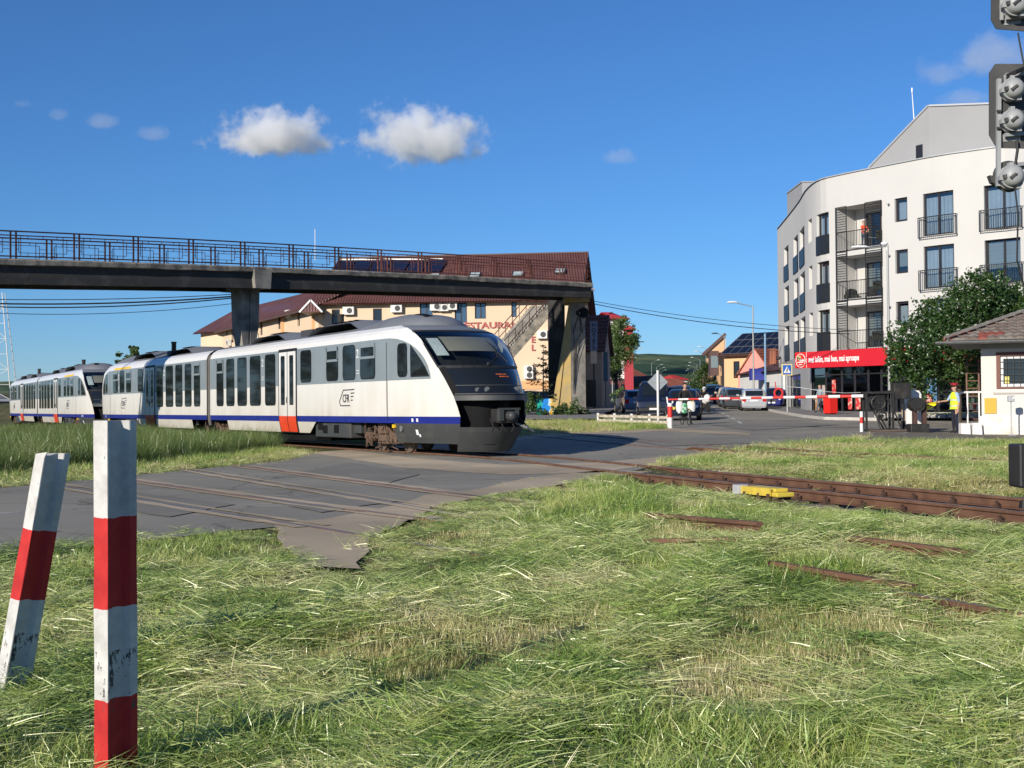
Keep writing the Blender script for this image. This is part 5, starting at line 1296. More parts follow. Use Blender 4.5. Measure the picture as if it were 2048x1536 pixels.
# ------------------------------------------------------------------ houses up the street
m_wht = mat("white plaster", (.70, .69, .66), .88, vs=.5, var=.06); m_crim = mat("crimson render", (.40, .045, .06), .8, vs=.5, var=.08)
m_pink = mat("pink plaster", (.72, .30, .25), .88, vs=.5, var=.06); m_sand = mat("apricot plaster", (.72, .44, .24), .88, vs=.5, var=.06); m_or = mat("ochre plaster", (.62, .38, .18), .88, vs=.5, var=.08)
def X(u, Y): return (u - 1024) / FOC * Y
def Zv(v, Y, u=1300): return W(u, v, Y).z
t, Pq, L, T, N = house("red_shop_building", "white and crimson shop building with a bright red roof behind the leafy tree", "shop building", (X(1196, 138), 138), (X(1250, 138), 138), 12, 1.8, Zv(636, 138), Zv(617, 138), m_wht, m_redr, [(1.4, 2.5, Zv(745, 138), Zv(722, 138))], hip=2.6, ov=.5)
mb = MB(); mb.box(X(1249, 137.8), 137.2, 1.8, X(1266, 137.8), 146, Zv(655, 138)); mk("corner_tower", mb, m_crim, t)
mb = MB(); p = X(1247, 137); q = X(1273, 137); z = Zv(659, 137); mb.prism([(p, 136.6, z), (q, 136.6, z), (q - .6, 136.9, z + .45), (p, 140, z + .75)], (0, 9, 0)); mk("tower_roof", mb, m_redr, t)
mb = MB(); mb.box(X(1196, 137.6), 137.5, 1.8, X(1262, 137.6), 137.95, Zv(757, 138)); mk("ground_floor_front", mb, mat("dark red shop front", (.16, .03, .03), .6, vs=.8, col2=(.05, .04, .04), thr=(.4, .6)), t)
for u0, u1 in ((1206, 1216), (1220, 1236), (1242, 1248)):
    mb = MB(); mb.box(X(u0, 137.4), 137.38, 2.0, X(u1, 137.4), 137.48, Zv(768, 138)); mk("shop_window", mb, m_pane_d, t)
house("orange_roof_house", "low house with an orange hipped roof past the crimson tower", "house", (X(1270, 165), 165), (X(1296, 165), 166), 8, 2.2, Zv(757, 165), Zv(726, 165), m_or, m_oranger, [], hip=1.2, ov=.5)
house("dark_gable_house", "small house with dark roof and pale gable behind the van", "house", (X(1286, 150), 150), (X(1318, 150), 151), 8, 2.0, Zv(770, 150), Zv(752, 150), m_or, m_brownr, [(.6, 1.3, 2.6, 3.6)], axis='across')
for k, (lab, u0, u1, v0, v1, Y, m_, r_) in enumerate((("low house with a long brown roof closing the street view", 1322, 1388, 775, 757, 330, m_sand, m_oranger), ("bright red roofed house behind the long brown roof", 1352, 1382, 760, 750, 380, m_wht, mat("vivid red roof", (.45, .04, .03), .6, var=.1)), ("house with a rusty red roof at the end of the street", 1326, 1350, 764, 748, 400, m_or, m_oranger))):
    house("far_house", lab, "house", (X(u0, Y), Y), (X(u1, Y), Y + 2), 12, gz(X(u0, Y), Y) - .5, Zv(v0, Y), Zv(v1, Y), m_, r_, [], hip=2.0)
# street's sunny side
t, Pq, L, T, N = house("gabled_town_house", "tall town house with a brown gable and a glazed bay over the street", "house", (X(1449, 168), 168), (X(1413, 185), 185), 9, 2.3, Zv(705, 175), Zv(705, 175) + .4, m_sand, m_brownr, [(2, 4, 3.4, 5.0), (8, 10, 3.4, 5.2)], out=(-1, -.3), ov=.6)
mb = MB(); a, b = X(1413, 167), X(1452, 167); zt = Zv(672, 167); mb.prism([(a, 167, Zv(706, 167)), (b, 167, Zv(706, 167)), (b, 167, zt)], (1.2, 8, 0)); mk("gable", mb, m_sand, t)
mb = MB(); mb.bar(V((a - .5, 166.8, Zv(706, 167) - .3)), V((b, 166.8, zt + .2)), .2, .35); mk("verge", mb, m_brownr, t)
mb = MB(); mb.box(X(1421, 165.5), 165.5, Zv(752, 166), X(1438, 165.5), 167, Zv(703, 166)); bay = mk("bay", mb, m_brownr, t)
mb = MB(); mb.box(X(1422.5, 165.4), 165.42, Zv(737, 166), X(1436.5, 165.4), 165.48, Zv(713, 166)); mk("pane", mb, mat("pale bay glass", (.20, .25, .26), .1, var=0), bay)
# solar house
Ys = 140; zb = 2.0; z0 = Zv(714, Ys); z1 = Zv(672, Ys + 4)
t, Pq, L, T, N = house("solar_house", "apricot house with its dark roof covered in solar panels", "house", (X(1449, 139), 139), (X(1580, 133), 133), 8, zb, z0, z1, m_sand, m_brownr, [(1.2, 2.0, z0 - 2.4, z0 - .6), (4.2, 5.0, z0 - 2.4, z0 - .6)], ov=.5)
Aq, Bq = U2(X(1449, 139), 139) - T * .5 + N * .5, U2(X(1580, 133), 133) + T * .5 + N * .5; Rq = Aq - N * 4.5 + UP * z1; Aq = Aq + UP * (z0 - .12); ux = T; uy = (Rq - Aq); sl = uy.length; uy.normalize(); un = ux.cross(uy); un = un if un.z > 0 else -un
m_pv = mat("solar panel", (.008, .010, .018), .12, var=0, spec=.5); m_pvf = mat("solar panel edge", (.32, .33, .35), .4, .5, var=0)
for i in range(7):
    for j in range(3):
        c = Aq + ux * (.35 + 1.06 * i + .5) + uy * (.25 + (sl - .5) / 3 * (j + .5)) + un * .22; h = (sl - .6) / 6 - .02
        mb = MB(); mb.obox(c, ux * .515, uy * h, un * .02); p = mk("solar_panel", mb, m_pvf, t); mb = MB(); mb.obox(c + un * .02, ux * .49, uy * (h - .025), un * .006); mk("cells", mb, m_pv, p)
house("pink_house", "pink gabled house with a plain gable wall facing the crossing", "house", (X(1476, 118), 118), (X(1546, 115), 115), 12, 1.5, Zv(752, 116), Zv(699, 116), m_pink, m_oranger, [], axis='across', ov=.15)
t, Pq, L, T, N = house("white_workshop", "low white building with a sloping brown eave under the pink gable", "house", (X(1480, 112), 112), (X(1566, 96), 96), 6, 1.2, Zv(748, 108), Zv(722, 100), m_wht, m_brownr, [(9.5, 11.5, 1.6, 3.0)], out=(-1, -.3), ov=.3)
ch = W(1546, 710, 112); mb = MB(); mb.box(ch.x - .25, 112, ch.z - 3, ch.x + .25, 112.5, ch.z + .4); mb.box(ch.x - .3, 111.95, ch.z + .4, ch.x + .3, 112.55, ch.z + .55); mk("chimney", mb, m_oranger, t)
# blue awning, blue pole, sign
aw = W(1512, 742, 103); mb = MB(); rows = []
for i in range(7):
    a = math.pi / 2 * i / 6; rows.append([(aw.x + x, 103 - 1.1 * math.sin(a), aw.z + .2 - .95 * (1 - math.cos(a))) for x in (-.55, .5)])
mb.grid(rows); mb.poly([(r[0]) for r in rows] + [(aw.x - .55, 103, rows[-1][0][2])]); mb.poly([(r[1]) for r in rows] + [(aw.x + .5, 103, rows[-1][1][2])])
solo("awning", mb, mat("blue awning cloth", (.035, .045, .26), .7, var=.1), "rounded dark blue awning on the low white building", "awning", (aw.x, 103, aw.z))
b0, b1 = W(1531, 800, 92), W(1530, 667, 92); mb = MB(); mb.tube([V((b0.x, 92, gz(b0.x, 92))), V((b1.x, 92, b1.z))], .07, 8)
solo("flag_pole", mb, mat("light blue pole", (.16, .30, .44), .5, var=.05), "plain light blue pole standing between the lamp posts and the white flats", "pole", (b0.x, 92, gz(b0.x, 92)))
# far left: long grey sheds and lattice mast beyond the train
house("railway_shed", "long low grey shed roof beyond the rear train", "shed", (X(-160, 190), 190), (X(24, 200), 200), 20, 0, Zv(792, 190), Zv(762, 195), mat("shed wall", (.28, .27, .26), .9, var=.15), mat("grey shed roof", (.20, .215, .22), .7, vs=.5, var=.15), [])
# ------------------------------------------------------------------ striped concrete posts by the camera
def post_mat(foot=True):
    m, n, l = nodes_of("striped post paint"); b = n["Principled BSDF"]; b.inputs['Roughness'].default_value = .62; b.inputs['Specular IOR Level'].default_value = .3
    tc = n.new("ShaderNodeTexCoord"); sp = n.new("ShaderNodeSeparateXYZ"); l.new(tc.outputs['Object'], sp.inputs[0])
    nz = n.new("ShaderNodeTexNoise"); nz.inputs['Scale'].default_value = 18; nz.inputs['Detail'].default_value = 5; l.new(tc.outputs['Object'], nz.inputs['Vector'])
    def math_(op, a, b_=None, c=None):
        q = n.new("ShaderNodeMath"); q.operation = op
        for i, x in enumerate((a, b_, c)):
            if x is None: continue
            if isinstance(x, (int, float)): q.inputs[i].default_value = x
            else: l.new(x, q.inputs[i])
        return q.outputs[0]
    z = math_('ADD', sp.outputs[2], math_('MULTIPLY_ADD', nz.outputs[0], .030, -.015))
    band = math_('MULTIPLY', math_('GREATER_THAN', z, .51), math_('LESS_THAN', z, .87))
    red = math_('MAXIMUM', band, math_('LESS_THAN', z, .15)) if foot else band
    g1 = n.new("ShaderNodeTexNoise"); g1.inputs['Scale'].default_value = 7; g1.inputs['Detail'].default_value = 8; g1.inputs['Roughness'].default_value = .7; l.new(tc.outputs['Object'], g1.inputs['Vector'])
    def ramp(f, a, c, ca, cb):
        q = n.new("ShaderNodeValToRGB"); q.color_ramp.elements[0].position = a; q.color_ramp.elements[1].position = c; q.color_ramp.elements[0].color = c4(ca); q.color_ramp.elements[1].color = c4(cb); l.new(f, q.inputs[0]); return q.outputs[0]
    def mix(f, a, c):
        q = n.new("ShaderNodeMix"); q.data_type = 'RGBA'; l.new(f, q.inputs[0]); l.new(a, q.inputs[6]) if not isinstance(a, tuple) else setattr(q.inputs[6], 'default_value', c4(a)); l.new(c, q.inputs[7]) if not isinstance(c, tuple) else setattr(q.inputs[7], 'default_value', c4(c)); return q.outputs[2]
    wh = ramp(g1.outputs[0], .36, .70, (.42, .41, .385), (.66, .65, .62)); rd = ramp(g1.outputs[0], .3, .75, (.34, .014, .016), (.58, .035, .030))
    col = mix(red, wh, rd)
    # worn-off paint: specks all over, large flakes low on the shaft
    n3 = n.new("ShaderNodeTexNoise"); n3.inputs['Scale'].default_value = 15; n3.inputs['Detail'].default_value = 9; n3.inputs['Roughness'].default_value = .75; mp3 = n.new("ShaderNodeMapping"); mp3.inputs['Scale'].default_value = (1, 1, .45); l.new(tc.outputs['Object'], mp3.inputs[0]); l.new(mp3.outputs[0], n3.inputs['Vector'])
    low = math_('MULTIPLY', math_('LESS_THAN', math_('ABSOLUTE', math_('SUBTRACT', sp.outputs[2], .22)), .12), .150)
    chip = math_('GREATER_THAN', math_('ADD', n3.outputs[0], low), .690)
    col = mix(chip, col, (.075, .068, .06)); l.new(col, b.inputs['Base Color'])
    bp = n.new("ShaderNodeBump"); bp.inputs['Strength'].default_value = .35; bp.inputs['Distance'].default_value = .006; l.new(g1.outputs[0], bp.inputs['Height']); l.new(bp.outputs[0], b.inputs['Normal'])
    MATS["striped post paint"] = m; return m
mpost = post_mat()
def striped_post(label, loc, ang, top, tilt=(0, 0), bottom=-.5, broken=0.0, seed=1, pm=None):
    # concrete profile with a groove in the face turned to the lens
    sec = [(-.080, -.038), (-.072, -.040), (-.056, -.014), (.020, -.014), (.040, -.040), (.080, -.040), (.080, .038), (-.080, .038)]
    zs = [bottom, -.2, 0, .15, .3, .51, .7, .87, 1.05, top - .12, top]; r_ = random.Random(seed); mb = MB(); rows = []
    for i, z in enumerate(zs):
        rows.append([(x + r_.uniform(-.0015, .0015), y + r_.uniform(-.0015, .0015), z + (broken * (r_.uniform(-.6, 1) if i == len(zs) - 1 else 0))) for x, y in sec] )
        rows[-1].append(rows[-1][0])
    mb.grid(rows, flip=True); mb.poly(rows[-1][:-1][::-1] if False else rows[-1][:-1])
    o = solo("striped_post", mb, pm or mpost, label, "post", None, group="striped concrete posts", bevel=.004)
    o.location = loc; o.rotation_euler = (Matrix.Rotation(tilt[1], 3, 'Y') @ Matrix.Rotation(tilt[0], 3, 'X') @ Matrix.Rotation(ang, 3, 'Z')).to_euler(); return o
p = W(231, 1200, 5.22); striped_post("upright red and white concrete post standing nearest in the mown grass", (p.x, 5.22, 0), R(62), 1.255, seed=3)
p = W(40, 1220, 6.7); striped_post("leaning red and white concrete post with a broken top at the picture's edge", (p.x - .05, 6.7, -.18), R(58), 1.25, (R(-3), R(9.0)), broken=.035, seed=5, pm=post_mat(False))
# ------------------------------------------------------------------ railway signal, seen from behind
m_sig = mat("signal grey", (.31, .32, .32), .45, vs=6, var=.08, bump=.05, bs=40); m_sigb = mat("signal back plate", (.055, .056, .056), .6, vs=3, col2=(.10, .095, .085), thr=(.45, .75)); m_galv = mat("galvanised steel", (.40, .41, .41), .5, .6, vs=5, var=.12)
YSIG = 18.0; pxm = YSIG / FOC
mx_ = W(2092, 500, YSIG + .25); sgl = thing("railway_signal", "railway signal seen from behind with three lamp heads at the frame edge", "railway signal", (mx_.x, YSIG + .25, gz(mx_.x, YSIG) - .1), world=True)
mb = MB(); mb.tube([(mx_.x, YSIG + .25, -.4), (mx_.x, YSIG + .25, 8.5)], .085, 14); mk("mast", mb, m_galv, sgl, smooth=True)
def housing(u, v, par, r=21.5):
    c = W(u, v, YSIG); r = r * pxm; mb = MB(); n = 18
    prof = [(.16, r * 1.02), (.10, r * 1.04), (.09, r * .98), (.0, r * .96), (-.08, r * .90), (-.13, r * .74), (-.155, r * .45), (-.16, .02)]
    rows = [[(c.x + rr * math.cos(2 * math.pi * i / n), c.y + y, c.z + rr * math.sin(2 * math.pi * i / n)) for i in range(n + 1)] for y, rr in prof]; mb.grid(rows); h = mk("lamp_housing", mb, m_sig, par, smooth=True)
    mb = MB(); mb.tube([(c.x + r * 1.0 * math.cos(a), c.y - .02, c.z + r * 1.0 * math.sin(a)) for a in [2 * math.pi * i / 24 for i in range(25)]], .012, 5, cap=False)
    for a in (0.2, 1.7, 3.3, 5.2): mb.obox((c.x + r * 1.02 * math.cos(a), c.y + .0, c.z + r * 1.02 * math.sin(a)), (.03, 0, 0), (0, .05, 0), (0, 0, .03))
    mk("clamp_ring", mb, m_sig, h)
    mb = MB(); mb.obox((c.x - r * .62, c.y - .10, c.z - .01), (.055, 0, .012), (0, .03, 0), (-.006, 0, .026)); mb.obox((c.x - r * .30, c.y - .17, c.z - r * .1), (.04, 0, .03), (0, .012, 0), (-.01, 0, .012)); mk("latch", mb, m_sigb, h)
    return h
def board(pts, par=None):
    q = [W(u, v, YSIG + .18) for u, v in pts]; mb = MB(); mb.prism([(p_.x, YSIG + .17, p_.z) for p_ in q], (0, .02, 0)); return mk("back_board", mb, m_sigb, par or sgl)
b1 = board([(1990, 128), (2086, 128), (2098, 145), (2098, 275), (2084, 298), (1993, 296), (1978, 270), (1978, 146)]); housing(2026, 178, b1); housing(2026, 240, b1)
b0 = board([(1992, -110), (2086, -110), (2100, -92), (2100, 40), (2086, 66), (1992, 58), (1982, 40), (1982, -92)]); housing(2031, 8, b0, 24); housing(2031, -55, b0, 24)
c = W(2017, 353, YSIG + .18); mb = MB(); mb.cyl((c.x, YSIG + .17, c.z), (c.x, YSIG + .19, c.z), 32 * pxm, 24); b2 = mk("round_board", mb, m_sigb, sgl); housing(2024, 353, b2, 23)
mb = MB(); v0 = [W(a, b, YSIG + .18) for a, b in ((1994, 352), (1980, 350), (1985, 364), (2000, 372))]; mb.prism([(q.x, YSIG + .19, q.z) for q in v0], (0, .12, 0)); mk("hood", mb, m_sigb, b2)
for u0, v0_, u1, v1_ in ((1999, 157, 1998, 372),):
    a, b = W(u0, v0_, YSIG + .1), W(u1, v1_, YSIG + .1); mb = MB(); mb.bar(a, b, .05, .012, up=(0, 1, 0)); mb.bar(a + V((-.024, .03, 0)), b + V((-.024, .03, 0)), .006, .06, up=(0, 1, 0)); mk("angle_bar", mb, m_sig, sgl)
    mb = MB(); a = W(2003, -100, YSIG + .1); b = W(2003, 40, YSIG + .1); mb.bar(a, b, .05, .012, up=(0, 1, 0)); mk("angle_bar", mb, m_sig, sgl)
for v in (222, 256): mb = MB(); q = W(1998, v, YSIG + .06); mb.cyl((q.x - .03, q.y, q.z), (q.x + .03, q.y, q.z), .018, 8); mk("bolt", mb, m_sigb, sgl)
for u0, v0_, u1 in ((2010, 270, 2092), (2012, 36, 2092), (2020, 330, 2092), (2012, -80, 2092), (2012, 150, 2092)):
    a, b = W(u0, v0_, YSIG + .08), W(u1, v0_ + (-6 if v0_ > 0 else 0), YSIG + .2); mb = MB(); mb.bar(a, b, .05, .05); mb.bar(a + V((0, .08, -.03)), b + V((0, .0, -.03)), .012, .10); mk("bracket", mb, m_sig, sgl)
mb = MB(); mb.tube([W(2034, 280, YSIG + .1), W(2035, 300, YSIG + .1), W(2030, 335, YSIG + .05)], .02, 6); mb.tube([W(2030, 375, YSIG + .0), W(2036, 430, YSIG + .02), W(2034, 520, YSIG + .1), W(2060, 620, YSIG + .2)], .012, 6); mb.tube([W(2014, 152, YSIG + .02), W(2030, 145, YSIG - .05), W(2060, 132, YSIG + .1)], .03, 6); mb.tube([W(2036, 66, YSIG + .1), W(2042, 100, YSIG + .1), W(2050, 140, YSIG + .1)], .012, 6); o = mk("cables", mb, MATS["black cable"], sgl); o['kind'] = 'stuff'
# black trackside cabinet at the frame edge
cx = W(2030, 930, 17.0); t = thing("relay_cabinet", "black trackside cabinet cut off by the frame edge above the rails", "cabinet", (cx.x + .3, 17, gz(cx.x, 17) - .1), world=True); m_cab = mat("black cabinet", (.022, .022, .023), .5, vs=3, var=.2)
mb = MB(); mb.box(cx.x, 16.85, W(2030, 975, 17).z, cx.x + .60, 17.25, W(2030, 888, 17).z); bd = mk("box", mb, m_cab, t, bevel=.03)
mb = MB(); mb.box(cx.x + .03, 16.82, W(2030, 960, 17).z, cx.x + .57, 16.848, W(2030, 905, 17).z); mk("door", mb, m_cab, bd)
mb = MB(); mb.prism([(cx.x + .01, 16.88, W(2030, 1052, 17).z), (cx.x + .60, 16.88, W(2030, 1052, 17).z), (cx.x + .60, 16.88, W(2030, 996, 17).z), (cx.x + .05, 16.88, W(2030, 996, 17).z)], (0, .34, 0)); mk("pedestal", mb, m_cab, t, bevel=.02)
mb = MB(); mb.cyl((cx.x + .3, 17.05, W(2030, 997, 17).z), (cx.x + .3, 17.05, W(2030, 974, 17).z), .08, 10); mk("neck", mb, m_cab, t)
# ------------------------------------------------------------------ level crossing barrier
m_bw = mat("barrier white", (.72, .71, .69), .5, vs=4, var=.07); m_br = mat("barrier red", (.55, .035, .028), .5, vs=4, var=.1); m_iron = mat("black machinery", (.028, .027, .026), .55, .3, vs=4, col2=(.07, .06, .05), thr=(.5, .8))
B0, B1 = W(1727, 792, 46.6), W(1337, 799, 50.5); gb = gz(B0.x, 46.6)
lb = thing("crossing_barrier", "lowered red and white barrier boom with its black lifting gear", "barrier", (B0.x, 46.6, gb), world=True)
segs = [(1727, 1700), (1700, 1655), (1655, 1622), (1622, 1587), (1587, 1541), (1541, 1515), (1515, 1474), (1474, 1440), (1440, 1403), (1403, 1377), (1377, 1350), (1350, 1337)]
us = [1727, 1703, 1678, 1654, 1622, 1600, 1575, 1541, 1521, 1500, 1480, 1460, 1437, 1418, 1403, 1389, 1376, 1360, 1350, 1337]
us = [1727, 1697, 1679, 1654, 1646, 1622, 1601, 1576, 1540, 1521, 1500, 1479, 1458, 1436, 1418, 1403, 1389, 1373, 1356, 1337]
nb = 18
for i in range(nb):
    f0, f1 = (i / nb) ** 1.0, ((i + 1) / nb) ** 1.0; a, b = B0.lerp(B1, f0), B0.lerp(B1, f1); r0, r1 = .064 - .028 * f0, .064 - .028 * f1
    mb = MB(); mb.tube([a, b], [r0, r1], 10, cap=(i in (0, nb - 1))); mk("boom_section", mb, m_br if i % 2 else m_bw, lb, smooth=True)
for f, z in ((.02, 0),):
    mb = MB(); x0 = W(1730, 860, 46.6).x
    for dx in (0.0, .95):
        for dy in (-.22, .22): mb.bar((x0 + dx, 46.6 + dy, gb), (x0 + dx, 46.6 + dy, gb + 1.42), .07, .07)
        mb.bar((x0 + dx, 46.38, gb + 1.36), (x0 + dx, 46.82, gb + 1.36), .07, .07)
    for dy in (-.22, .22): mb.bar((x0, 46.6 + dy, gb + 1.38), (x0 + .95, 46.6 + dy, gb + 1.38), .06, .06); mb.bar((x0, 46.6 + dy, gb + .05), (x0 + .95, 46.6 + dy, gb + .05), .08, .06); mb.bar((x0 + .1, 46.6 + dy, gb + 1.2), (x0 + .75, 46.6 + dy, gb + .05), .05, .05)
    mk("frame", mb, m_iron, lb)
    mb = MB(); mb.box(x0 + 1.0, 46.40, gb + 1.15, x0 + 1.62, 46.80, gb + 1.72); mk("counterweight", mb, m_iron, lb, bevel=.02)
    mb = MB(); mb.bar((x0 - .02, 46.6, B0.z), (x0 + 1.1, 46.6, gb + 1.42), .09, .14); mb.bar((x0 + 1.2, 46.5, gb + 1.75), (x0 + 1.45, 46.55, gb + 1.92), .06); mk("lever_arm", mb, m_iron, lb)
    for cxx, czz, r in ((x0 + .42, gb + 1.02, .24), (x0 + .55, gb + .55, .15)):
        mb = MB(); mb.tube([(cxx + r * math.cos(a), 46.34, czz + r * math.sin(a)) for a in [2 * math.pi * i / 18 for i in range(19)]], .035, 6, cap=False); mb.cyl((cxx, 46.3, czz), (cxx, 46.6, czz), .06, 8)
        for a in (0, 1.57): mb.bar((cxx - r * math.cos(a), 46.34, czz - r * math.sin(a)), (cxx + r * math.cos(a), 46.34, czz + r * math.sin(a)), .03)
        mk("wheel", mb, m_iron, lb)
    mb = MB(); mb.tube([(x0 + .75, 46.5, gb + 1.2), (x0 + 1.0, 46.4, gb + .7), (x0 + 1.22, 46.3, gb + .1)], .03, 6); mb.tube([(x0 + .3, 46.4, gb + .9), (x0 + .38, 46.35, gb + .4), (x0 + .48, 46.3, gb + .05)], .025, 6); mk("linkage", mb, m_iron, lb)
    mb = MB(); mb.box(x0 + .1, 46.2, gb, x0 + 1.9, 47.0, gb + .06); mk("base_plate", mb, mat("rusty plate", (.10, .075, .06), .85, vs=4, var=.3), lb)
# sagging chain above the boom, red ring hung on it
mb = MB(); c0, c1 = W(1722, 785, 46.5), W(1560, 772, 48.2); mid = W(1650, 783, 47.4); mb.tube([c0, W(1690, 786, 46.9), mid, W(1600, 775, 47.8), c1, W(1540, 774, 48.5)], .012, 5); mk("chain", mb, m_galv, lb)
rc = W(1557, 786, 48.3); mb = MB(); r = .15; mb.tube([rc + V((r * math.cos(a), 0, r * 1.05 * math.sin(a))) for a in [6.2832 * i / 18 for i in range(19)]], .042, 7, cap=False); mb.tube([rc + V((-.09, 0, .12)), rc + V((-.12, 0, .42))], .02, 6); mk("red_ring", mb, m_br, lb)
# rest post for the boom tip and stub beside the gear
def red_white_post(label, u, v, Y, h, r, bands):
    p_ = W(u, v, Y); g = gz(p_.x, Y); t = thing("boom_post", label, "post", (p_.x, Y, g)); n = len(bands); z = -.15
    for i, (m_, z1) in enumerate(bands): mb = MB(); mb.cyl((0, 0, z), (0, 0, z1), r, 10); mk("band", mb, m_, t, smooth=True); z = z1
    return t
t = red_white_post("red and white forked post carrying the tip of the boom", 1340, 830, 50.5, 1.1, .10, ((m_bw, .42), (m_br, .85), (m_bw, .98)))
mb = MB(); mb.bar((-.09, 0, .97), (-.12, 0, 1.22), .05); mb.bar((.09, 0, .97), (.12, 0, 1.12), .05); mk("fork", mb, m_bw, t)
mb = MB(); mb.cyl((.15, .02, .78), (.15, -.02, .78), .06, 12); mb.bar((.1, 0, .8), (.22, 0, .8), .03); mk("reflector", mb, yl, t)
red_white_post("short white post with one red band beside the lifting gear", 1723, 845, 46.3, .7, .06, ((m_bw, .30), (m_br, .52), (m_bw, .72)))
# winch stand, white pillar and small posts by the guard
p = W(1837, 850, 46.0); g = gz(p.x, 46); wt = thing("winch_stand", "dark iron hand winch on a plinth between the barrier and the guard", "winch", (p.x, 46, g))
mb = MB(); mb.box(-.36, -.3, -.05, .30, .3, .30); mk("plinth", mb, m_iron, wt, bevel=.03)
for x in (-.13, .20): mb = MB(); mb.box(x - .07, -.1, .30, x + .07, .1, 1.15); mk("column", mb, mat("red brown iron", (.07, .035, .028), .7, vs=4, var=.3), wt)
mb = MB(); mb.cyl((-.08, -.26, .98), (-.08, .26, .98), .25, 18); mk("drum", mb, m_iron, wt, smooth=True); mb = MB(); mb.cyl((-.08, -.30, .98), (-.08, -.27, .98), .15, 14); mb.tube([(.2, -.2, .98), (.45, -.26, .9), (.5, -.3, .75)], .03, 6); mk("crank", mb, m_iron, wt)
p = W(1829, 845, 47.2); mb = MB(); mb.prism([(-.28, 0, 0), (.28, 0, 0), (.28, 0, 1.25), (.20, 0, 1.38), (-.20, 0, 1.38), (-.28, 0, 1.25)], (0, .3, 0)); solo("white_pillar", mb, m_bw, "white rounded pillar right behind the iron winch", "pillar", None, bevel=.04).location = (p.x, 47.2, gz(p.x, 47.2) + .1)
p = W(1813, 850, 47.5); t = thing("low_bollard", "stubby beige bollard with a dark base left of the white pillar", "bollard", (p.x, 47.5, gz(p.x, 47.5)))
mb = MB(); mb.cyl((0, 0, .35), (0, 0, .98), .17, 10); mk("shaft", mb, mat("beige paint", (.50, .38, .26), .7, vs=5, var=.2), t); mb = MB(); mb.cyl((0, 0, -.1), (0, 0, .36), .2, 10); mk("base", mb, m_iron, t)
# low white blocks and white pipe gate by the hut
for lab, u, w, h in (("white concrete block nearest the guard's boots", 1930, .17, .40), ("white concrete block touching the hut wall", 1953, .17, .42)):
    p = W(u, 855, 45.8); mb = MB(); mb.prism([(-w, -.15, -.1), (w, -.15, -.1), (w * .92, -.12, h), (-w * .92, -.12, h)], (0, .34, 0)); solo("concrete_block", mb, m_bw, lab, "block", None, bevel=.03).location = (p.x, 45.8, gz(p.x, 45.8))
p0 = W(1920, 840, 47.0); g = gz(p0.x, 47); t = thing("pipe_gate", "white bent pipe gate between the guard and the hut", "gate", (p0.x, 47, g))
mb = MB(); L_ = 1.0; mb.tube([(-.08, 0, 0), (-.08, 0, 1.28), (-.02, 0, 1.42), (.10, 0, 1.48), (1.15, 0, 1.48)], .035, 8); mk("pipe_frame", mb, m_bw, t, smooth=True)
for x in (.28, .70): mb = MB(); mb.cyl((x, 0, .05), (x, 0, 1.50), .03, 8); mk("upright", mb, m_bw, t)
# ------------------------------------------------------------------ guard hut
m_hut = mat("hut plaster", (.62, .595, .55), .9, vs=1.2, col2=(.60, .54, .46), thr=(.52, .78), bump=.35, bs=12); m_plinth = mat("hut plinth plaster", (.72, .67, .60), .9, vs=1.6, col2=(.50, .40, .32), thr=(.5, .78), bump=.5, bs=10)
m_bwood = mat("brown window frame", (.16, .065, .05), .6, vs=4, var=.2)
HX = W(1963, 800, 46.0).x; HY = 46.0; g = gz(HX, 46) - .1; ZEH = 3.46
hut = thing("guard_hut", "white crossing keeper's hut with a mossy tiled hip roof", "hut", (HX, HY, g), world=True)
PHT = lambda t_, z, d: V((HX + t_, HY - .06 * t_ + d, z)); wo = [(W(1998, 743, 46).x - HX, W(1998, 743, 46).x - HX + 1.75, W(2010, 774, 45.9).z, W(2010, 712, 45.9).z, .16)]
mb = MB(); wall_cells(mb, PHT, [0, 5.4], [g, ZEH + .2], wo, 0, .16, 0); mk("wall", mb, [m_hut, m_hut], hut)
mb = MB(); mb.poly([(HX, HY, g), (HX, HY, ZEH + .2), (HX, HY + 6, ZEH + .2), (HX, HY + 6, g)]); mb.poly([(HX, HY + 6, g), (HX, HY + 6, ZEH + .2), (HX + 5.4, HY + 6, ZEH + .2), (HX + 5.4, HY + 6, g)]); mb.poly([(HX + 5.4, HY + 6, g), (HX + 5.4, HY + 6, ZEH + .2), (HX + 5.4, HY - .3, ZEH + .2), (HX + 5.4, HY - .3, g)]); mk("side_wall", mb, m_hut, hut)
mb = MB(); mb.prism([PHT(-.06, g, -.07), PHT(5.4, g, -.07), PHT(5.4, g, 0), PHT(-.06, g, 0)], UP * (.80 - g)); mb.box(HX - .06, HY + .02, g, HX, HY + 6, .80); mk("plinth", mb, m_plinth, hut)
t0, t1, z0, z1, _ = wo[0]
mb = MB()
for a, b in (((t0 - .13, z0 - .06), (t0, z1 + .13)), ((t1, z0 - .06), (t1 + .13, z1 + .13)), ((t0, z1), (t1, z1 + .13)), ((t0, z0 - .06), (t1, z0))): mb.prism([PHT(a[0], a[1], -.05), PHT(b[0], a[1], -.05), PHT(b[0], b[1], -.05), PHT(a[0], b[1], -.05)], V((0, .08, 0)))
mk("window_surround", mb, m_bwood, hut)
window(hut, PHT, t0 + .004, t1 - .004, z0 + .004, z1 - .004, .08, 2, m_frame_w, m_pane_d, None, .10)
mb = MB()
for i in range(9): t_ = t0 + (t1 - t0) * i / 8; mb.bar(PHT(t_, z0, .0), PHT(t_, z1, .0), .016)
for i in range(6): z = z0 + (z1 - z0) * i / 5; mb.bar(PHT(t0, z, .0), PHT(t1, z, .0), .014)
mk("window_bars", mb, m_iron, hut)
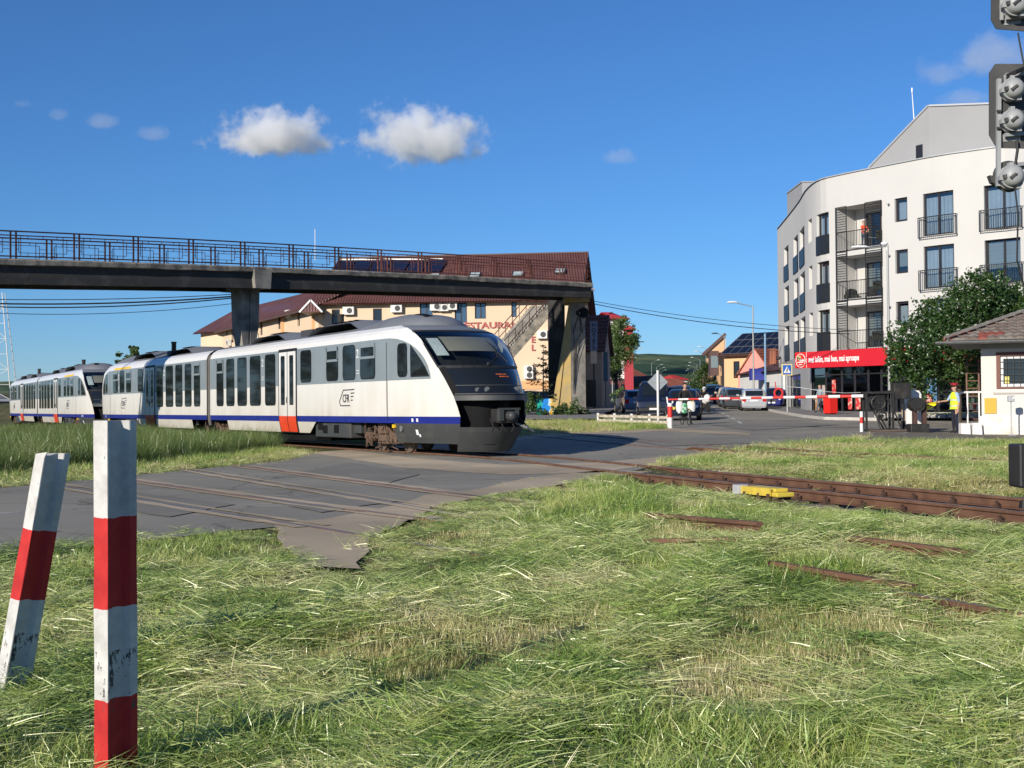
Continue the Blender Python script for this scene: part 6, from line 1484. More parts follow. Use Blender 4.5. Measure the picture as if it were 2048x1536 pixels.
mb = MB(); mb.prism([PHT(t0 - .25, z0 - .24, -.06), PHT(t1 + .2, z0 - .24, -.06), PHT(t1 + .2, z0 - .17, -.09), PHT(t0 - .25, z0 - .17, -.09)], V((0, .07, 0))); mk("sill", mb, m_hut, hut)
a, b = W(1971, 827, 45.9), W(1993, 796, 45.9); mb = MB(); mb.prism([PHT(a.x - HX, a.z, -.04), PHT(b.x - HX, a.z, -.04), PHT(b.x - HX, b.z, -.04), PHT(a.x - HX, b.z, -.04)], V((0, .04, 0))); mk("yellow_panel", mb, mat("ochre panel", (.62, .36, .05), .7, vs=3, var=.05), hut)
a, b = W(2011, 767, 45.8), W(2019, 753, 45.8); mb = MB(); mb.prism([PHT(a.x - HX, a.z, .04), PHT(b.x - HX, a.z, .04), PHT(b.x - HX, b.z, .04), PHT(a.x - HX, b.z, .04)], V((0, .01, 0))); mk("yellow_notice", mb, mat("yellow notice", (.66, .58, .16), .7, vs=20, var=.2), hut)
m_soffit = mat("dirty grey plaster", (.33, .32, .30), .9, vs=2, var=.15)
mb = MB(); mb.prism([PHT(-.01, ZEH - .28, -.012), PHT(5.4, ZEH - .28, -.012), PHT(5.4, ZEH + .2, -.012), PHT(-.01, ZEH + .2, -.012)], V((0, .01, 0))); mk("frieze", mb, m_soffit, hut)  # darker grey strip along the top of the wall
# roof: courses of single tiles
m_tile = mat("mossy roof tile", (.15, .115, .095), .9, vs=2.4, col2=(.25, .235, .20), thr=(.45, .75), bump=.5, bs=20); m_tile2 = mat("red roof tile", (.24, .07, .05), .85, vs=3, var=.25, bump=.4, bs=20); m_tile3 = mat("grey roof tile", (.20, .185, .165), .9, vs=3, var=.25, bump=.5, bs=20)
ex, ey = HX - 1.12, HY - .92; rise = .40; rr = random.Random(4); mbt = [MB(), MB(), MB()]; ny = 13; dl = 4.0 / ny; tw_w = .30
for plane in (0, 1):
    for j in range(ny):
        f0 = j * dl; x = f0 - .1
        while x < (8.2 if plane == 0 else 8.2) - 0 * f0:
            w = tw_w * rr.uniform(.92, 1.05)
            if plane == 0 and x < f0 * 1.0 - .15: x += w; continue
            if plane == 1 and (x < f0 - .15 or x > 8.0 - f0): x += w; continue
            z0_ = ZEH + .02 + f0 * rise; lift = rr.uniform(0, .022); k = 2 if rr.random() < .13 else 0
            if x < 1.9 and j < 3 and rr.random() < .22: k = 1
            if plane == 0: P0 = lambda u_, v_, dz: (ex + u_, ey - .06 * (u_ - 1) + f0 + v_, z0_ + v_ * rise + dz)
            else: P0 = lambda u_, v_, dz: (ex + f0 + v_, ey + u_, z0_ + v_ * rise + dz)
            q = [P0(x, -.03, .045 + lift), P0(x + w * .55, -.03, .085 + lift), P0(x + w * .98, -.03, .05 + lift), P0(x + w * .98, dl + .05, .025), P0(x + w * .55, dl + .05, .06), P0(x, dl + .05, .02), P0(x, -.03, .01), P0(x + w * .98, -.03, .012)]
            fs = [(0, 1, 4, 5), (1, 2, 3, 4), (6, 7, 2, 1), (6, 1, 0)]
            mbt[k].add(q, fs if plane == 0 else [f[::-1] for f in fs]); x += w
for k, m_ in enumerate((m_tile, m_tile2, m_tile3)): o = mk("roof_tile", mbt[k], m_, hut); o['kind'] = 'stuff'
mb = MB(); rz_ = ZEH + 4 * rise; mb.poly([(ex, ey, ZEH), (ex + 9, ey - .5, ZEH), (ex + 9, ey + 4, rz_), (ex + 4, ey + 4, rz_)]); mb.poly([(ex, ey, ZEH), (ex + 4, ey + 4, rz_), (ex, ey + 8, ZEH)]); mb.poly([(ex, ey + 8, ZEH), (ex + 4, ey + 4, rz_), (ex + 9, ey + 4, rz_), (ex + 9, ey + 8, ZEH)]); mb.poly([(ex, ey, ZEH - .02), (ex + 9, ey - .5, ZEH - .02), (ex + 9, ey + 8, ZEH - .02), (ex, ey + 8, ZEH - .02)]); mk("roof_deck", mb, m_soffit, hut)
mb = MB()
for i in range(15): a = V((ex, ey, ZEH + .08)).lerp(V((ex + 4, ey + 4, rz_ + .08)), i / 15); b = V((ex, ey, ZEH + .08)).lerp(V((ex + 4, ey + 4, rz_ + .08)), (i + 1.1) / 15); mb.tube([a, b], [.12, .09], 8)
o = mk("hip_tile", mb, m_tile3, hut); o['kind'] = 'stuff'
mb = MB(); n = 8; rows = [[(ex - .35 + (9.3) * s, ey - .5 * s - .06 + .10 * math.cos(a), ZEH - .03 + .10 * math.sin(a)) for a in [math.pi + math.pi * i / n for i in range(n + 1)]] for s in (0, .25, .5, 1)]; mb.grid(rows); mb.grid(rows, flip=True); mk("gutter", mb, m_galv, hut); hut.rotation_euler = (0, 0, -R(21))
t = thing("ladder", "brown wooden ladder leaning on the hut's side wall", "ladder", (HX + .22, HY + 1.45, g), -R(21)); mb = MB()
mb.bar((-.22, 0, .1), (-.22, .1, 2.75), .05); mb.bar((.20, 0, .1), (.20, .1, 2.75), .05); mk("rails", mb, m_bwood, t)
for i in range(9): mb = MB(); mb.bar((-.2, 0.01 + .033 * i * .3, .35 + .28 * i), (.2, .01 + .033 * i * .3, .35 + .28 * i), .03); mk("rung", mb, m_bwood, t)
p = W(2022, 800, 44.5); g2 = gz(p.x, 44.5); t = thing("meter_box", "small grey box on a thin pole in front of the hut window", "box on a pole", (p.x, 44.5, g2))
mb = MB(); mb.cyl((0, 0, 0), (0, 0, 1.2), .025, 8); mb.box(-.12, -.08, -.05, .12, .08, .06); mk("pole", mb, m_galv, t); mb = MB(); mb.box(-.11, -.08, 1.18, .11, .08, 1.40); mk("box", mb, gy, t, bevel=.03); mb = MB(); mb.prism([(-.02, -.085, 1.28), (.09, -.085, 1.28), (.09, -.085, 1.38)], (0, .003, 0)); mk("sticker", mb, m_bw, t)
# ------------------------------------------------------------------ street furniture
def ztop(u, v, Y): return W(u, v, Y).z
m_lamp = mat("lamp head", (.70, .71, .70), .35, var=.04); m_pole = mat("lamp pole", (.27, .28, .28), .5, .3, vs=3, var=.06)
def lamp_depth(u, v, h=7.1):
    lo, hi = 40, 700
    for _ in range(50):
        m_ = (lo + hi) / 2; f = W(u, v, m_).z - gz(X(u, m_), m_) - h
        if f < 0: lo = m_
        else: hi = m_
    return lo
def street_lamp(label, pu, pv, hu_, hv, Y=None, dark=False):
    Y = Y or lamp_depth(pu, pv); p = W(pu, pv, Y); h_ = W(hu_, hv, Y - (0 if Y > 60 else 0)); g = gz(p.x, Y) - .05
    t = thing("street_lamp", label, "street lamp", (p.x, Y, g), group="street lamps", world=True); k = 1 if h_.x > p.x else -1
    mb = MB(); mb.tube([(p.x, Y, g), (p.x, Y, g + .9), (p.x, Y, p.z)], [.085, .07, .045], 8); mk("pole", mb, m_pole, t, smooth=True)
    mb = MB(); mb.tube([(p.x, Y, p.z - .05), (h_.x - k * .35, Y, h_.z - .05)], .035, 6); mk("arm", mb, m_pole, t)
    mb = MB(); c = V((h_.x, Y, h_.z)); rows = []
    for i in range(9):
        x = -.42 + .84 * i / 8; w = math.sqrt(max(0, 1 - (x / .43) ** 2)); rows.append([(c.x + k * x, c.y + .17 * w * math.cos(a), c.z + (.11 if math.sin(a) > 0 else .05) * w * math.sin(a)) for a in [6.2832 * j / 10 for j in range(11)]])
    mb.grid(rows); mk("lamp_head", mb, m_lamp if not dark else m_sigb, t, smooth=True); return t
street_lamp("tall street lamp with white head standing in front of the red shop sign", 1775, 490, 1720, 495, 58.0)
p = W(1760, 487, 58.05); q = W(1775, 510, 58.0); lt = [o for o in COL.objects if o.name == "street_lamp"][0]
mb = MB(); mb.tube([W(1777, 512, 58), W(1771, 488, 58)], .03, 6); mb.ball(W(1769, 487, 58), (.17, .12, .10), 10, 6); o = mk("lamp_head", mb, m_lamp, lt)
street_lamp("street lamp rising behind the silver estate car, nearest on the sunny kerb", 1505.5, 612, 1465, 605, 92.0)
street_lamp("dark headed lamp in front of the solar panelled house", 1448.5, 672, 1430, 667, None, True)
street_lamp("lamp post beside the brown gabled town house, upper head", 1420, 700, 1399, 694)
street_lamp("lamp a little beyond the gabled town house, lower head", 1412, 708, 1393, 703)
for i, (pu, pv, hu_, hv) in enumerate(((1400, 719, 1384, 715), (1394, 728, 1380, 725), (1390, 734, 1378, 731), (1387, 740, 1376, 738), (1384, 744, 1373, 741))):
    street_lamp("%s of the five tiny far lamps on the sunny kerb, counting from the nearest" % ("first", "second", "third", "fourth", "fifth")[i], pu, pv, hu_, hv)
street_lamp("street lamp in front of the leafy tree and crimson building", 1224, 662, 1252, 651)
street_lamp("dark headed lamp next to the crimson corner tower", 1264, 690, 1283, 684, None, True)
street_lamp("pale headed lamp just below the dark one by the crimson tower", 1262, 703, 1280, 697)
for i, (pu, pv, hu_, hv) in enumerate(((1303, 726, 1317, 720), (1313, 734, 1324, 729), (1318, 739, 1328, 735), (1322, 744, 1331, 740))):
    street_lamp("%s of the four tiny far lamps on the shaded kerb, counting from the nearest" % ("first", "second", "third", "fourth")[i], pu, pv, hu_, hv)
# signs
def sign_pole(t, x, Y, g, zt, r, m_): mb = MB(); mb.cyl((x, Y, g), (x, Y, zt), r, 8); return mk("pole", mb, m_, t)
p = W(1574, 740, 74.0); g = hp(p.x, 74); t = thing("crossing_sign", "blue pedestrian crossing sign with a yellow border by the shop corner", "road sign", (p.x, 74, g), world=True); a, b = W(1563, 751, 74), W(1584, 728, 74)
mb = MB(); mb.box(a.x, 73.96, a.z, b.x, 74.0, b.z); mk("border", mb, mat("fluorescent yellow", (.62, .52, .22), .6, var=.05), t)
mb = MB(); mb.box(a.x + .07, 73.94, a.z + .06, b.x - .07, 73.959, b.z - .06); mk("blue_panel", mb, mat("sign blue", (.02, .10, .42), .5, var=.05), t)
cx_, cz_ = (a.x + b.x) / 2, (a.z + b.z) / 2; mb = MB(); mb.prism([(cx_ - .20, 73.93, cz_ - .18), (cx_ + .20, 73.93, cz_ - .18), (cx_, 73.93, cz_ + .19)], (0, .009, 0)); mk("white_triangle", mb, m_bw, t)
mb = MB(); mb.ball((cx_ + .01, 73.925, cz_ + .08), (.03, .01, .03), 8, 5); mb.bar((cx_ + .01, 73.925, cz_ + .05), (cx_ - .01, 73.925, cz_ - .05), .05, .006, up=(0, 1, 0)); mb.bar((cx_ - .01, 73.925, cz_ - .05), (cx_ - .07, 73.925, cz_ - .14), .03, .006, up=(0, 1, 0)); mb.bar((cx_ - .01, 73.925, cz_ - .05), (cx_ + .06, 73.925, cz_ - .14), .03, .006, up=(0, 1, 0)); mb.bar((cx_, 73.925, cz_ + .03), (cx_ + .08, 73.925, cz_ - .03), .025, .006, up=(0, 1, 0)); mk("walking_figure", mb, m_iron, t)
sign_pole(t, p.x, 74.05, g, b.z - .1, .035, m_galv)
p = W(1315, 764, 58.5); g = gz(p.x, 58.5); t = thing("diamond_sign", "grey back of a diamond road sign on a white pole at the verge", "road sign", (p.x, 58.5, g), world=True); r = .46
mb = MB(); mb.prism([(p.x - r, 58.45, p.z), (p.x, 58.45, p.z - r), (p.x + r, 58.45, p.z), (p.x, 58.45, p.z + r)], (0, .02, 0)); mk("panel", mb, mat("sign back grey", (.30, .33, .35), .5, .3, var=.05), t)
mb = MB(); mb.cyl((p.x, 58.40, g), (p.x, 58.40, p.z + r + .06), .05, 8); mk("pole", mb, m_bw, t)
for dx in (-.3, .3): mb = MB(); mb.box(p.x + min(dx, 0), 58.43, p.z - .02, p.x + max(dx, 0), 58.447, p.z + .02); mk("clamp", mb, m_galv, t)
# white guard rail on the verge
ga, gb2 = W(1196, 826, 57.0), W(1336, 832, 52.5); t = thing("guard_rail", "low white painted guard rail along the grass verge", "guard rail", (gb2.x, 52.5, gz(gb2.x, 52.5)), world=True); ga.z = gz(ga.x, 57) + .02; gb2.z = gz(gb2.x, 52.5) + .02
mb = MB()
for h in (.14, .34): mb.bar(ga + UP * h, gb2 + UP * h, .05, .11)
mk("rail", mb, mat("chipped white rail", (.56, .50, .40), .7, vs=5, col2=(.26, .22, .15), thr=(.46, .66)), t)
for i in range(5): q = ga.lerp(gb2, i / 4); mb = MB(); mb.bar(q - UP * .2 + V((0, .08, 0)), q + UP * .46 + V((0, .08, 0)), .09, .09); mk("post", mb, m_bw, t)
# painted board, litter bin, lattice mast
p = W(1089, 808, 72.5); g = gz(p.x, 72.5); mb = MB(); mb.box(-.45, -.03, -.1, .45, .03, .82)
def board_mat():
    m, n, l = nodes_of("painted board"); b = n["Principled BSDF"]; tc = n.new("ShaderNodeTexCoord"); sp = n.new("ShaderNodeSeparateXYZ"); l.new(tc.outputs['Object'], sp.inputs[0]); nz = n.new("ShaderNodeTexNoise"); nz.inputs['Scale'].default_value = 5; l.new(tc.outputs['Object'], nz.inputs[0])
    ad = n.new("ShaderNodeMath"); ad.operation = 'MULTIPLY_ADD'; ad.inputs[1].default_value = .5; l.new(nz.outputs[0], ad.inputs[0]); l.new(sp.outputs[0], ad.inputs[2]); rp = n.new("ShaderNodeValToRGB"); rp.color_ramp.interpolation = 'CONSTANT'; e = rp.color_ramp.elements
    e[0].position = 0; e[0].color = (.0, .33, .25, 1); e[1].position = .12; e[1].color = (.0, .20, .60, 1); x = e.new(.50); x.color = (.45, .60, .62, 1); x = e.new(.58); x.color = (.62, .36, .03, 1); l.new(ad.outputs[0], rp.inputs[0]); l.new(rp.outputs[0], b.inputs['Base Color']); return m
solo("painted_board", mb, board_mat(), "board painted green, blue and orange at the foot of the yellow buttress", "board", None).location = (p.x, 72.5, g + .2)
p = W(1661, 810, 67.5); t = thing("litter_bin", "bright red boxy litter bin outside the shop", "litter bin", (p.x, 67.5, hp(p.x, 67.5)), R(25)); mb = MB(); mb.prism([(-.26, -.26, .05), (.26, -.26, .05), (.26, .26, .05), (-.26, .26, .05)], (0, 0, .85)); mk("body", mb, m_red2, t, bevel=.02); mb = MB(); mb.box(-.28, -.28, .90, .28, .28, .98); mk("lid", mb, m_red, t); mb = MB(); mb.box(-.2, -.2, 0, .2, .2, .05); mk("foot", mb, m_iron, t)
t = thing("lattice_mast", "slender lattice mast at the frame edge beyond the trains", "mast", W(-12, 790, 150), world=True); mb = MB(); Ym = 150
def lm(u, v, dy=0): return W(u, v, Ym) + V((0, dy, 0))
legs = [((-38, 800), (-12, 585)), ((22, 800), (4, 585))]; m_lat = mat("lattice steel", (.40, .40, .40), .5, .3, var=.05)
for dy in (0, 2.2):
    for i, (a, b) in enumerate(legs): mb = MB(); mb.bar(lm(*a, dy), lm(*b, dy * .4), .09); mk("leg", mb, m_lat, t)
for i in range(7):
    f0, f1 = i / 7, (i + 1) / 7; a0 = lm(*legs[0][0]).lerp(lm(*legs[0][1]), f0); b0 = lm(*legs[1][0]).lerp(lm(*legs[1][1]), f0); b1 = lm(*legs[1][0]).lerp(lm(*legs[1][1]), f1); a1 = lm(*legs[0][0]).lerp(lm(*legs[0][1]), f1)
    mb = MB(); mb.bar(a0, b0, .05); mk("strut", mb, m_lat, t); mb = MB(); mb.bar(*((a0, b1) if i % 2 else (b0, a1)), .05); mk("strut", mb, m_lat, t)
for k in range(2): q = W((222, 405)[k] - 148 * 0, 742, 190) if False else None
# ------------------------------------------------------------------ cars
m_tyre = mat("tyre rubber", (.018, .018, .019), .85, vs=6, var=.2); m_rim = mat("alloy rim", (.38, .38, .39), .35, .7, var=.05); m_cglass = mat("car glass", (.012, .016, .02), .05, var=0, spec=.7)
m_tail = mat("tail lamp", (.42, .012, .010), .2, var=0); m_head = mat("head lamp", (.62, .64, .66), .1, var=0, spec=.7); m_plate = mat("number plate", (.66, .67, .66), .5, var=.04); m_trim = mat("black trim", (.016, .016, .017), .5, var=0)
def paint(name, c, metal=.3): return mat(name, c, .30, metal, vs=1.5, var=.05, coat=.5)
CARS = {
 'estate': (4.5, 1.74, [(-2.25, .60, .62), (-2.20, .90, .93), (-1.98, .96, 1.40), (-1.2, .96, 1.47), (.0, .94, 1.46), (.45, .93, 1.40), (1.18, .90, .95), (1.85, .80, .83), (2.15, .68, .70), (2.25, .50, .52)], 5),
 'hatch': (4.0, 1.68, [(-2.0, .60, .62), (-1.96, .90, .93), (-1.62, .97, 1.40), (-1.0, .96, 1.48), (.0, .94, 1.47), (.40, .93, 1.40), (1.05, .90, .95), (1.65, .80, .83), (1.92, .68, .70), (2.0, .50, .52)], 5),
 'suv': (4.4, 1.80, [(-2.2, .66, .68), (-2.17, 1.0, 1.04), (-1.95, 1.06, 1.58), (-1.2, 1.06, 1.66), (.0, 1.04, 1.66), (.45, 1.03, 1.58), (1.1, 1.0, 1.05), (1.85, .95, .99), (2.12, .84, .86), (2.2, .6, .62)], 5),
 'van': (4.9, 1.90, [(-2.45, .60, .62), (-2.43, 1.05, 1.75), (-2.3, 1.08, 1.92), (-1.2, 1.08, 1.96), (.6, 1.06, 1.94), (1.0, 1.04, 1.84), (1.75, 1.0, 1.08), (2.2, .92, .95), (2.4, .78, .80), (2.45, .5, .52)], 5)}
def car_at(label, kind, pos, heading, pm, group="cars along the street", name="parked_car"):
    """pos plan point of the car's middle; heading = plan direction of its front"""
    L, W2, st, _ = CARS[kind]; w = W2 / 2; g = gz(pos[0], pos[1]); dh = .8; h = V((heading[0], heading[1])).normalized()
    sl = (gz(pos[0] + h.x * dh, pos[1] + h.y * dh) - gz(pos[0] - h.x * dh, pos[1] - h.y * dh)) / (2 * dh)
    t = thing(name, label, "van" if kind == 'van' else "car", (pos[0], pos[1], g), math.atan2(h.y, h.x), group)
    t.rotation_euler = Euler((0, -math.atan(sl), math.atan2(h.y, h.x)), 'XYZ')
    ring = lambda x, zb, zr: [(x, -w * .90, .22), (x, -w * .985, .34), (x, -w, .60), (x, -w * .985, zb), (x, -w * .82, zb + (zr - zb) * .82), (x, -w * .66, zr), (x, 0, zr + .02), (x, w * .66, zr), (x, w * .82, zb + (zr - zb) * .82), (x, w * .985, zb), (x, w, .60), (x, w * .985, .34), (x, w * .90, .22)]
    rows = []
    for i, (x, zb, zr) in enumerate(st):
        k = 1 if 0 < i < len(st) - 1 else .94; rows.append([(a, b * k * (1 if 1 < i < len(st) - 2 else .97), min(c, zr + .02) if c > .3 else c) for a, b, c in ring(x, zb, zr)])
    mb = MB(); mb.grid(rows, flip=True); mb.poly(rows[0]); mb.poly(rows[-1][::-1]); mb.poly([(st[0][0], -w * .8, .22), (st[-1][0], -w * .8, .22), (st[-1][0], w * .8, .22), (st[0][0], w * .8, .22)]); body = mk("body", mb, pm, t, smooth=True)
    # glass: side panes between pillars, screens front and back
    def pt(i, f, side, v):
        (x0, zb0, zr0), (x1, zb1, zr1) = st[i], st[i + 1]; x = x0 + (x1 - x0) * f; zb = zb0 + (zb1 - zb0) * f; zr = zr0 + (zr1 - zr0) * f; y0, y1 = w * .985, w * .82; zz = zb + .03 + ((zr - zb) * .82 - .06) * v; q = (zz - zb) / max(.01, (zr - zb) * .82)
        return (x, side * (y0 + (y1 - y0) * q + .012), zz)
    for sd in (1, -1):
        for i, f0, f1 in ((2, .10, .92), (3, .06, .46), (3, .52, .97), (4, .05, .9)):
            if i == 3 and kind == 'van' and f0 < .5: continue
            mb = MB(); a, b, c, d = pt(i, f0, sd, 0), pt(i, f1, sd, 0), pt(i, f1, sd, 1), pt(i, f0, sd, 1); mb.poly([a, b, c, d][::(1 if sd < 0 else -1)]); mk("side_window", mb, m_cglass, t)
        mb = MB(); x, zb, zr = st[5]; x1, zb1, zr1 = st[6]; p0, p1 = (x - .1, zb + .04), (x1 - .12, zb1 + .04); mb.poly([(p0[0], sd * (w * .965), p0[1]), (p1[0], sd * (w * .975), p1[1]), (x + .02, sd * w * .835, zb + (zr - zb) * .78)][::(1 if sd < 0 else -1)]); mk("side_window", mb, m_cglass, t)
    def screen(i, f0, f1, off, nm, kk):
        (x0, zb0, zr0), (x1, zb1, zr1) = st[i], st[i + 1]
        def q(f, s_): x = x0 + (x1 - x0) * f; z = zr0 + (zr1 - zr0) * f; return (x + off, s_ * w * (.66 if kk else .70), z + .025)
        mb = MB(); mb.poly([q(f0, -1), q(f1, -1), q(f1, 1), q(f0, 1)]); return mk(nm, mb, m_cglass, t)
    screen(5, .10, .92, .012, "windscreen", 1); screen(1, .12, .86, -.012, "rear_window", 1)
    xr, xf = st[0][0], st[-1][0]
    for sd in (1, -1):
        mb = MB(); mb.box(xr - .01, min(sd * w * .62, sd * w * .93), .62, xr + .10, max(sd * w * .62, sd * w * .93), .90); mk("tail_light", mb, m_tail, t, bevel=.02)
        mb = MB(); mb.ball((xf - .16, sd * w * .70, .64), (.14, .17, .10), 10, 6); mk("headlight", mb, m_head, t)
        mb = MB(); mb.box(.95, min(sd * w * .98, sd * (w + .17)), .96, 1.10, max(sd * w * .98, sd * (w + .17)), 1.10); mk("mirror", mb, pm, t, bevel=.02)
        for xx in (xr + .82, xf - .80):
            wh = MB(); wh.tube([(xx, sd * (w - .19), .31), (xx, sd * (w - .17), .31), (xx, sd * (w + .005), .31), (xx, sd * (w + .02), .31)], [.27, .31, .31, .27], 18); wo_ = mk("wheel", wh, m_tyre, t); rm = MB(); rm.cyl((xx, sd * (w + .012), .31), (xx, sd * (w + .028), .31), .20, 14); mk("rim", rm, m_rim, wo_)
            ar = MB(); ar.tube([(xx + .36 * math.cos(a), sd * (w * 1.0 + .002), .31 + .36 * math.sin(a)) for a in [math.pi * i / 10 for i in range(11)]], .03, 5); mk("wheel_arch", ar, m_trim, t)
    mb = MB(); mb.box(xf - .10, -w * .88, .26, xf + .05, w * .88, .48); mk("front_bumper", mb, pm if kind != 'van' else m_trim, t, bevel=.05); mb = MB(); mb.box(xr - .05, -w * .90, .26, xr + .10, w * .90, .52); mk("rear_bumper", mb, pm, t, bevel=.05)
    mb = MB(); mb.box(xf - .06, -w * .42, .50, xf + .01, w * .42, .64); mk("grille", mb, m_trim, t)
    mb = MB(); mb.box(xf + .05, -.26, .36, xf + .06, .26, .47); mk("number_plate", mb, m_plate, t); mb = MB(); mb.box(xr - .03, -.26, .64, xr - .015, .26, .75); mk("number_plate", mb, m_plate, t)
    return t
SD = (.127, .992)
def cx(u, Y): return (X(u, Y), Y)
away, toward = SD, (-SD[0], -SD[1])
car_at("silver estate car seen from behind, first in the parked row", 'estate', (16.45, 89.0), away, paint("silver paint", (.52, .53, .54), .5))
row = [("dark grey hatchback parked just ahead of the silver estate", 'hatch', (16.35, 95.5), "graphite paint", (.06, .065, .07)), ("grey blue hatchback third in the parked row", 'hatch', (17.0, 101.5), "slate paint", (.10, .13, .17)), ("beige estate car fourth in the parked row", 'estate', (17.9, 108), "beige paint", (.40, .37, .31)),
       ("dark hatchback fifth in the parked row", 'hatch', (18.6, 114.5), "black paint", (.02, .021, .024)), ("dark green off-roader farther up the parked row", 'suv', (18.9, 122), "dark green paint", (.025, .05, .04))]
for lab, k, pos, nm, c in row: car_at(lab, k, pos, away, paint(nm, c))
car_at("deep blue car half hidden behind the crossing sign pole", 'hatch', (19.6, 96.5), (-.35, -.93), paint("deep blue paint", (.012, .018, .14)))
car_at("dark blue car with a plate waiting right behind the cyclist", 'hatch', (8.35, 63.5), toward, paint("navy paint", (.014, .022, .045)), "cars waiting at the barrier", "waiting_car")
car_at("black blue van waiting beside the white pole of the diamond sign", 'van', (8.05, 74.0), (-.1, -1), paint("van blue paint", (.012, .018, .04)), "cars waiting at the barrier", "waiting_car")
car_at("dark off-roader waiting behind the navy car", 'suv', (9.9, 77), toward, paint("anthracite paint", (.03, .033, .04)), "cars waiting at the barrier", "waiting_car")
car_at("pale car far back in the waiting queue", 'hatch', (11.6, 98), toward, paint("pale grey paint", (.50, .51, .52)), "cars waiting at the barrier", "waiting_car")
car_at("dark car behind the motorcyclist in the queue", 'hatch', (12.6, 92), toward, paint("black paint", (.02, .021, .024)), "cars waiting at the barrier", "waiting_car")
car_at("slate off-roader at the back of the queue", 'suv', (13.4, 103), toward, paint("slate paint", (.10, .13, .17)), "cars waiting at the barrier", "waiting_car")
car_at("light blue car seen from behind by the annex house", 'hatch', (X(1262, 84), 84), (-.1, 1), paint("light blue paint", (.10, .17, .26)))
car_at("dark car glimpsed below the air conditioner beside the train nose", 'hatch', (X(1045, 84), 84), (-.8, .6), paint("black paint", (.02, .021, .024)))
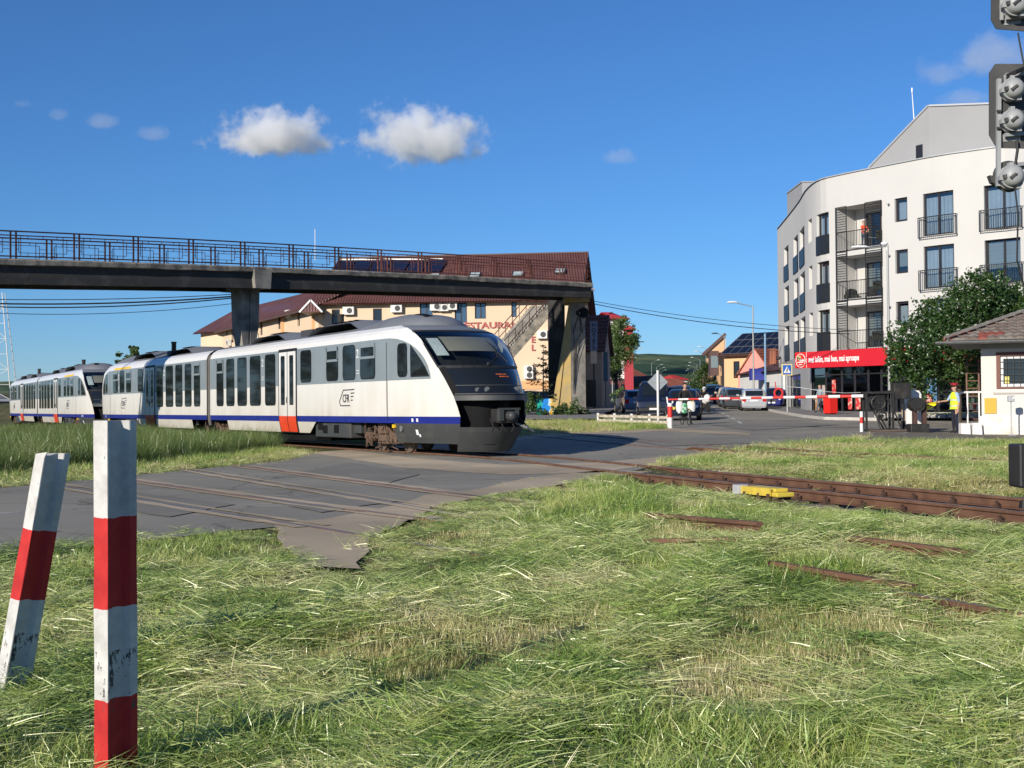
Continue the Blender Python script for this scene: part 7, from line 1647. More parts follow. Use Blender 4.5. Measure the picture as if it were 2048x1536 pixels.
# ------------------------------------------------------------------ people, bicycle, motorcycle
m_skin = mat("skin", (.46, .27, .19), .6, var=.05); m_hair = mat("dark hair", (.022, .016, .012), .7, var=.2); m_shoe = mat("dark shoes", (.02, .019, .018), .6, var=0); m_eye = mat("eye dark", (.02, .015, .012), .3, var=0)
def person(label, loc, rz, pose, cloth, scale=1.0, lower=None, feet=True):
    """one continuous skinned body; pose gives joint places (facing -Y), cloth the materials per region"""
    J = dict(pelvis=(0, 0, .94), spine=(0, .01, 1.12), chest=(0, .0, 1.30), neckb=(0, .01, 1.45), neck=(0, 0, 1.52), jaw=(0, -.025, 1.585), skull=(0, -.005, 1.655), crown=(0, .0, 1.715), nose=(0, -.112, 1.625))
    for s, n in ((1, 'L'), (-1, 'R')):
        J.update({'sh' + n: (s * .175, .01, 1.40), 'el' + n: (s * .215, .02, 1.12), 'wr' + n: (s * .22, -.04, .87), 'ha' + n: (s * .22, -.055, .80), 'hip' + n: (s * .09, 0, .90), 'kn' + n: (s * .10, -.01, .50), 'an' + n: (s * .105, .02, .09), 'toe' + n: (s * .115, -.14, .04)})
    J.update(pose)
    RAD = dict(pelvis=.135, spine=.125, chest=.145, neckb=.085, neck=.055, jaw=.068, skull=.092, crown=.062, nose=.016, sh=.068, el=.046, wr=.032, ha=.036, hip=.095, kn=.062, an=.042, toe=.038)
    E = [('pelvis', 'spine', 'top'), ('spine', 'chest', 'top'), ('chest', 'neckb', 'top'), ('neckb', 'neck', 'skin'), ('neck', 'jaw', 'skin'), ('jaw', 'skull', 'skin'), ('skull', 'crown', 'skin'), ('jaw', 'nose', 'skin')]
    for n in 'LR': E += [('chest', 'sh' + n, 'top'), ('sh' + n, 'el' + n, 'sleeve'), ('el' + n, 'wr' + n, 'fore'), ('wr' + n, 'ha' + n, 'skin'), ('pelvis', 'hip' + n, 'leg'), ('hip' + n, 'kn' + n, 'leg'), ('kn' + n, 'an' + n, 'leg'), ('an' + n, 'toe' + n, 'shoe')]
    names = list(J); vs = [V(J[k]) for k in names]; idx = {k: i for i, k in enumerate(names)}; ed = [(idx[a], idx[b]) for a, b, _ in E]; reg = [(vs[idx[a]], vs[idx[b]], r) for a, b, r in E]; rad = [RAD[k if k in RAD else k[:-1]] for k in names]
    for n, s in (('L', 1), ('R', -1)):     # four fingers and a thumb
        wr, ha = V(J['wr' + n]), V(J['ha' + n]); d = (ha - wr).normalized(); side = d.cross(V((0, -1, 0)) if abs(d.y) < .8 else V((1, 0, 0))).normalized(); cur = side.cross(d).normalized()
        for k, (o, l) in enumerate(((-.030, .075), (-.011, .088), (.010, .084), (.030, .066))):
            a = ha + side * o + d * .02; b = a + d * l * .55 + cur * .006; c_ = b + d * l * .35 + cur * .028; i0 = len(vs); vs += [a, b, c_]; rad += [.012, .010, .009]; ed += [(idx['ha' + n], i0), (i0, i0 + 1), (i0 + 1, i0 + 2)]; reg += [(ha, b, 'skin'), (b, c_, 'skin')]
        a = wr.lerp(ha, .5) + cur * .03; b = a + d * .045 + cur * .03; i0 = len(vs); vs += [a, b]; rad += [.013, .010]; ed += [(idx['wr' + n], i0), (i0, i0 + 1)]; reg += [(a, b, 'skin')]
    me = bpy.data.meshes.new("person"); me.from_pydata(vs, ed, []); ob = bpy.data.objects.new("person", me); COL.objects.link(ob); bpy.context.view_layer.update()
    sk = ob.modifiers.new("skin", 'SKIN'); sk.use_smooth_shade = True; sv = me.skin_vertices[0].data
    for i, r in enumerate(rad): sv[i].radius = (r, r); sv[i].use_root = (names[i] == 'pelvis') if i < len(names) else False
    for k in ('pelvis', 'spine', 'chest'): sv[idx[k]].radius = (RAD[k] * 1.12, RAD[k] * .82)
    sb = ob.modifiers.new("smooth", 'SUBSURF'); sb.levels = sb.render_levels = 1
    dg = bpy.context.evaluated_depsgraph_get(); m2 = bpy.data.meshes.new_from_object(ob.evaluated_get(dg)); bpy.data.objects.remove(ob)
    keys = ['top', 'sleeve', 'fore', 'skin', 'leg', 'shoe']; m2.materials.clear()
    for k in keys: m2.materials.append(cloth.get(k) or (cloth['top'] if k == 'sleeve' else m_skin if k in ('fore', 'skin') else m_shoe))
    for p_ in m2.polygons:
        c_ = V(p_.center); best = None
        for a, b, r in reg:
            ab = b - a; t_ = max(0, min(1, (c_ - a).dot(ab) / max(1e-9, ab.length_squared))); d_ = (a + ab * t_ - c_).length
            if best is None or d_ < best[0]: best = (d_, r)
        p_.material_index = keys.index(best[1]); p_.use_smooth = True
    o = bpy.data.objects.new("person", m2); COL.objects.link(o); o.location = loc; o.rotation_euler = (0, 0, rz); o.scale = (scale,) * 3
    tag(o, label, "person"); sku = V(J['skull'])
    if not cloth.get('helmet'):
        for s in (1, -1): mb = MB(); mb.ball(sku + V((s * .034, -.083, -.012)), (.011, .008, .007), 8, 5); mk("eye", mb, m_eye, o)
        mb = MB(); mb.ball(sku + V((0, -.078, -.082)), (.024, .01, .006), 8, 5); mk("mouth", mb, mat("lips", (.32, .12, .10), .6, var=0), o)
        for s in (1, -1): mb = MB(); mb.ball(sku + V((s * .092, .01, -.02)), (.012, .024, .034), 8, 5); mk("ear", mb, m_skin, o)
        if cloth.get('hair') is not False:
            mb = MB(); rows = [[sku + V((.104 * math.sin(a) * math.cos(b), .018 + .104 * math.sin(a) * math.sin(b), .012 + .106 * math.cos(a))) for b in [6.2832 * j / 14 for j in range(15)]] for a in [0.02 + i * .24 for i in range(7)]]
            rows = [[p_ if not (p_.y < sku.y - .055 and p_.z < sku.z + .045) else V((p_.x * .8, sku.y - .05, max(p_.z, sku.z + .05))) for p_ in r] for r in rows]; mb.grid(rows); mk("hair", mb, cloth.get('hairm') or m_hair, o, smooth=True)
    else:
        mb = MB(); mb.ball(sku + V((0, .01, .01)), (.125, .145, .135), 14, 9); mk("helmet", mb, cloth['helmet'], o, smooth=True); mb = MB(); mb.ball(sku + V((0, -.075, .0)), (.10, .07, .05), 12, 7); mk("visor", mb, m_cglass, o)
    return o
hv = mat("hi-vis yellow", (.62, .86, .03), .7, vs=6, var=.06); lb_ = mat("light blue shirt", (.30, .42, .62), .8, vs=6, var=.1); navy = mat("navy trousers", (.012, .014, .026), .8, vs=5, var=.2); refl = mat("reflective tape", (.45, .47, .45), .3, var=.05)
# the crossing guard
p = W(1910, 868, 46.4); gpose = dict(elR=(-.20, -.16, 1.16), wrR=(-.20, -.42, 1.13), haR=(-.20, -.50, 1.12), elL=(.225, .04, 1.12), wrL=(.225, .0, .88), haL=(.225, -.01, .81), knL=(.10, -.02, .5), toeL=(.14, -.13, .04), toeR=(-.14, -.13, .04))
FACE = math.atan2(-.35, -.94)   # faces mostly to the picture's left
gd = person("crossing guard in a yellow vest and red cap holding out a yellow flag", (p.x, 46.4, gz(p.x, 46.4) + .02), R(-78), gpose, dict(top=lb_, sleeve=lb_, leg=navy, hair=True), 1.0)
mb = MB(); rows = []
for z, a, b in ((.86, .205, .165), (.98, .190, .150), (1.10, .185, .145), (1.22, .195, .150), (1.34, .190, .145), (1.42, .150, .115), (1.47, .10, .085)): rows.append([(a * math.cos(t_), .005 + b * math.sin(t_), z) for t_ in [6.2832 * i / 18 for i in range(19)]])
mb.grid(rows, flip=False); vest = mk("vest", mb, hv, gd, smooth=True)
for z, a, b in ((.95, .196, .155), (1.16, .194, .151)):
    mb = MB(); mb.grid([[(a * math.cos(t_), .005 + b * math.sin(t_), zz) for t_ in [6.2832 * i / 18 for i in range(19)]] for zz in (z, z + .05)]); mk("tape", mb, refl, vest)
mb = MB(); sk_ = V((0, -.005, 1.655)); rows = [[sk_ + V((r * math.cos(t_), .01 + r * 1.08 * math.sin(t_), z)) for t_ in [6.2832 * i / 16 for i in range(17)]] for r, z in ((.105, .035), (.108, .075), (.135, .115), (.12, .13), (.01, .14))]; mb.grid(rows); cap = mk("cap", mb, mat("red cap", (.42, .02, .03), .7, var=.1), gd, smooth=True)
mb = MB(); rows = [[sk_ + V((r * math.cos(t_), .01 + r * 1.3 * math.sin(t_), z)) for t_ in [math.pi * (1.12 + .76 * i / 10) for i in range(11)]] for r, z in ((.10, .045), (.15, .022))]; mb.grid(rows); mb.grid(rows, flip=True); mk("peak", mb, m_eye, cap)
mb = MB(); mb.grid([[sk_ + V((.108 * math.cos(t_), .01 + .116 * math.sin(t_), z)) for t_ in [6.2832 * i / 16 for i in range(17)]] for z in (.036, .06)]); mk("cap_band", mb, m_eye, cap)
M_ = gd.matrix_basis if False else Matrix.Translation(gd.location) @ Matrix.Rotation(R(-78), 4, 'Z')
h0 = M_ @ V((-.20, -.50, 1.12)); ft = thing("signal_flag", "furled yellow signal flag in the guard's outstretched hand", "flag", h0, R(-78)); mb = MB(); mb.cyl((0, .06, .02), (0, -.62, -.05), .012, 8); mk("stick", mb, m_bwood, ft)
mb = MB(); rows = []
for i in range(9):
    f = i / 8; rows.append([(.03 * math.sin(j * 1.3 + f * 5) , -.10 - .46 * f, .01 - .06 * f - (.10 + .22 * f) * j / 5) for j in range(6)])
mb.grid(rows); mb.grid(rows, flip=True); mk("cloth", mb, mat("flag yellow", (.80, .68, .02), .7, var=.08), ft, smooth=True)
# pedestrian by the shop
p = W(1640, 822, 70.5); plaid = mat("blue grey shirt", (.16, .22, .28), .8, vs=14, col2=(.36, .40, .42), thr=(.45, .55)); jeans = mat("jeans", (.07, .10, .15), .85, vs=6, var=.15)
person("pedestrian in a blue shirt and jeans walking past the shop door", (p.x, 70.5, hp(p.x, 70.5)), R(-70), dict(knL=(.10, -.20, .52), anL=(.10, -.30, .12), toeL=(.11, -.46, .09), knR=(-.10, .02, .49), anR=(-.10, .26, .14), toeR=(-.10, .14, .05), elL=(.21, .10, 1.12), wrL=(.21, .06, .90), haL=(.21, .05, .83), elR=(-.21, -.06, 1.12), wrR=(-.2, -.20, .92), haR=(-.2, -.26, .87)), dict(top=plaid, leg=jeans), .90)
# somebody on the topmost balcony
bpz = PF(tu(1712), 10.33, .75); person("person in an orange red top standing on the topmost balcony", bpz, R(20), dict(elR=(-.24, -.16, 1.16), wrR=(-.12, -.32, 1.05), haR=(-.08, -.38, 1.03), elL=(.24, -.16, 1.16), wrL=(.12, -.32, 1.05), haL=(.08, -.38, 1.03)), dict(top=mat("orange red top", (.72, .09, .04), .8, var=.08), leg=jeans, hairm=mat("grey hair", (.20, .18, .17), .8, var=.1)), .92)
# bicycle with bags, and its rider
def bicycle(label, loc, rz):
    t = thing("bicycle", label, "bicycle", loc, rz); m_b = mat("bicycle frame", (.03, .03, .035), .4, .3, var=0)
    for y in (-.52, .52):
        mb = MB(); mb.tube([(0, y + .33 * math.cos(a), .34 + .33 * math.sin(a)) for a in [6.2832 * i / 24 for i in range(25)]], .018, 6, cap=False); w_ = mk("wheel", mb, m_tyre, t); mb = MB()
        for i in range(12): a = 6.2832 * i / 12; mb.bar((0, y, .34), (0, y + .32 * math.cos(a), .34 + .32 * math.sin(a)), .004)
        o = mk("spokes", mb, m_rim, w_); o['kind'] = 'stuff'
    mb = MB(); S_ = [(0, .12, .86), (0, -.38, .82), (0, .02, .30), (0, .52, .34), (0, -.52, .34), (0, -.34, .98)]
    for a, b in ((0, 1), (0, 2), (1, 2), (2, 3), (0, 3)): mb.tube([S_[a], S_[b]], .017, 6)
    mk("frame", mb, m_b, t); mb = MB(); mb.tube([S_[5], S_[1], S_[4]], .016, 6); mk("fork", mb, m_b, t); mb = MB(); mb.tube([(-.30, -.26, 1.03), (-.2, -.32, 1.02), (0, -.35, 1.0), (.2, -.32, 1.02), (.30, -.26, 1.03)], .014, 6); mk("handlebar", mb, m_b, t)
    mb = MB(); mb.ball((0, .16, .92), (.08, .13, .04), 10, 6); mb.cyl((0, .13, .8), (0, .15, .9), .014, 6); mk("saddle", mb, m_b, t); mb = MB(); mb.cyl((-.06, .02, .30), (.06, .02, .30), .09, 12); mb.bar((.09, .02, .30), (.09, .10, .16), .02); mb.bar((-.09, .02, .30), (-.09, -.06, .44), .02); mk("crank", mb, m_b, t); return t
p = W(1371, 852, 54.5); gB = gz(p.x, 54.5); bic = bicycle("bicycle hung with shopping bags waiting at the barrier", (p.x, 54.5, gB), R(8))
strip = mat("black striped sweater", (.016, .016, .017), .85, vs=1, col2=(.34, .33, .31), thr=(.60, .63))
rider = person("cyclist in a dark striped sweater waiting astride the bicycle", (p.x - .01, 54.52, gB), R(8), dict(pelvis=(0, .15, .98), spine=(0, .10, 1.14), chest=(0, .03, 1.31), neckb=(0, .0, 1.46), neck=(0, -.02, 1.53), jaw=(0, -.05, 1.59), skull=(0, -.03, 1.66), crown=(0, -.02, 1.72), nose=(0, -.14, 1.63), shL=(.175, .02, 1.41), shR=(-.175, .02, 1.41), elL=(.28, -.10, 1.20), wrL=(.26, -.24, 1.07), haL=(.25, -.30, 1.05), elR=(-.28, -.10, 1.20), wrR=(-.26, -.24, 1.07), haR=(-.25, -.30, 1.05), hipL=(.10, .13, .93), hipR=(-.10, .13, .93), knL=(.20, .0, .52), anL=(.26, .05, .10), toeL=(.29, -.10, .04), knR=(-.16, -.14, .60), anR=(-.13, .0, .27), toeR=(-.13, -.14, .22)), dict(top=strip, sleeve=strip, fore=strip, leg=mat("dark grey trousers", (.03, .03, .034), .85, var=.2)), 1.0)
def bag(label, dx, dz, m_, w, h, extra=None):
    mb = MB(); r_ = random.Random(int(w * 100)); rows = []
    for i in range(6):
        f = i / 5; k = .72 + .28 * math.sin(f * 2.6 + .3); rows.append([(w * k * math.cos(a) * .5, .09 * k * math.sin(a), -h * f + .0) for a in [6.2832 * j / 12 for j in range(13)]])
    mb.grid(rows, flip=True); mb.poly([r for r in rows[-1][:-1]]); mb.tube([(-.05, 0, 0), (0, 0, .10), (.05, 0, 0)], .008, 5); o = solo("shopping_bag", mb, m_, label, "bag", None, group="bags on the bicycle", smooth=True); a = R(8); o.location = (p.x + dx, 54.5 - .40 + dx * .1, gB + dz); return o
bag("white plastic bag at the outer end of the handlebar by the post", -.30, .98, m_bw, .30, .42); bag("green and white carrier bag in front of the handlebar", -.10, .90, mat("green bag", (.05, .30, .12), .5, vs=9, col2=(.66, .68, .66), thr=(.5, .56)), .28, .40); bag("white bag with a yellow disc hanging on the bar's far side", .20, .98, mat("yellow white bag", (.70, .69, .64), .5, vs=5, col2=(.72, .60, .05), thr=(.55, .6)), .36, .42)
# motorcyclist farther back
p = W(1409, 800, 84); gB = gz(p.x, 84); mt = thing("motorcycle", "motorcycle with a white fairing in the queue", "motorcycle", (p.x, 84, gB), R(10))
for y in (-.68, .68): mb = MB(); mb.tube([(-.06, y, .31), (.06, y, .31)], .31, 18); mk("wheel", mb, m_tyre, mt)
mb = MB(); mb.ball((0, -.1, .72), (.17, .45, .22), 12, 8); mb.ball((0, -.55, .88), (.24, .24, .28), 12, 8); mk("fairing", mb, m_bw, mt, smooth=True); mb = MB(); mb.box(-.13, .1, .70, .13, .75, .82); mk("saddle", mb, m_trim, mt, bevel=.04); mb = MB(); mb.tube([(-.36, -.42, 1.05), (0, -.52, 1.02), (.36, -.42, 1.05)], .018, 6); mk("handlebar", mb, m_trim, mt); mb = MB(); mb.box(-.17, -.3, .25, .17, .35, .6); mk("engine", mb, m_iron, mt, bevel=.04); mb = MB(); mb.tube([(0, -.5, .9), (0, -.68, .31)], .035, 6); mk("fork", mb, m_trim, mt)
blk2 = mat("black riding suit", (.014, .014, .015), .6, var=.1)
person("motorcyclist in black with a white helmet", (p.x, 84, gB), R(10), dict(pelvis=(0, .30, .88), spine=(0, .24, 1.02), chest=(0, .14, 1.18), neckb=(0, .08, 1.32), neck=(0, .06, 1.38), jaw=(0, .03, 1.44), skull=(0, .04, 1.51), crown=(0, .04, 1.57), nose=(0, -.07, 1.48), shL=(.175, .14, 1.27), shR=(-.175, .14, 1.27), elL=(.30, -.08, 1.12), wrL=(.33, -.30, 1.06), haL=(.33, -.38, 1.05), elR=(-.30, -.08, 1.12), wrR=(-.33, -.30, 1.06), haR=(-.33, -.38, 1.05), hipL=(.11, .26, .82), hipR=(-.11, .26, .82), knL=(.24, -.10, .62), anL=(.22, .10, .30), toeL=(.22, -.05, .24), knR=(-.24, -.10, .62), anR=(-.22, .10, .30), toeR=(-.22, -.05, .24)), dict(top=blk2, sleeve=blk2, fore=blk2, leg=blk2, helmet=m_bw))
# ------------------------------------------------------------------ trees and shrubs
def leaf_mat(name, lo, mid, hi, trans=.3):
    m, n, l = nodes_of(name); n.remove(n["Principled BSDF"]); at = n.new("ShaderNodeAttribute"); at.attribute_name = "shade"; rp = n.new("ShaderNodeValToRGB"); e = rp.color_ramp.elements; e[0].color = c4(lo); e[1].color = c4(hi); x = e.new(.5); x.color = c4(mid); l.new(at.outputs['Fac'], rp.inputs[0])
    d = n.new("ShaderNodeBsdfDiffuse"); t = n.new("ShaderNodeBsdfTranslucent"); g = n.new("ShaderNodeBsdfGlossy"); g.inputs['Roughness'].default_value = .4; l.new(rp.outputs[0], d.inputs[0]); l.new(rp.outputs[0], t.inputs[0]); a = n.new("ShaderNodeMixShader"); a.inputs[0].default_value = trans; l.new(d.outputs[0], a.inputs[1]); l.new(t.outputs[0], a.inputs[2]); b = n.new("ShaderNodeMixShader"); b.inputs[0].default_value = .06; l.new(a.outputs[0], b.inputs[1]); l.new(g.outputs[0], b.inputs[2]); l.new(b.outputs[0], n["Material Output"].inputs[0]); MATS[name] = m; return m
m_leaf_d = leaf_mat("dark leaves", (.020, .052, .012), (.045, .10, .020), (.085, .155, .034)); m_leaf_l = leaf_mat("light leaves", (.040, .085, .018), (.085, .15, .032), (.15, .22, .06)); m_leaf_s = leaf_mat("shrub leaves", (.025, .06, .014), (.055, .11, .024), (.11, .17, .045)); m_needle = leaf_mat("needles", (.016, .038, .014), (.034, .068, .022), (.07, .11, .035)); m_bark = mat("bark", (.10, .075, .055), .9, vs=6, var=.3, bump=.6, bs=12)
def leaves(clumps, size, dens, seed, per=None, aspect=.6):
    r_ = random.Random(seed); vs = []; fs = []; sh = []
    for c, rad, k in clumps:
        n = int(dens * k); base = r_.uniform(-.25, .25)
        subs = [(c + V((r_.gauss(0, .5) * rad[0], r_.gauss(0, .5) * rad[1], r_.gauss(0, .5) * rad[2]))) for _ in range(max(3, n // 26))]
        for i in range(n):
            s = subs[i % len(subs)]; q = s + V((r_.gauss(0, .17) * rad[0], r_.gauss(0, .17) * rad[1], r_.gauss(0, .17) * rad[2])); o = len(vs)
            d = V((r_.gauss(0, 1), r_.gauss(0, 1), r_.gauss(.1, .8))).normalized(); sd = d.cross(V((r_.gauss(0, 1), r_.gauss(0, 1), r_.gauss(0, 1)))).normalized(); l = size * r_.uniform(.6, 1.25); w = l * aspect; nn = d.cross(sd) * l * .12
            vs += [tuple(q - d * l * .5), tuple(q + sd * w * .5 + nn), tuple(q + d * l * .5), tuple(q - sd * w * .5 + nn)]; fs.append((o, o + 1, o + 2, o + 3)); k_ = min(1, max(0, .5 + base + r_.gauss(0, .2))); sh += [k_] * 4
    return vs, fs, sh
def crown(par, name, data, m_):
    vs, fs, sh = data; mb = MB(); mb.v = vs; mb.f = fs; mb.m = [0] * len(fs); o = mk(name, mb, m_, par); o.data.attributes.new("shade", 'FLOAT', 'POINT').data.foreach_set('value', sh); return o
def tree(label, Y, clumps, base_u, size, dens, m_, seed, name="leafy_tree", cat="tree", depth=1.0, trunk=.12, group=None, dY=0.0):
    """clumps: photo spots (u, v, radius px) put at real depth Y with depth spread"""
    r_ = random.Random(seed); bx = X(base_u, Y); g = gz(bx, Y) - .1; t = thing(name, label, cat, (bx, Y, g), world=True, group=group); C_ = []
    for u, v, rp in clumps:
        yy = Y + r_.uniform(-1, 1) * depth; c = W(u, v, yy); rr = rp / FOC * Y; C_.append((c, (rr, rr * min(1.3, .5 + depth), rr), max(.12, (rp / 50.0) ** 2)))
    crown(t, "crown", leaves(C_, size, dens, seed), m_)
    if trunk:
        cm = sum((c[0] for c in C_), V((0, 0, 0))) / len(C_); top = V((cm.x, Y, max(g + .6, cm.z))); mb = MB(); mid = V((bx + (cm.x - bx) * .3, Y, g + (top.z - g) * .5)); mb.tube([(bx, Y, g), mid, top], [trunk, trunk * .75, trunk * .4], 9); mk("trunk", mb, m_bark, t, smooth=True)
        mb = MB()
        for c, rad, k in C_: s = V((bx, Y, g)).lerp(mid, .7).lerp(top, r_.uniform(0, .8)); mb.tube([s, s.lerp(c, .5) + V((0, 0, rad[2] * .25)), c], [trunk * .4, trunk * .25, trunk * .08], 6)
        o = mk("limbs", mb, m_bark, t, smooth=True); o['kind'] = 'stuff'
    return t
tree("dark green spreading tree hiding the shop front beside the hut", 55.5, [(1830, 700, 46), (1868, 668, 50), (1902, 642, 46), (1936, 612, 44), (1974, 602, 42), (2010, 622, 40), (2036, 606, 34), (1942, 680, 56), (1890, 728, 46), (1828, 748, 34), (1962, 718, 46), (2002, 680, 44), (1930, 752, 30), (1964, 566, 18), (1930, 578, 18), (1986, 562, 15), (2002, 580, 18), (1800, 690, 22), (1816, 656, 18), (1848, 630, 18), (1866, 606, 12), (1800, 730, 22), (2050, 640, 40), (1948, 556, 9), (1972, 548, 9), (1790, 706, 12), (1912, 590, 12), (2070, 600, 40)], 1915, .16, 2500, m_leaf_d, 21, depth=1.5, trunk=.16)
tree("rounded light green tree in front of the crimson building", 118, [(1222, 668, 20), (1246, 676, 22), (1236, 655, 16), (1258, 690, 18), (1230, 700, 22), (1252, 708, 18), (1218, 720, 18), (1238, 730, 18), (1212, 690, 16), (1266, 676, 12), (1226, 750, 14), (1244, 645, 10), (1214, 742, 14)], 1232, .17, 8000, m_leaf_l, 22, depth=1.6, trunk=.16)
tree("bushy green street tree below the far lamps", 175, [(1392, 760, 16), (1405, 752, 16), (1418, 762, 15), (1408, 740, 10), (1385, 772, 12), (1402, 774, 14), (1422, 776, 12), (1414, 734, 8), (1432, 770, 10)], 1404, .22, 7000, m_leaf_s, 23, depth=2.0, trunk=.2)
tree("small shrub tree beside the light blue parked car", 90, [(1240, 788, 11), (1232, 796, 10), (1248, 796, 9), (1238, 804, 9)], 1240, .13, 6000, m_leaf_l, 24, name="shrub", cat="shrub", depth=.5, trunk=.05)
tree("low dark hedge bush behind the waiting cars", 130, [(1345, 783, 9), (1338, 786, 8), (1330, 788, 8)], 1340, .22, 2000, m_leaf_s, 25, name="shrub", cat="shrub", depth=.8, trunk=.05)
tree("sparse twig topped tree rising behind the rear train roof", 112, [(250, 712, 14), (266, 706, 12), (258, 722, 14), (244, 722, 9), (272, 700, 7), (276, 712, 8), (262, 698, 6), (252, 728, 10), (268, 722, 10)], 258, .26, 1500, m_leaf_s, 26, depth=.8, trunk=.10)
tree("tangle of green weeds at the foot of the bridge tower", 72.5, [(1075, 812, 16), (1100, 822, 14), (1125, 818, 16), (1148, 816, 16), (1088, 830, 12), (1115, 832, 12), (1140, 830, 12), (1068, 796, 12), (1160, 826, 12), (1060, 812, 12), (1175, 832, 8)], 1115, .14, 2600, m_leaf_s, 27, name="weed_patch", cat="bush", depth=.7, trunk=0)
# spindly young spruce by the peach wall
Yc = 74.5; b = W(1086, 818, Yc); t = thing("young_conifer", "spindly young conifer in front of the peach hotel wall", "tree", (b.x, Yc, gz(b.x, Yc)), world=True); topz = W(1088, 690, Yc).z; g = gz(b.x, Yc); r_ = random.Random(9); mb = MB(); mb.tube([(b.x, Yc, g - .1), (b.x + .05, Yc, topz)], [.06, .012], 7); mk("trunk", mb, m_bark, t); cl = []; mb = MB()
for i in range(46):
    f = r_.uniform(.1, .98); z = g + (topz - g) * f; L_ = (1 - f) ** .8 * 1.0 + .10; a = r_.uniform(0, 6.283); e = V((b.x + math.cos(a) * L_, Yc + math.sin(a) * L_, z + .12 * L_)); s = V((b.x + .05 * f, Yc, z)); mb.tube([s, e], [.014, .004], 4)
    for k in range(3): cl.append((s.lerp(e, .4 + .3 * k), (.16, .16, .10), .06))
o = mk("limbs", mb, m_bark, t); o['kind'] = 'stuff'; crown(t, "crown", leaves(cl, .11, 420, 31, aspect=.3), m_needle)
# off to the side: a wood past the end of the footbridge (mirrored in the train windows)
mb = MB(); C_ = []; r_ = random.Random(50)
for i, (xx, yy, hh) in enumerate(((-62, 66, 9), (-70, 80, 11), (-58, 52, 8), (-80, 100, 12), (-66, 92, 10), (-90, 122, 13), (-54, 40, 8), (-50, 28, 9), (-100, 145, 13), (-75, 112, 11))):
    mb.tube([(xx, yy, -.1), (xx, yy, hh * .6)], [.25, .1], 8); C_ += [(V((xx + r_.gauss(0, 2.2), yy + r_.gauss(0, 2.6), hh * .50 + r_.gauss(0, hh * .2))), (1.9, 1.9, 1.7), 1) for _ in range(13)]
vs, fs, sh = leaves(C_, .5, 130, 60); n0 = len(mb.v); mb.add(vs, fs, 1); tl = mk("treeline", mb, [m_bark, m_leaf_s]); tl['kind'] = 'stuff'; tl.data.attributes.new("shade", 'FLOAT', 'POINT').data.foreach_set('value', [.3] * n0 + sh)
# ------------------------------------------------------------------ fair weather clouds: real volumes far beyond the town
def cloud_mat(name, dens, amp, thr, nscale):
    m, n, l = nodes_of(name); n.remove(n["Principled BSDF"]); tc = n.new("ShaderNodeTexCoord"); oi = n.new("ShaderNodeObjectInfo")
    def vm(op, a, b_=None):
        q = n.new("ShaderNodeVectorMath"); q.operation = op
        for i, x in enumerate((a, b_)):
            if x is None: continue
            if isinstance(x, tuple): q.inputs[i].default_value = x
            else: l.new(x, q.inputs[i])
        return q
    def mt(op, a, b_=None, c=None):
        q = n.new("ShaderNodeMath"); q.operation = op
        for i, x in enumerate((a, b_, c)):
            if x is None: continue
            if isinstance(x, (int, float)): q.inputs[i].default_value = x
            else: l.new(x, q.inputs[i])
        return q.outputs[0]
    ob = tc.outputs['Object']; sp = n.new("ShaderNodeSeparateXYZ"); l.new(ob, sp.inputs[0])
    zz = mt('ADD', sp.outputs[2], mt('MULTIPLY', mt('MINIMUM', sp.outputs[2], 0), .7)); cb = n.new("ShaderNodeCombineXYZ"); l.new(sp.outputs[0], cb.inputs[0]); l.new(sp.outputs[1], cb.inputs[1]); l.new(zz, cb.inputs[2])
    r = mt('MULTIPLY', vm('LENGTH', cb.outputs[0]).outputs['Value'], 1.30)
    po = n.new("ShaderNodeNewGeometry"); off = vm('ADD', po.outputs['Position'], (0, 0, 0))
    nz = n.new("ShaderNodeTexNoise"); nz.inputs['Scale'].default_value = nscale; nz.inputs['Detail'].default_value = 8; nz.inputs['Roughness'].default_value = .70; l.new(off.outputs[0], nz.inputs['Vector'])
    d = mt('ADD', mt('SUBTRACT', 1.0, r), mt('MULTIPLY_ADD', nz.outputs[0], amp, -.5 * amp - thr)); d = mt('MULTIPLY', mt('MINIMUM', mt('MAXIMUM', mt('MULTIPLY', d, 2.6), 0), 1), dens)
    vs = n.new("ShaderNodeVolumeScatter"); vs.inputs['Color'].default_value = (1, 1, 1, 1); vs.inputs['Anisotropy'].default_value = 0.0; l.new(d, vs.inputs['Density']); l.new(vs.outputs[0], n["Material Output"].inputs['Volume']); m.cycles.volume_step_rate = .6; return m
mc1 = cloud_mat("cloud vapour", .062, 3.0, .16, .038); mc2 = cloud_mat("thin cloud vapour", .012, 2.2, .18, .030)
YC = 1300.0
for k, (lab, u, v, ru, rv, m_) in enumerate((("big flat white cloud above the footbridge", 548, 278, 140, 62, mc1), ("second big white cloud with a domed crown", 846, 282, 138, 78, mc1), ("small", 200, 245, 46, 24, mc2), ("tiny", 48, 208, 28, 18, mc2), ("wisp", 303, 270, 42, 24, mc2), ("small", 1238, 318, 44, 24, mc2), ("wisp", 120, 232, 30, 20, mc2), ("wisp", 1990, 120, 120, 60, mc2), ("wisp", 1880, 150, 60, 45, mc2), ("wisp", 1930, 200, 70, 30, mc2))):
    c = W(u, v, YC); mb = MB(); mb.ball((0, 0, 0), 1.0, 20, 12); o = mk("cloud", mb, m_); o['kind'] = 'stuff'; o.location = c; o.scale = (1.3 * ru / FOC * YC, 1.3 * max(ru, rv) * .7 / FOC * YC, 1.3 * rv / FOC * YC)
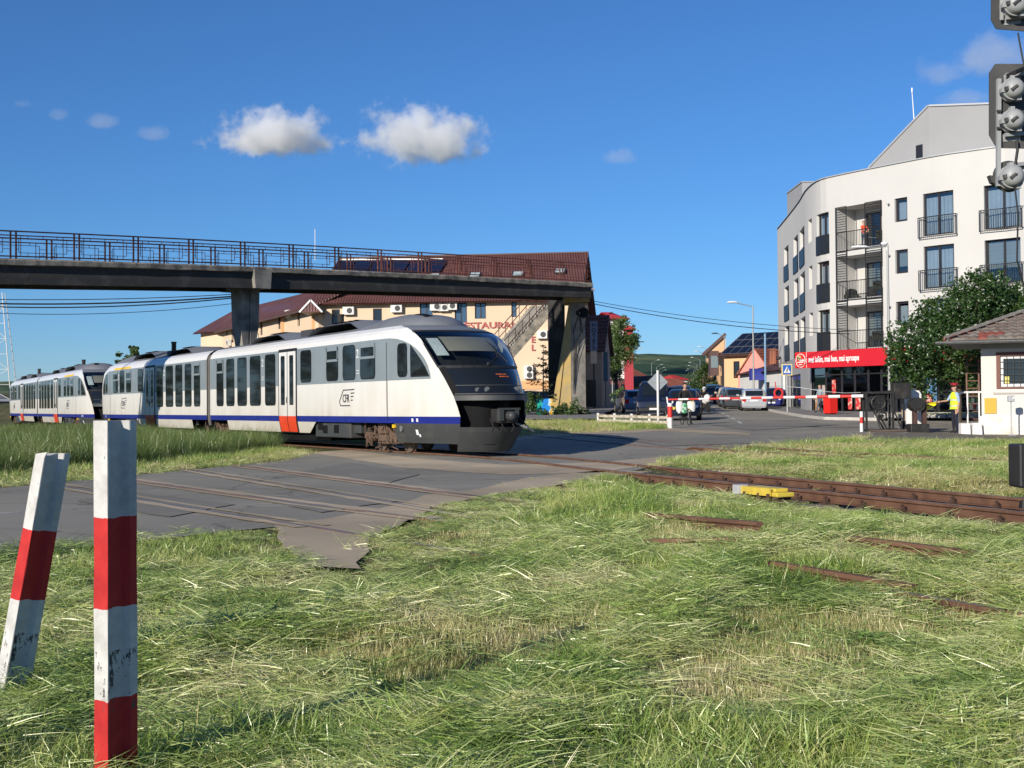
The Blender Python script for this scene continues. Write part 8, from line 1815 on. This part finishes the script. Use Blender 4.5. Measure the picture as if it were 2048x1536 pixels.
# ------------------------------------------------------------------ grass: instanced tufts (stuff)
def blade_mat(name, cols, trans=.24, patch=None):
    m, n, l = nodes_of(name); n.remove(n["Principled BSDF"])
    at = n.new("ShaderNodeAttribute"); at.attribute_name = "shade"
    oi = n.new("ShaderNodeObjectInfo")
    ge = n.new("ShaderNodeNewGeometry"); nz = n.new("ShaderNodeTexNoise"); nz.inputs['Scale'].default_value = .8; nz.inputs['Detail'].default_value = 4; l.new(ge.outputs['Position'], nz.inputs['Vector'])
    a = n.new("ShaderNodeMath"); a.operation = 'MULTIPLY_ADD'; a.inputs[1].default_value = .42; l.new(oi.outputs['Random'], a.inputs[0])
    b2 = n.new("ShaderNodeMath"); b2.operation = 'MULTIPLY_ADD'; b2.inputs[1].default_value = .55; l.new(at.outputs['Fac'], b2.inputs[0]); l.new(b2.outputs[0], a.inputs[2])
    c = n.new("ShaderNodeMath"); c.operation = 'MULTIPLY_ADD'; c.inputs[1].default_value = 1.9; c.inputs[2].default_value = -.86; l.new(nz.outputs[0], c.inputs[0]); l.new(c.outputs[0], b2.inputs[2])
    rp = n.new("ShaderNodeValToRGB"); l.new(a.outputs[0], rp.inputs[0])
    e = rp.color_ramp.elements; e[0].position = 0; e[0].color = c4(cols[0]); e[1].position = 1; e[1].color = c4(cols[-1])
    for i, cc in enumerate(cols[1:-1]):
        x = e.new((i + 1) / (len(cols) - 1)); x.color = c4(cc)
    d = n.new("ShaderNodeBsdfDiffuse"); t = n.new("ShaderNodeBsdfTranslucent"); g = n.new("ShaderNodeBsdfGlossy"); g.inputs['Roughness'].default_value = .38; g.inputs[0].default_value = (.9, .9, .8, 1)
    mx = n.new("ShaderNodeMixShader"); mx.inputs[0].default_value = trans; l.new(rp.outputs[0], d.inputs[0]); l.new(rp.outputs[0], t.inputs[0]); l.new(d.outputs[0], mx.inputs[1]); l.new(t.outputs[0], mx.inputs[2])
    m2 = n.new("ShaderNodeMixShader"); m2.inputs[0].default_value = .09; l.new(mx.outputs[0], m2.inputs[1]); l.new(g.outputs[0], m2.inputs[2])
    l.new(m2.outputs[0], n["Material Output"].inputs[0]); MATS[name] = m; return m
g_green = blade_mat("grass green", [(.070, .135, .022), (.16, .275, .044), (.28, .40, .080), (.43, .50, .135), (.58, .57, .22)])
g_cut = blade_mat("grass cut", [(.085, .145, .030), (.20, .31, .070), (.37, .48, .14), (.55, .60, .24), (.70, .67, .36)])
g_straw = blade_mat("grass straw", [(.19, .21, .06), (.38, .37, .12), (.53, .48, .19), (.62, .54, .27), (.68, .60, .36)])
g_tall = blade_mat("tall grass", [(.035, .065, .014), (.075, .13, .026), (.12, .19, .038), (.17, .23, .055), (.24, .27, .09)])
TC = bpy.data.collections.new("grass tufts")
rg = random.Random(11)
def tuft(m, nb, spread, L, rise, width, bend=.5, seg=3, head=0.0, aniso=None, base_h=0.0):
    vs = []; fs = []; sh = []
    for _ in range(nb):
        r = spread * math.sqrt(rg.random()); th = rg.uniform(0, 2 * math.pi); bx, by = r * math.cos(th), r * math.sin(th)
        az = rg.uniform(0, 2 * math.pi) if aniso is None else rg.gauss(0, aniso) + (math.pi if rg.random() < .5 else 0)
        l = rg.uniform(*L); el = rg.uniform(*rise); w = rg.uniform(*width); k = rg.random(); z0 = base_h * rg.random()
        dx, dy = math.cos(az), math.sin(az); px, py = -dy, dx; roll = rg.uniform(-1.2, 1.2)
        o = len(vs); x, y, z = bx, by, z0; e = el
        for i in range(seg + 1):
            t = i / seg; ww = w * (1 - t) ** .6 * .5 if i < seg else w * .05
            ux, uy, uz = px * math.cos(roll), py * math.cos(roll), math.sin(roll)
            vs += [(x - ux * ww, y - uy * ww, max(-.02, z - uz * ww)), (x + ux * ww, y + uy * ww, max(-.02, z + uz * ww))]; sh += [k, k]
            st = l / seg; x += dx * math.cos(e) * st; y += dy * math.cos(e) * st; z = max(.003, z + math.sin(e) * st); e -= bend * rg.uniform(.5, 1.3) / seg
        for i in range(seg): fs.append((o + 2 * i, o + 2 * i + 1, o + 2 * i + 3, o + 2 * i + 2))
        if head and rg.random() < head:
            o = len(vs); c = V((x, y, z)); hl = rg.uniform(.05, .11)
            for i in range(4):
                for s_ in (-1, 1): vs.append((c.x + px * s_ * .010 * (1, 1.2, .8, .1)[i] + dx * .1 * hl * i, c.y + py * s_ * .010 * (1, 1.2, .8, .1)[i] + dy * .1 * hl * i, c.z + hl * (i / 3 - .3))); sh.append(.6)
            for i in range(3): fs.append((o + 2 * i, o + 2 * i + 1, o + 2 * i + 3, o + 2 * i + 2))
    me = bpy.data.meshes.new("tuft"); me.from_pydata(vs, [], fs); me.materials.append(m)
    at = me.attributes.new("shade", 'FLOAT', 'POINT'); at.data.foreach_set('value', sh)
    ob = bpy.data.objects.new("%03d_tuft" % len(TC.objects), me); TC.objects.link(ob); return len(TC.objects) - 1
def leafy(m, nb, L, W_, spread):
    vs = []; fs = []; sh = []
    for _ in range(nb):
        az = rg.uniform(0, 6.283); el = rg.uniform(.3, 1.3); l = rg.uniform(*L); w = l * rg.uniform(*W_); r = spread * rg.random(); a2 = rg.uniform(0, 6.283)
        c = V((r * math.cos(a2), r * math.sin(a2), rg.uniform(.02, .5) * l * 2)); d = V((math.cos(az) * math.cos(el), math.sin(az) * math.cos(el), math.sin(el))); s_ = V((-math.sin(az), math.cos(az), 0)); o = len(vs)
        for t, ww in ((0, .1), (.35, 1), (.7, .8), (1, .05)):
            p = c + d * l * t - UP * l * .35 * t * t
            vs += [tuple(p - s_ * w * ww / 2), tuple(p + s_ * w * ww / 2)]; sh += [rg.random()] * 2
        for i in range(3): fs.append((o + 2 * i, o + 2 * i + 1, o + 2 * i + 3, o + 2 * i + 2))
    me = bpy.data.meshes.new("tuft"); me.from_pydata(vs, [], fs); me.materials.append(m)
    me.attributes.new("shade", 'FLOAT', 'POINT').data.foreach_set('value', sh)
    ob = bpy.data.objects.new("%03d_tuft" % len(TC.objects), me); TC.objects.link(ob); return len(TC.objects) - 1
STUB = [tuft(g_straw, 56, .16, (.025, .075), (.8, 1.55), (.003, .006), .3, 2) for _ in range(4)]
LUSH = [tuft(g_green, 56, .15, (.03, .095), (.4, 1.45), (.003, .006), 1.0, 3) for _ in range(4)]
CUT = [tuft(g_cut, 50, .22, (.06, .21), (-.10, .32), (.003, .007), .25, 2, base_h=.04) for _ in range(6)]
SWA = [tuft(g_cut, 50, .20, (.07, .21), (-.08, .26), (.003, .006), .2, 2, aniso=(1.0 if k < 2 else None), base_h=.035) for k in range(4)]
GSW = [tuft(g_green, 50, .20, (.06, .18), (-.06, .30), (.003, .007), .3, 2, aniso=(1.1 if k < 2 else None), base_h=.035) for k in range(3)]
STEM = [tuft(g_straw, 7, .18, (.10, .24), (.5, 1.3), (.003, .005), .6, 3) for _ in range(3)]
TALL = [tuft(g_tall, 64, .24, (.35, .82), (1.0, 1.5), (.006, .012), .7, 3, head=.015) for _ in range(4)]
MID = [tuft(g_green, 60, .20, (.08, .19), (.7, 1.45), (.005, .009), .8, 3) for _ in range(3)]
FARC = [tuft(g_straw, 54, .26, (.05, .16), (.0, 1.2), (.006, .011), .6, 2) for _ in range(3)]
WEED = [leafy(g_green, 26, (.05, .12), (.35, .6), .14) for _ in range(2)]
def scatter(name, pts):
    me = bpy.data.meshes.new(name); me.from_pydata([p[:3] for p in pts], [], [])
    me.attributes.new("rot", 'FLOAT_VECTOR', 'POINT').data.foreach_set('vector', [c for p in pts for c in p[3:6]])
    me.attributes.new("scl", 'FLOAT', 'POINT').data.foreach_set('value', [p[6] for p in pts])
    me.attributes.new("pick", 'INT', 'POINT').data.foreach_set('value', [p[7] for p in pts])
    ob = bpy.data.objects.new(name, me); COL.objects.link(ob); ob['kind'] = 'stuff'
    ng = bpy.data.node_groups.new("tufts on points", 'GeometryNodeTree')
    ng.interface.new_socket("Geometry", in_out='INPUT', socket_type='NodeSocketGeometry'); ng.interface.new_socket("Geometry", in_out='OUTPUT', socket_type='NodeSocketGeometry')
    n, l = ng.nodes, ng.links
    gi, go = n.new("NodeGroupInput"), n.new("NodeGroupOutput"); ip = n.new("GeometryNodeInstanceOnPoints")
    ci = n.new("GeometryNodeCollectionInfo"); ci.inputs['Collection'].default_value = TC; ci.inputs['Separate Children'].default_value = True; ci.inputs['Reset Children'].default_value = True
    def attr(nm, t):
        a = n.new("GeometryNodeInputNamedAttribute"); a.data_type = t; a.inputs['Name'].default_value = nm; return a.outputs['Attribute']
    er = n.new("FunctionNodeEulerToRotation"); l.new(attr("rot", 'FLOAT_VECTOR'), er.inputs[0])
    l.new(gi.outputs[0], ip.inputs['Points']); l.new(ci.outputs[0], ip.inputs['Instance']); ip.inputs['Pick Instance'].default_value = True
    l.new(attr("pick", 'INT'), ip.inputs['Instance Index']); l.new(er.outputs[0], ip.inputs['Rotation']); l.new(attr("scl", 'FLOAT'), ip.inputs['Scale'])
    l.new(ip.outputs[0], go.inputs[0])
    md = ob.modifiers.new("tufts", 'NODES'); md.node_group = ng
    return ob
def fld(x, y, f, k): return noise.noise(V((x * f, y * f, k)))
KEEP = [ROADW, APRON, CROSS, PATH]
rs = np.random.RandomState(5)
def cand(n, fy, fx):
    """candidate spots clear of the hard surfaces"""
    y = fy(rs.rand(n)); x = fx(rs.rand(n), y); ok = np.ones(n, bool)
    inn = np.zeros(n, bool)
    for p in KEEP: inn |= inpoly_np(p, x, y)
    e = np.full(n, 9.0); w = inn & (y < 34)
    if w.any():
        d0, d1, i0, i1 = dist_np(ROADW, x[w], y[w]), dist_np(APRON, x[w], y[w]), inpoly_np(ROADW, x[w], y[w]), inpoly_np(APRON, x[w], y[w])
        e[w] = np.maximum(np.where(i0, d0, 0), np.where(i1, d1, 0))
    ok = ~inn | (w & (e < .30) & (rs.rand(n) < .55 * (1 - e / .34))) | (w & inpoly_np(APRON, x, y) & (rs.rand(n) < .035))
    return list(zip(x[ok].tolist(), y[ok].tolist()))
t2 = [(p.x, p.y) for p in P2 if p.y < 34]
def track_d(x, y): return abs((x - 2.66) * .927 + (y - 25) * .375)
pts = []
def put(x, y, kinds, s, tilt=.12, rz=None, dz=0.0):
    pts.append((x, y, ground_at(x, y) + dz, rg.gauss(0, tilt), rg.gauss(0, tilt), rg.uniform(0, 6.283) if rz is None else rz, s, rg.choice(kinds)))
OLD = [(G(*p), G(*q)) for p, q in (((1300, 1046), (1520, 1088)), ((1700, 1112), (2120, 1172)), ((1540, 1150), (1830, 1196)))]
def near_old(x, y):
    for a, b in OLD:
        ex, ey = b.x - a.x, b.y - a.y; t = max(0, min(1, ((x - a.x) * ex + (y - a.y) * ey) / (ex * ex + ey * ey))); px_, py_ = a.x + t * ex, a.y + t * ey
        if abs(x - px_) < .22 and -.55 < y - py_ < .12: return True
    return False
# mown verge in front
cs = cand(29000, lambda r: 3.6 + 24 * r ** 1.5, lambda r, y: (2 * r - 1) * (.43 * y + .6)); xs_, ys_ = np.array([c[0] for c in cs]), np.array([c[1] for c in cs]); de = np.minimum(dist_np(ROADW, xs_, ys_), dist_np(APRON, xs_, ys_))
for (x, y), e_ in zip(cs, de):
    td = track_d(x, y); low = .40 + .60 * min(1, min(e_ / 1.9, max(0, td - 1.6) / 1.4 if y < 27 else 1))
    if y < 27 and td < 1.75 and ((td > .5 and rg.random() < .93) or rg.random() < .8): continue
    if near_old(x, y) and rg.random() < .7: continue
    sw = swath(x, y) * (1 - sstep(9, 15, y)); a = fld(x, y, .45, 3) + .5 * fld(x, y, 1.5, 8); s = rg.uniform(.7, 1.25) * (1 + .015 * max(0, y - 8)) * low
    dirr = .45 + .8 * fld(x, y, .5, 21)
    if sw > .35 and rg.random() < .6: put(x, y, SWA if rg.random() < .6 else GSW, s * 1.1, .18, dirr + rg.gauss(0, .7), .01 + .03 * sw)
    elif a > .22: put(x, y, LUSH + MID[:1], s, .12)
    elif a < -.24: put(x, y, STUB + STUB + LUSH[:2] + CUT[:1], s, .12)
    else:
        r = rg.random()
        if r < .50: put(x, y, CUT, s, .14, None, .01)
        elif r < .66: put(x, y, STUB, s)
        elif r < .76: put(x, y, SWA, s, .14, dirr + rg.gauss(0, .7), .02)
        elif r < .79: put(x, y, STEM, s)
        elif r < .93: put(x, y, LUSH, s)
        else: put(x, y, WEED, s * rg.uniform(.3, .6))
# thick heaps on the raked ridges
for x, y in cand(5000, lambda r: 4.2 + 9 * r, lambda r, y: (2 * r - 1) * (.43 * y + .4)):
    if swath(x, y) < .45: continue
    put(x, y, SWA + GSW + CUT[:1], rg.uniform(.8, 1.2), .25, .45 + .8 * fld(x, y, .5, 21) + rg.gauss(0, .7), rg.uniform(.01, .06))
scatter("grass", pts); pts = []
# strip beyond the tracks, towards the guard
for x, y in cand(11000, lambda r: 19 + 26 * r, lambda r, y: 1 + r * (.44 * y - 1)):
    if y < 27 and track_d(x, y) < 1.3: continue
    d3 = abs((x - 8.45) * .918 + (y - 29.5) * .397)
    if y < 36 and d3 < 1.1 and (d3 > .5 or rg.random() < .6) and rg.random() < .9: continue
    a = fld(x, y, .35, 13)
    put(x, y, (LUSH + MID[:2]) if a > .1 else (CUT + FARC + LUSH[:1]) if a > -.3 else FARC + STUB, rg.uniform(.8, 1.3) * (1.15 if y > 28 else .95), .15)
# far island behind the train, and the lawn by the shop
for x, y in cand(7000, lambda r: 42 + 38 * r, lambda r, y: -9 + 15.3 * r):
    if (x + .1) * .864 + (y - 32.8) * .503 < 2.4 or inpoly(PAVL, x, y): continue
    if y > 60 and x > 3.2: continue
    put(x, y, (MID + LUSH) if fld(x, y, .25, 5) > -.1 else FARC + MID[:1], rg.uniform(1.0, 1.7), .12)
N = 0
while N < 900:
    x, y = rg.uniform(16.5, 25), rg.uniform(58.4, 63)
    if not inpoly(LAWN, x, y): continue
    N += 1; pts.append((x, y, hl(x, y), rg.gauss(0, .1), rg.gauss(0, .1), rg.uniform(0, 6.28), rg.uniform(.9, 1.3), rg.choice(LUSH)))
# tall unmown grass along the train, low and mown beside the road
cs = cand(19000, lambda r: 21 + 49 * r, lambda r, y: -.46 * y * r)
de = dist_np(ROADW, np.array([c[0] for c in cs]), np.array([c[1] for c in cs]))
for (x, y), e in zip(cs, de):
    d = (x + .1) * .864 + (y - 32.8) * .503
    if d > -1.75: continue
    if x > -6.3 - (y - 36) * .35 and y > 30 and d > -2.2: continue
    if e < 1.0: put(x, y, FARC + LUSH + CUT, rg.uniform(.9, 1.3), .15)
    elif e < 2.2 + 1.0 * fld(x, y, .3, 4): put(x, y, MID + FARC[:1] + LUSH, rg.uniform(1.0, 1.5))
    else: put(x, y, TALL + MID[:1], rg.uniform(.7, 1.05) * (1 + .25 * fld(x, y, .22, 9)), .14)
scatter("tall_grass", pts)
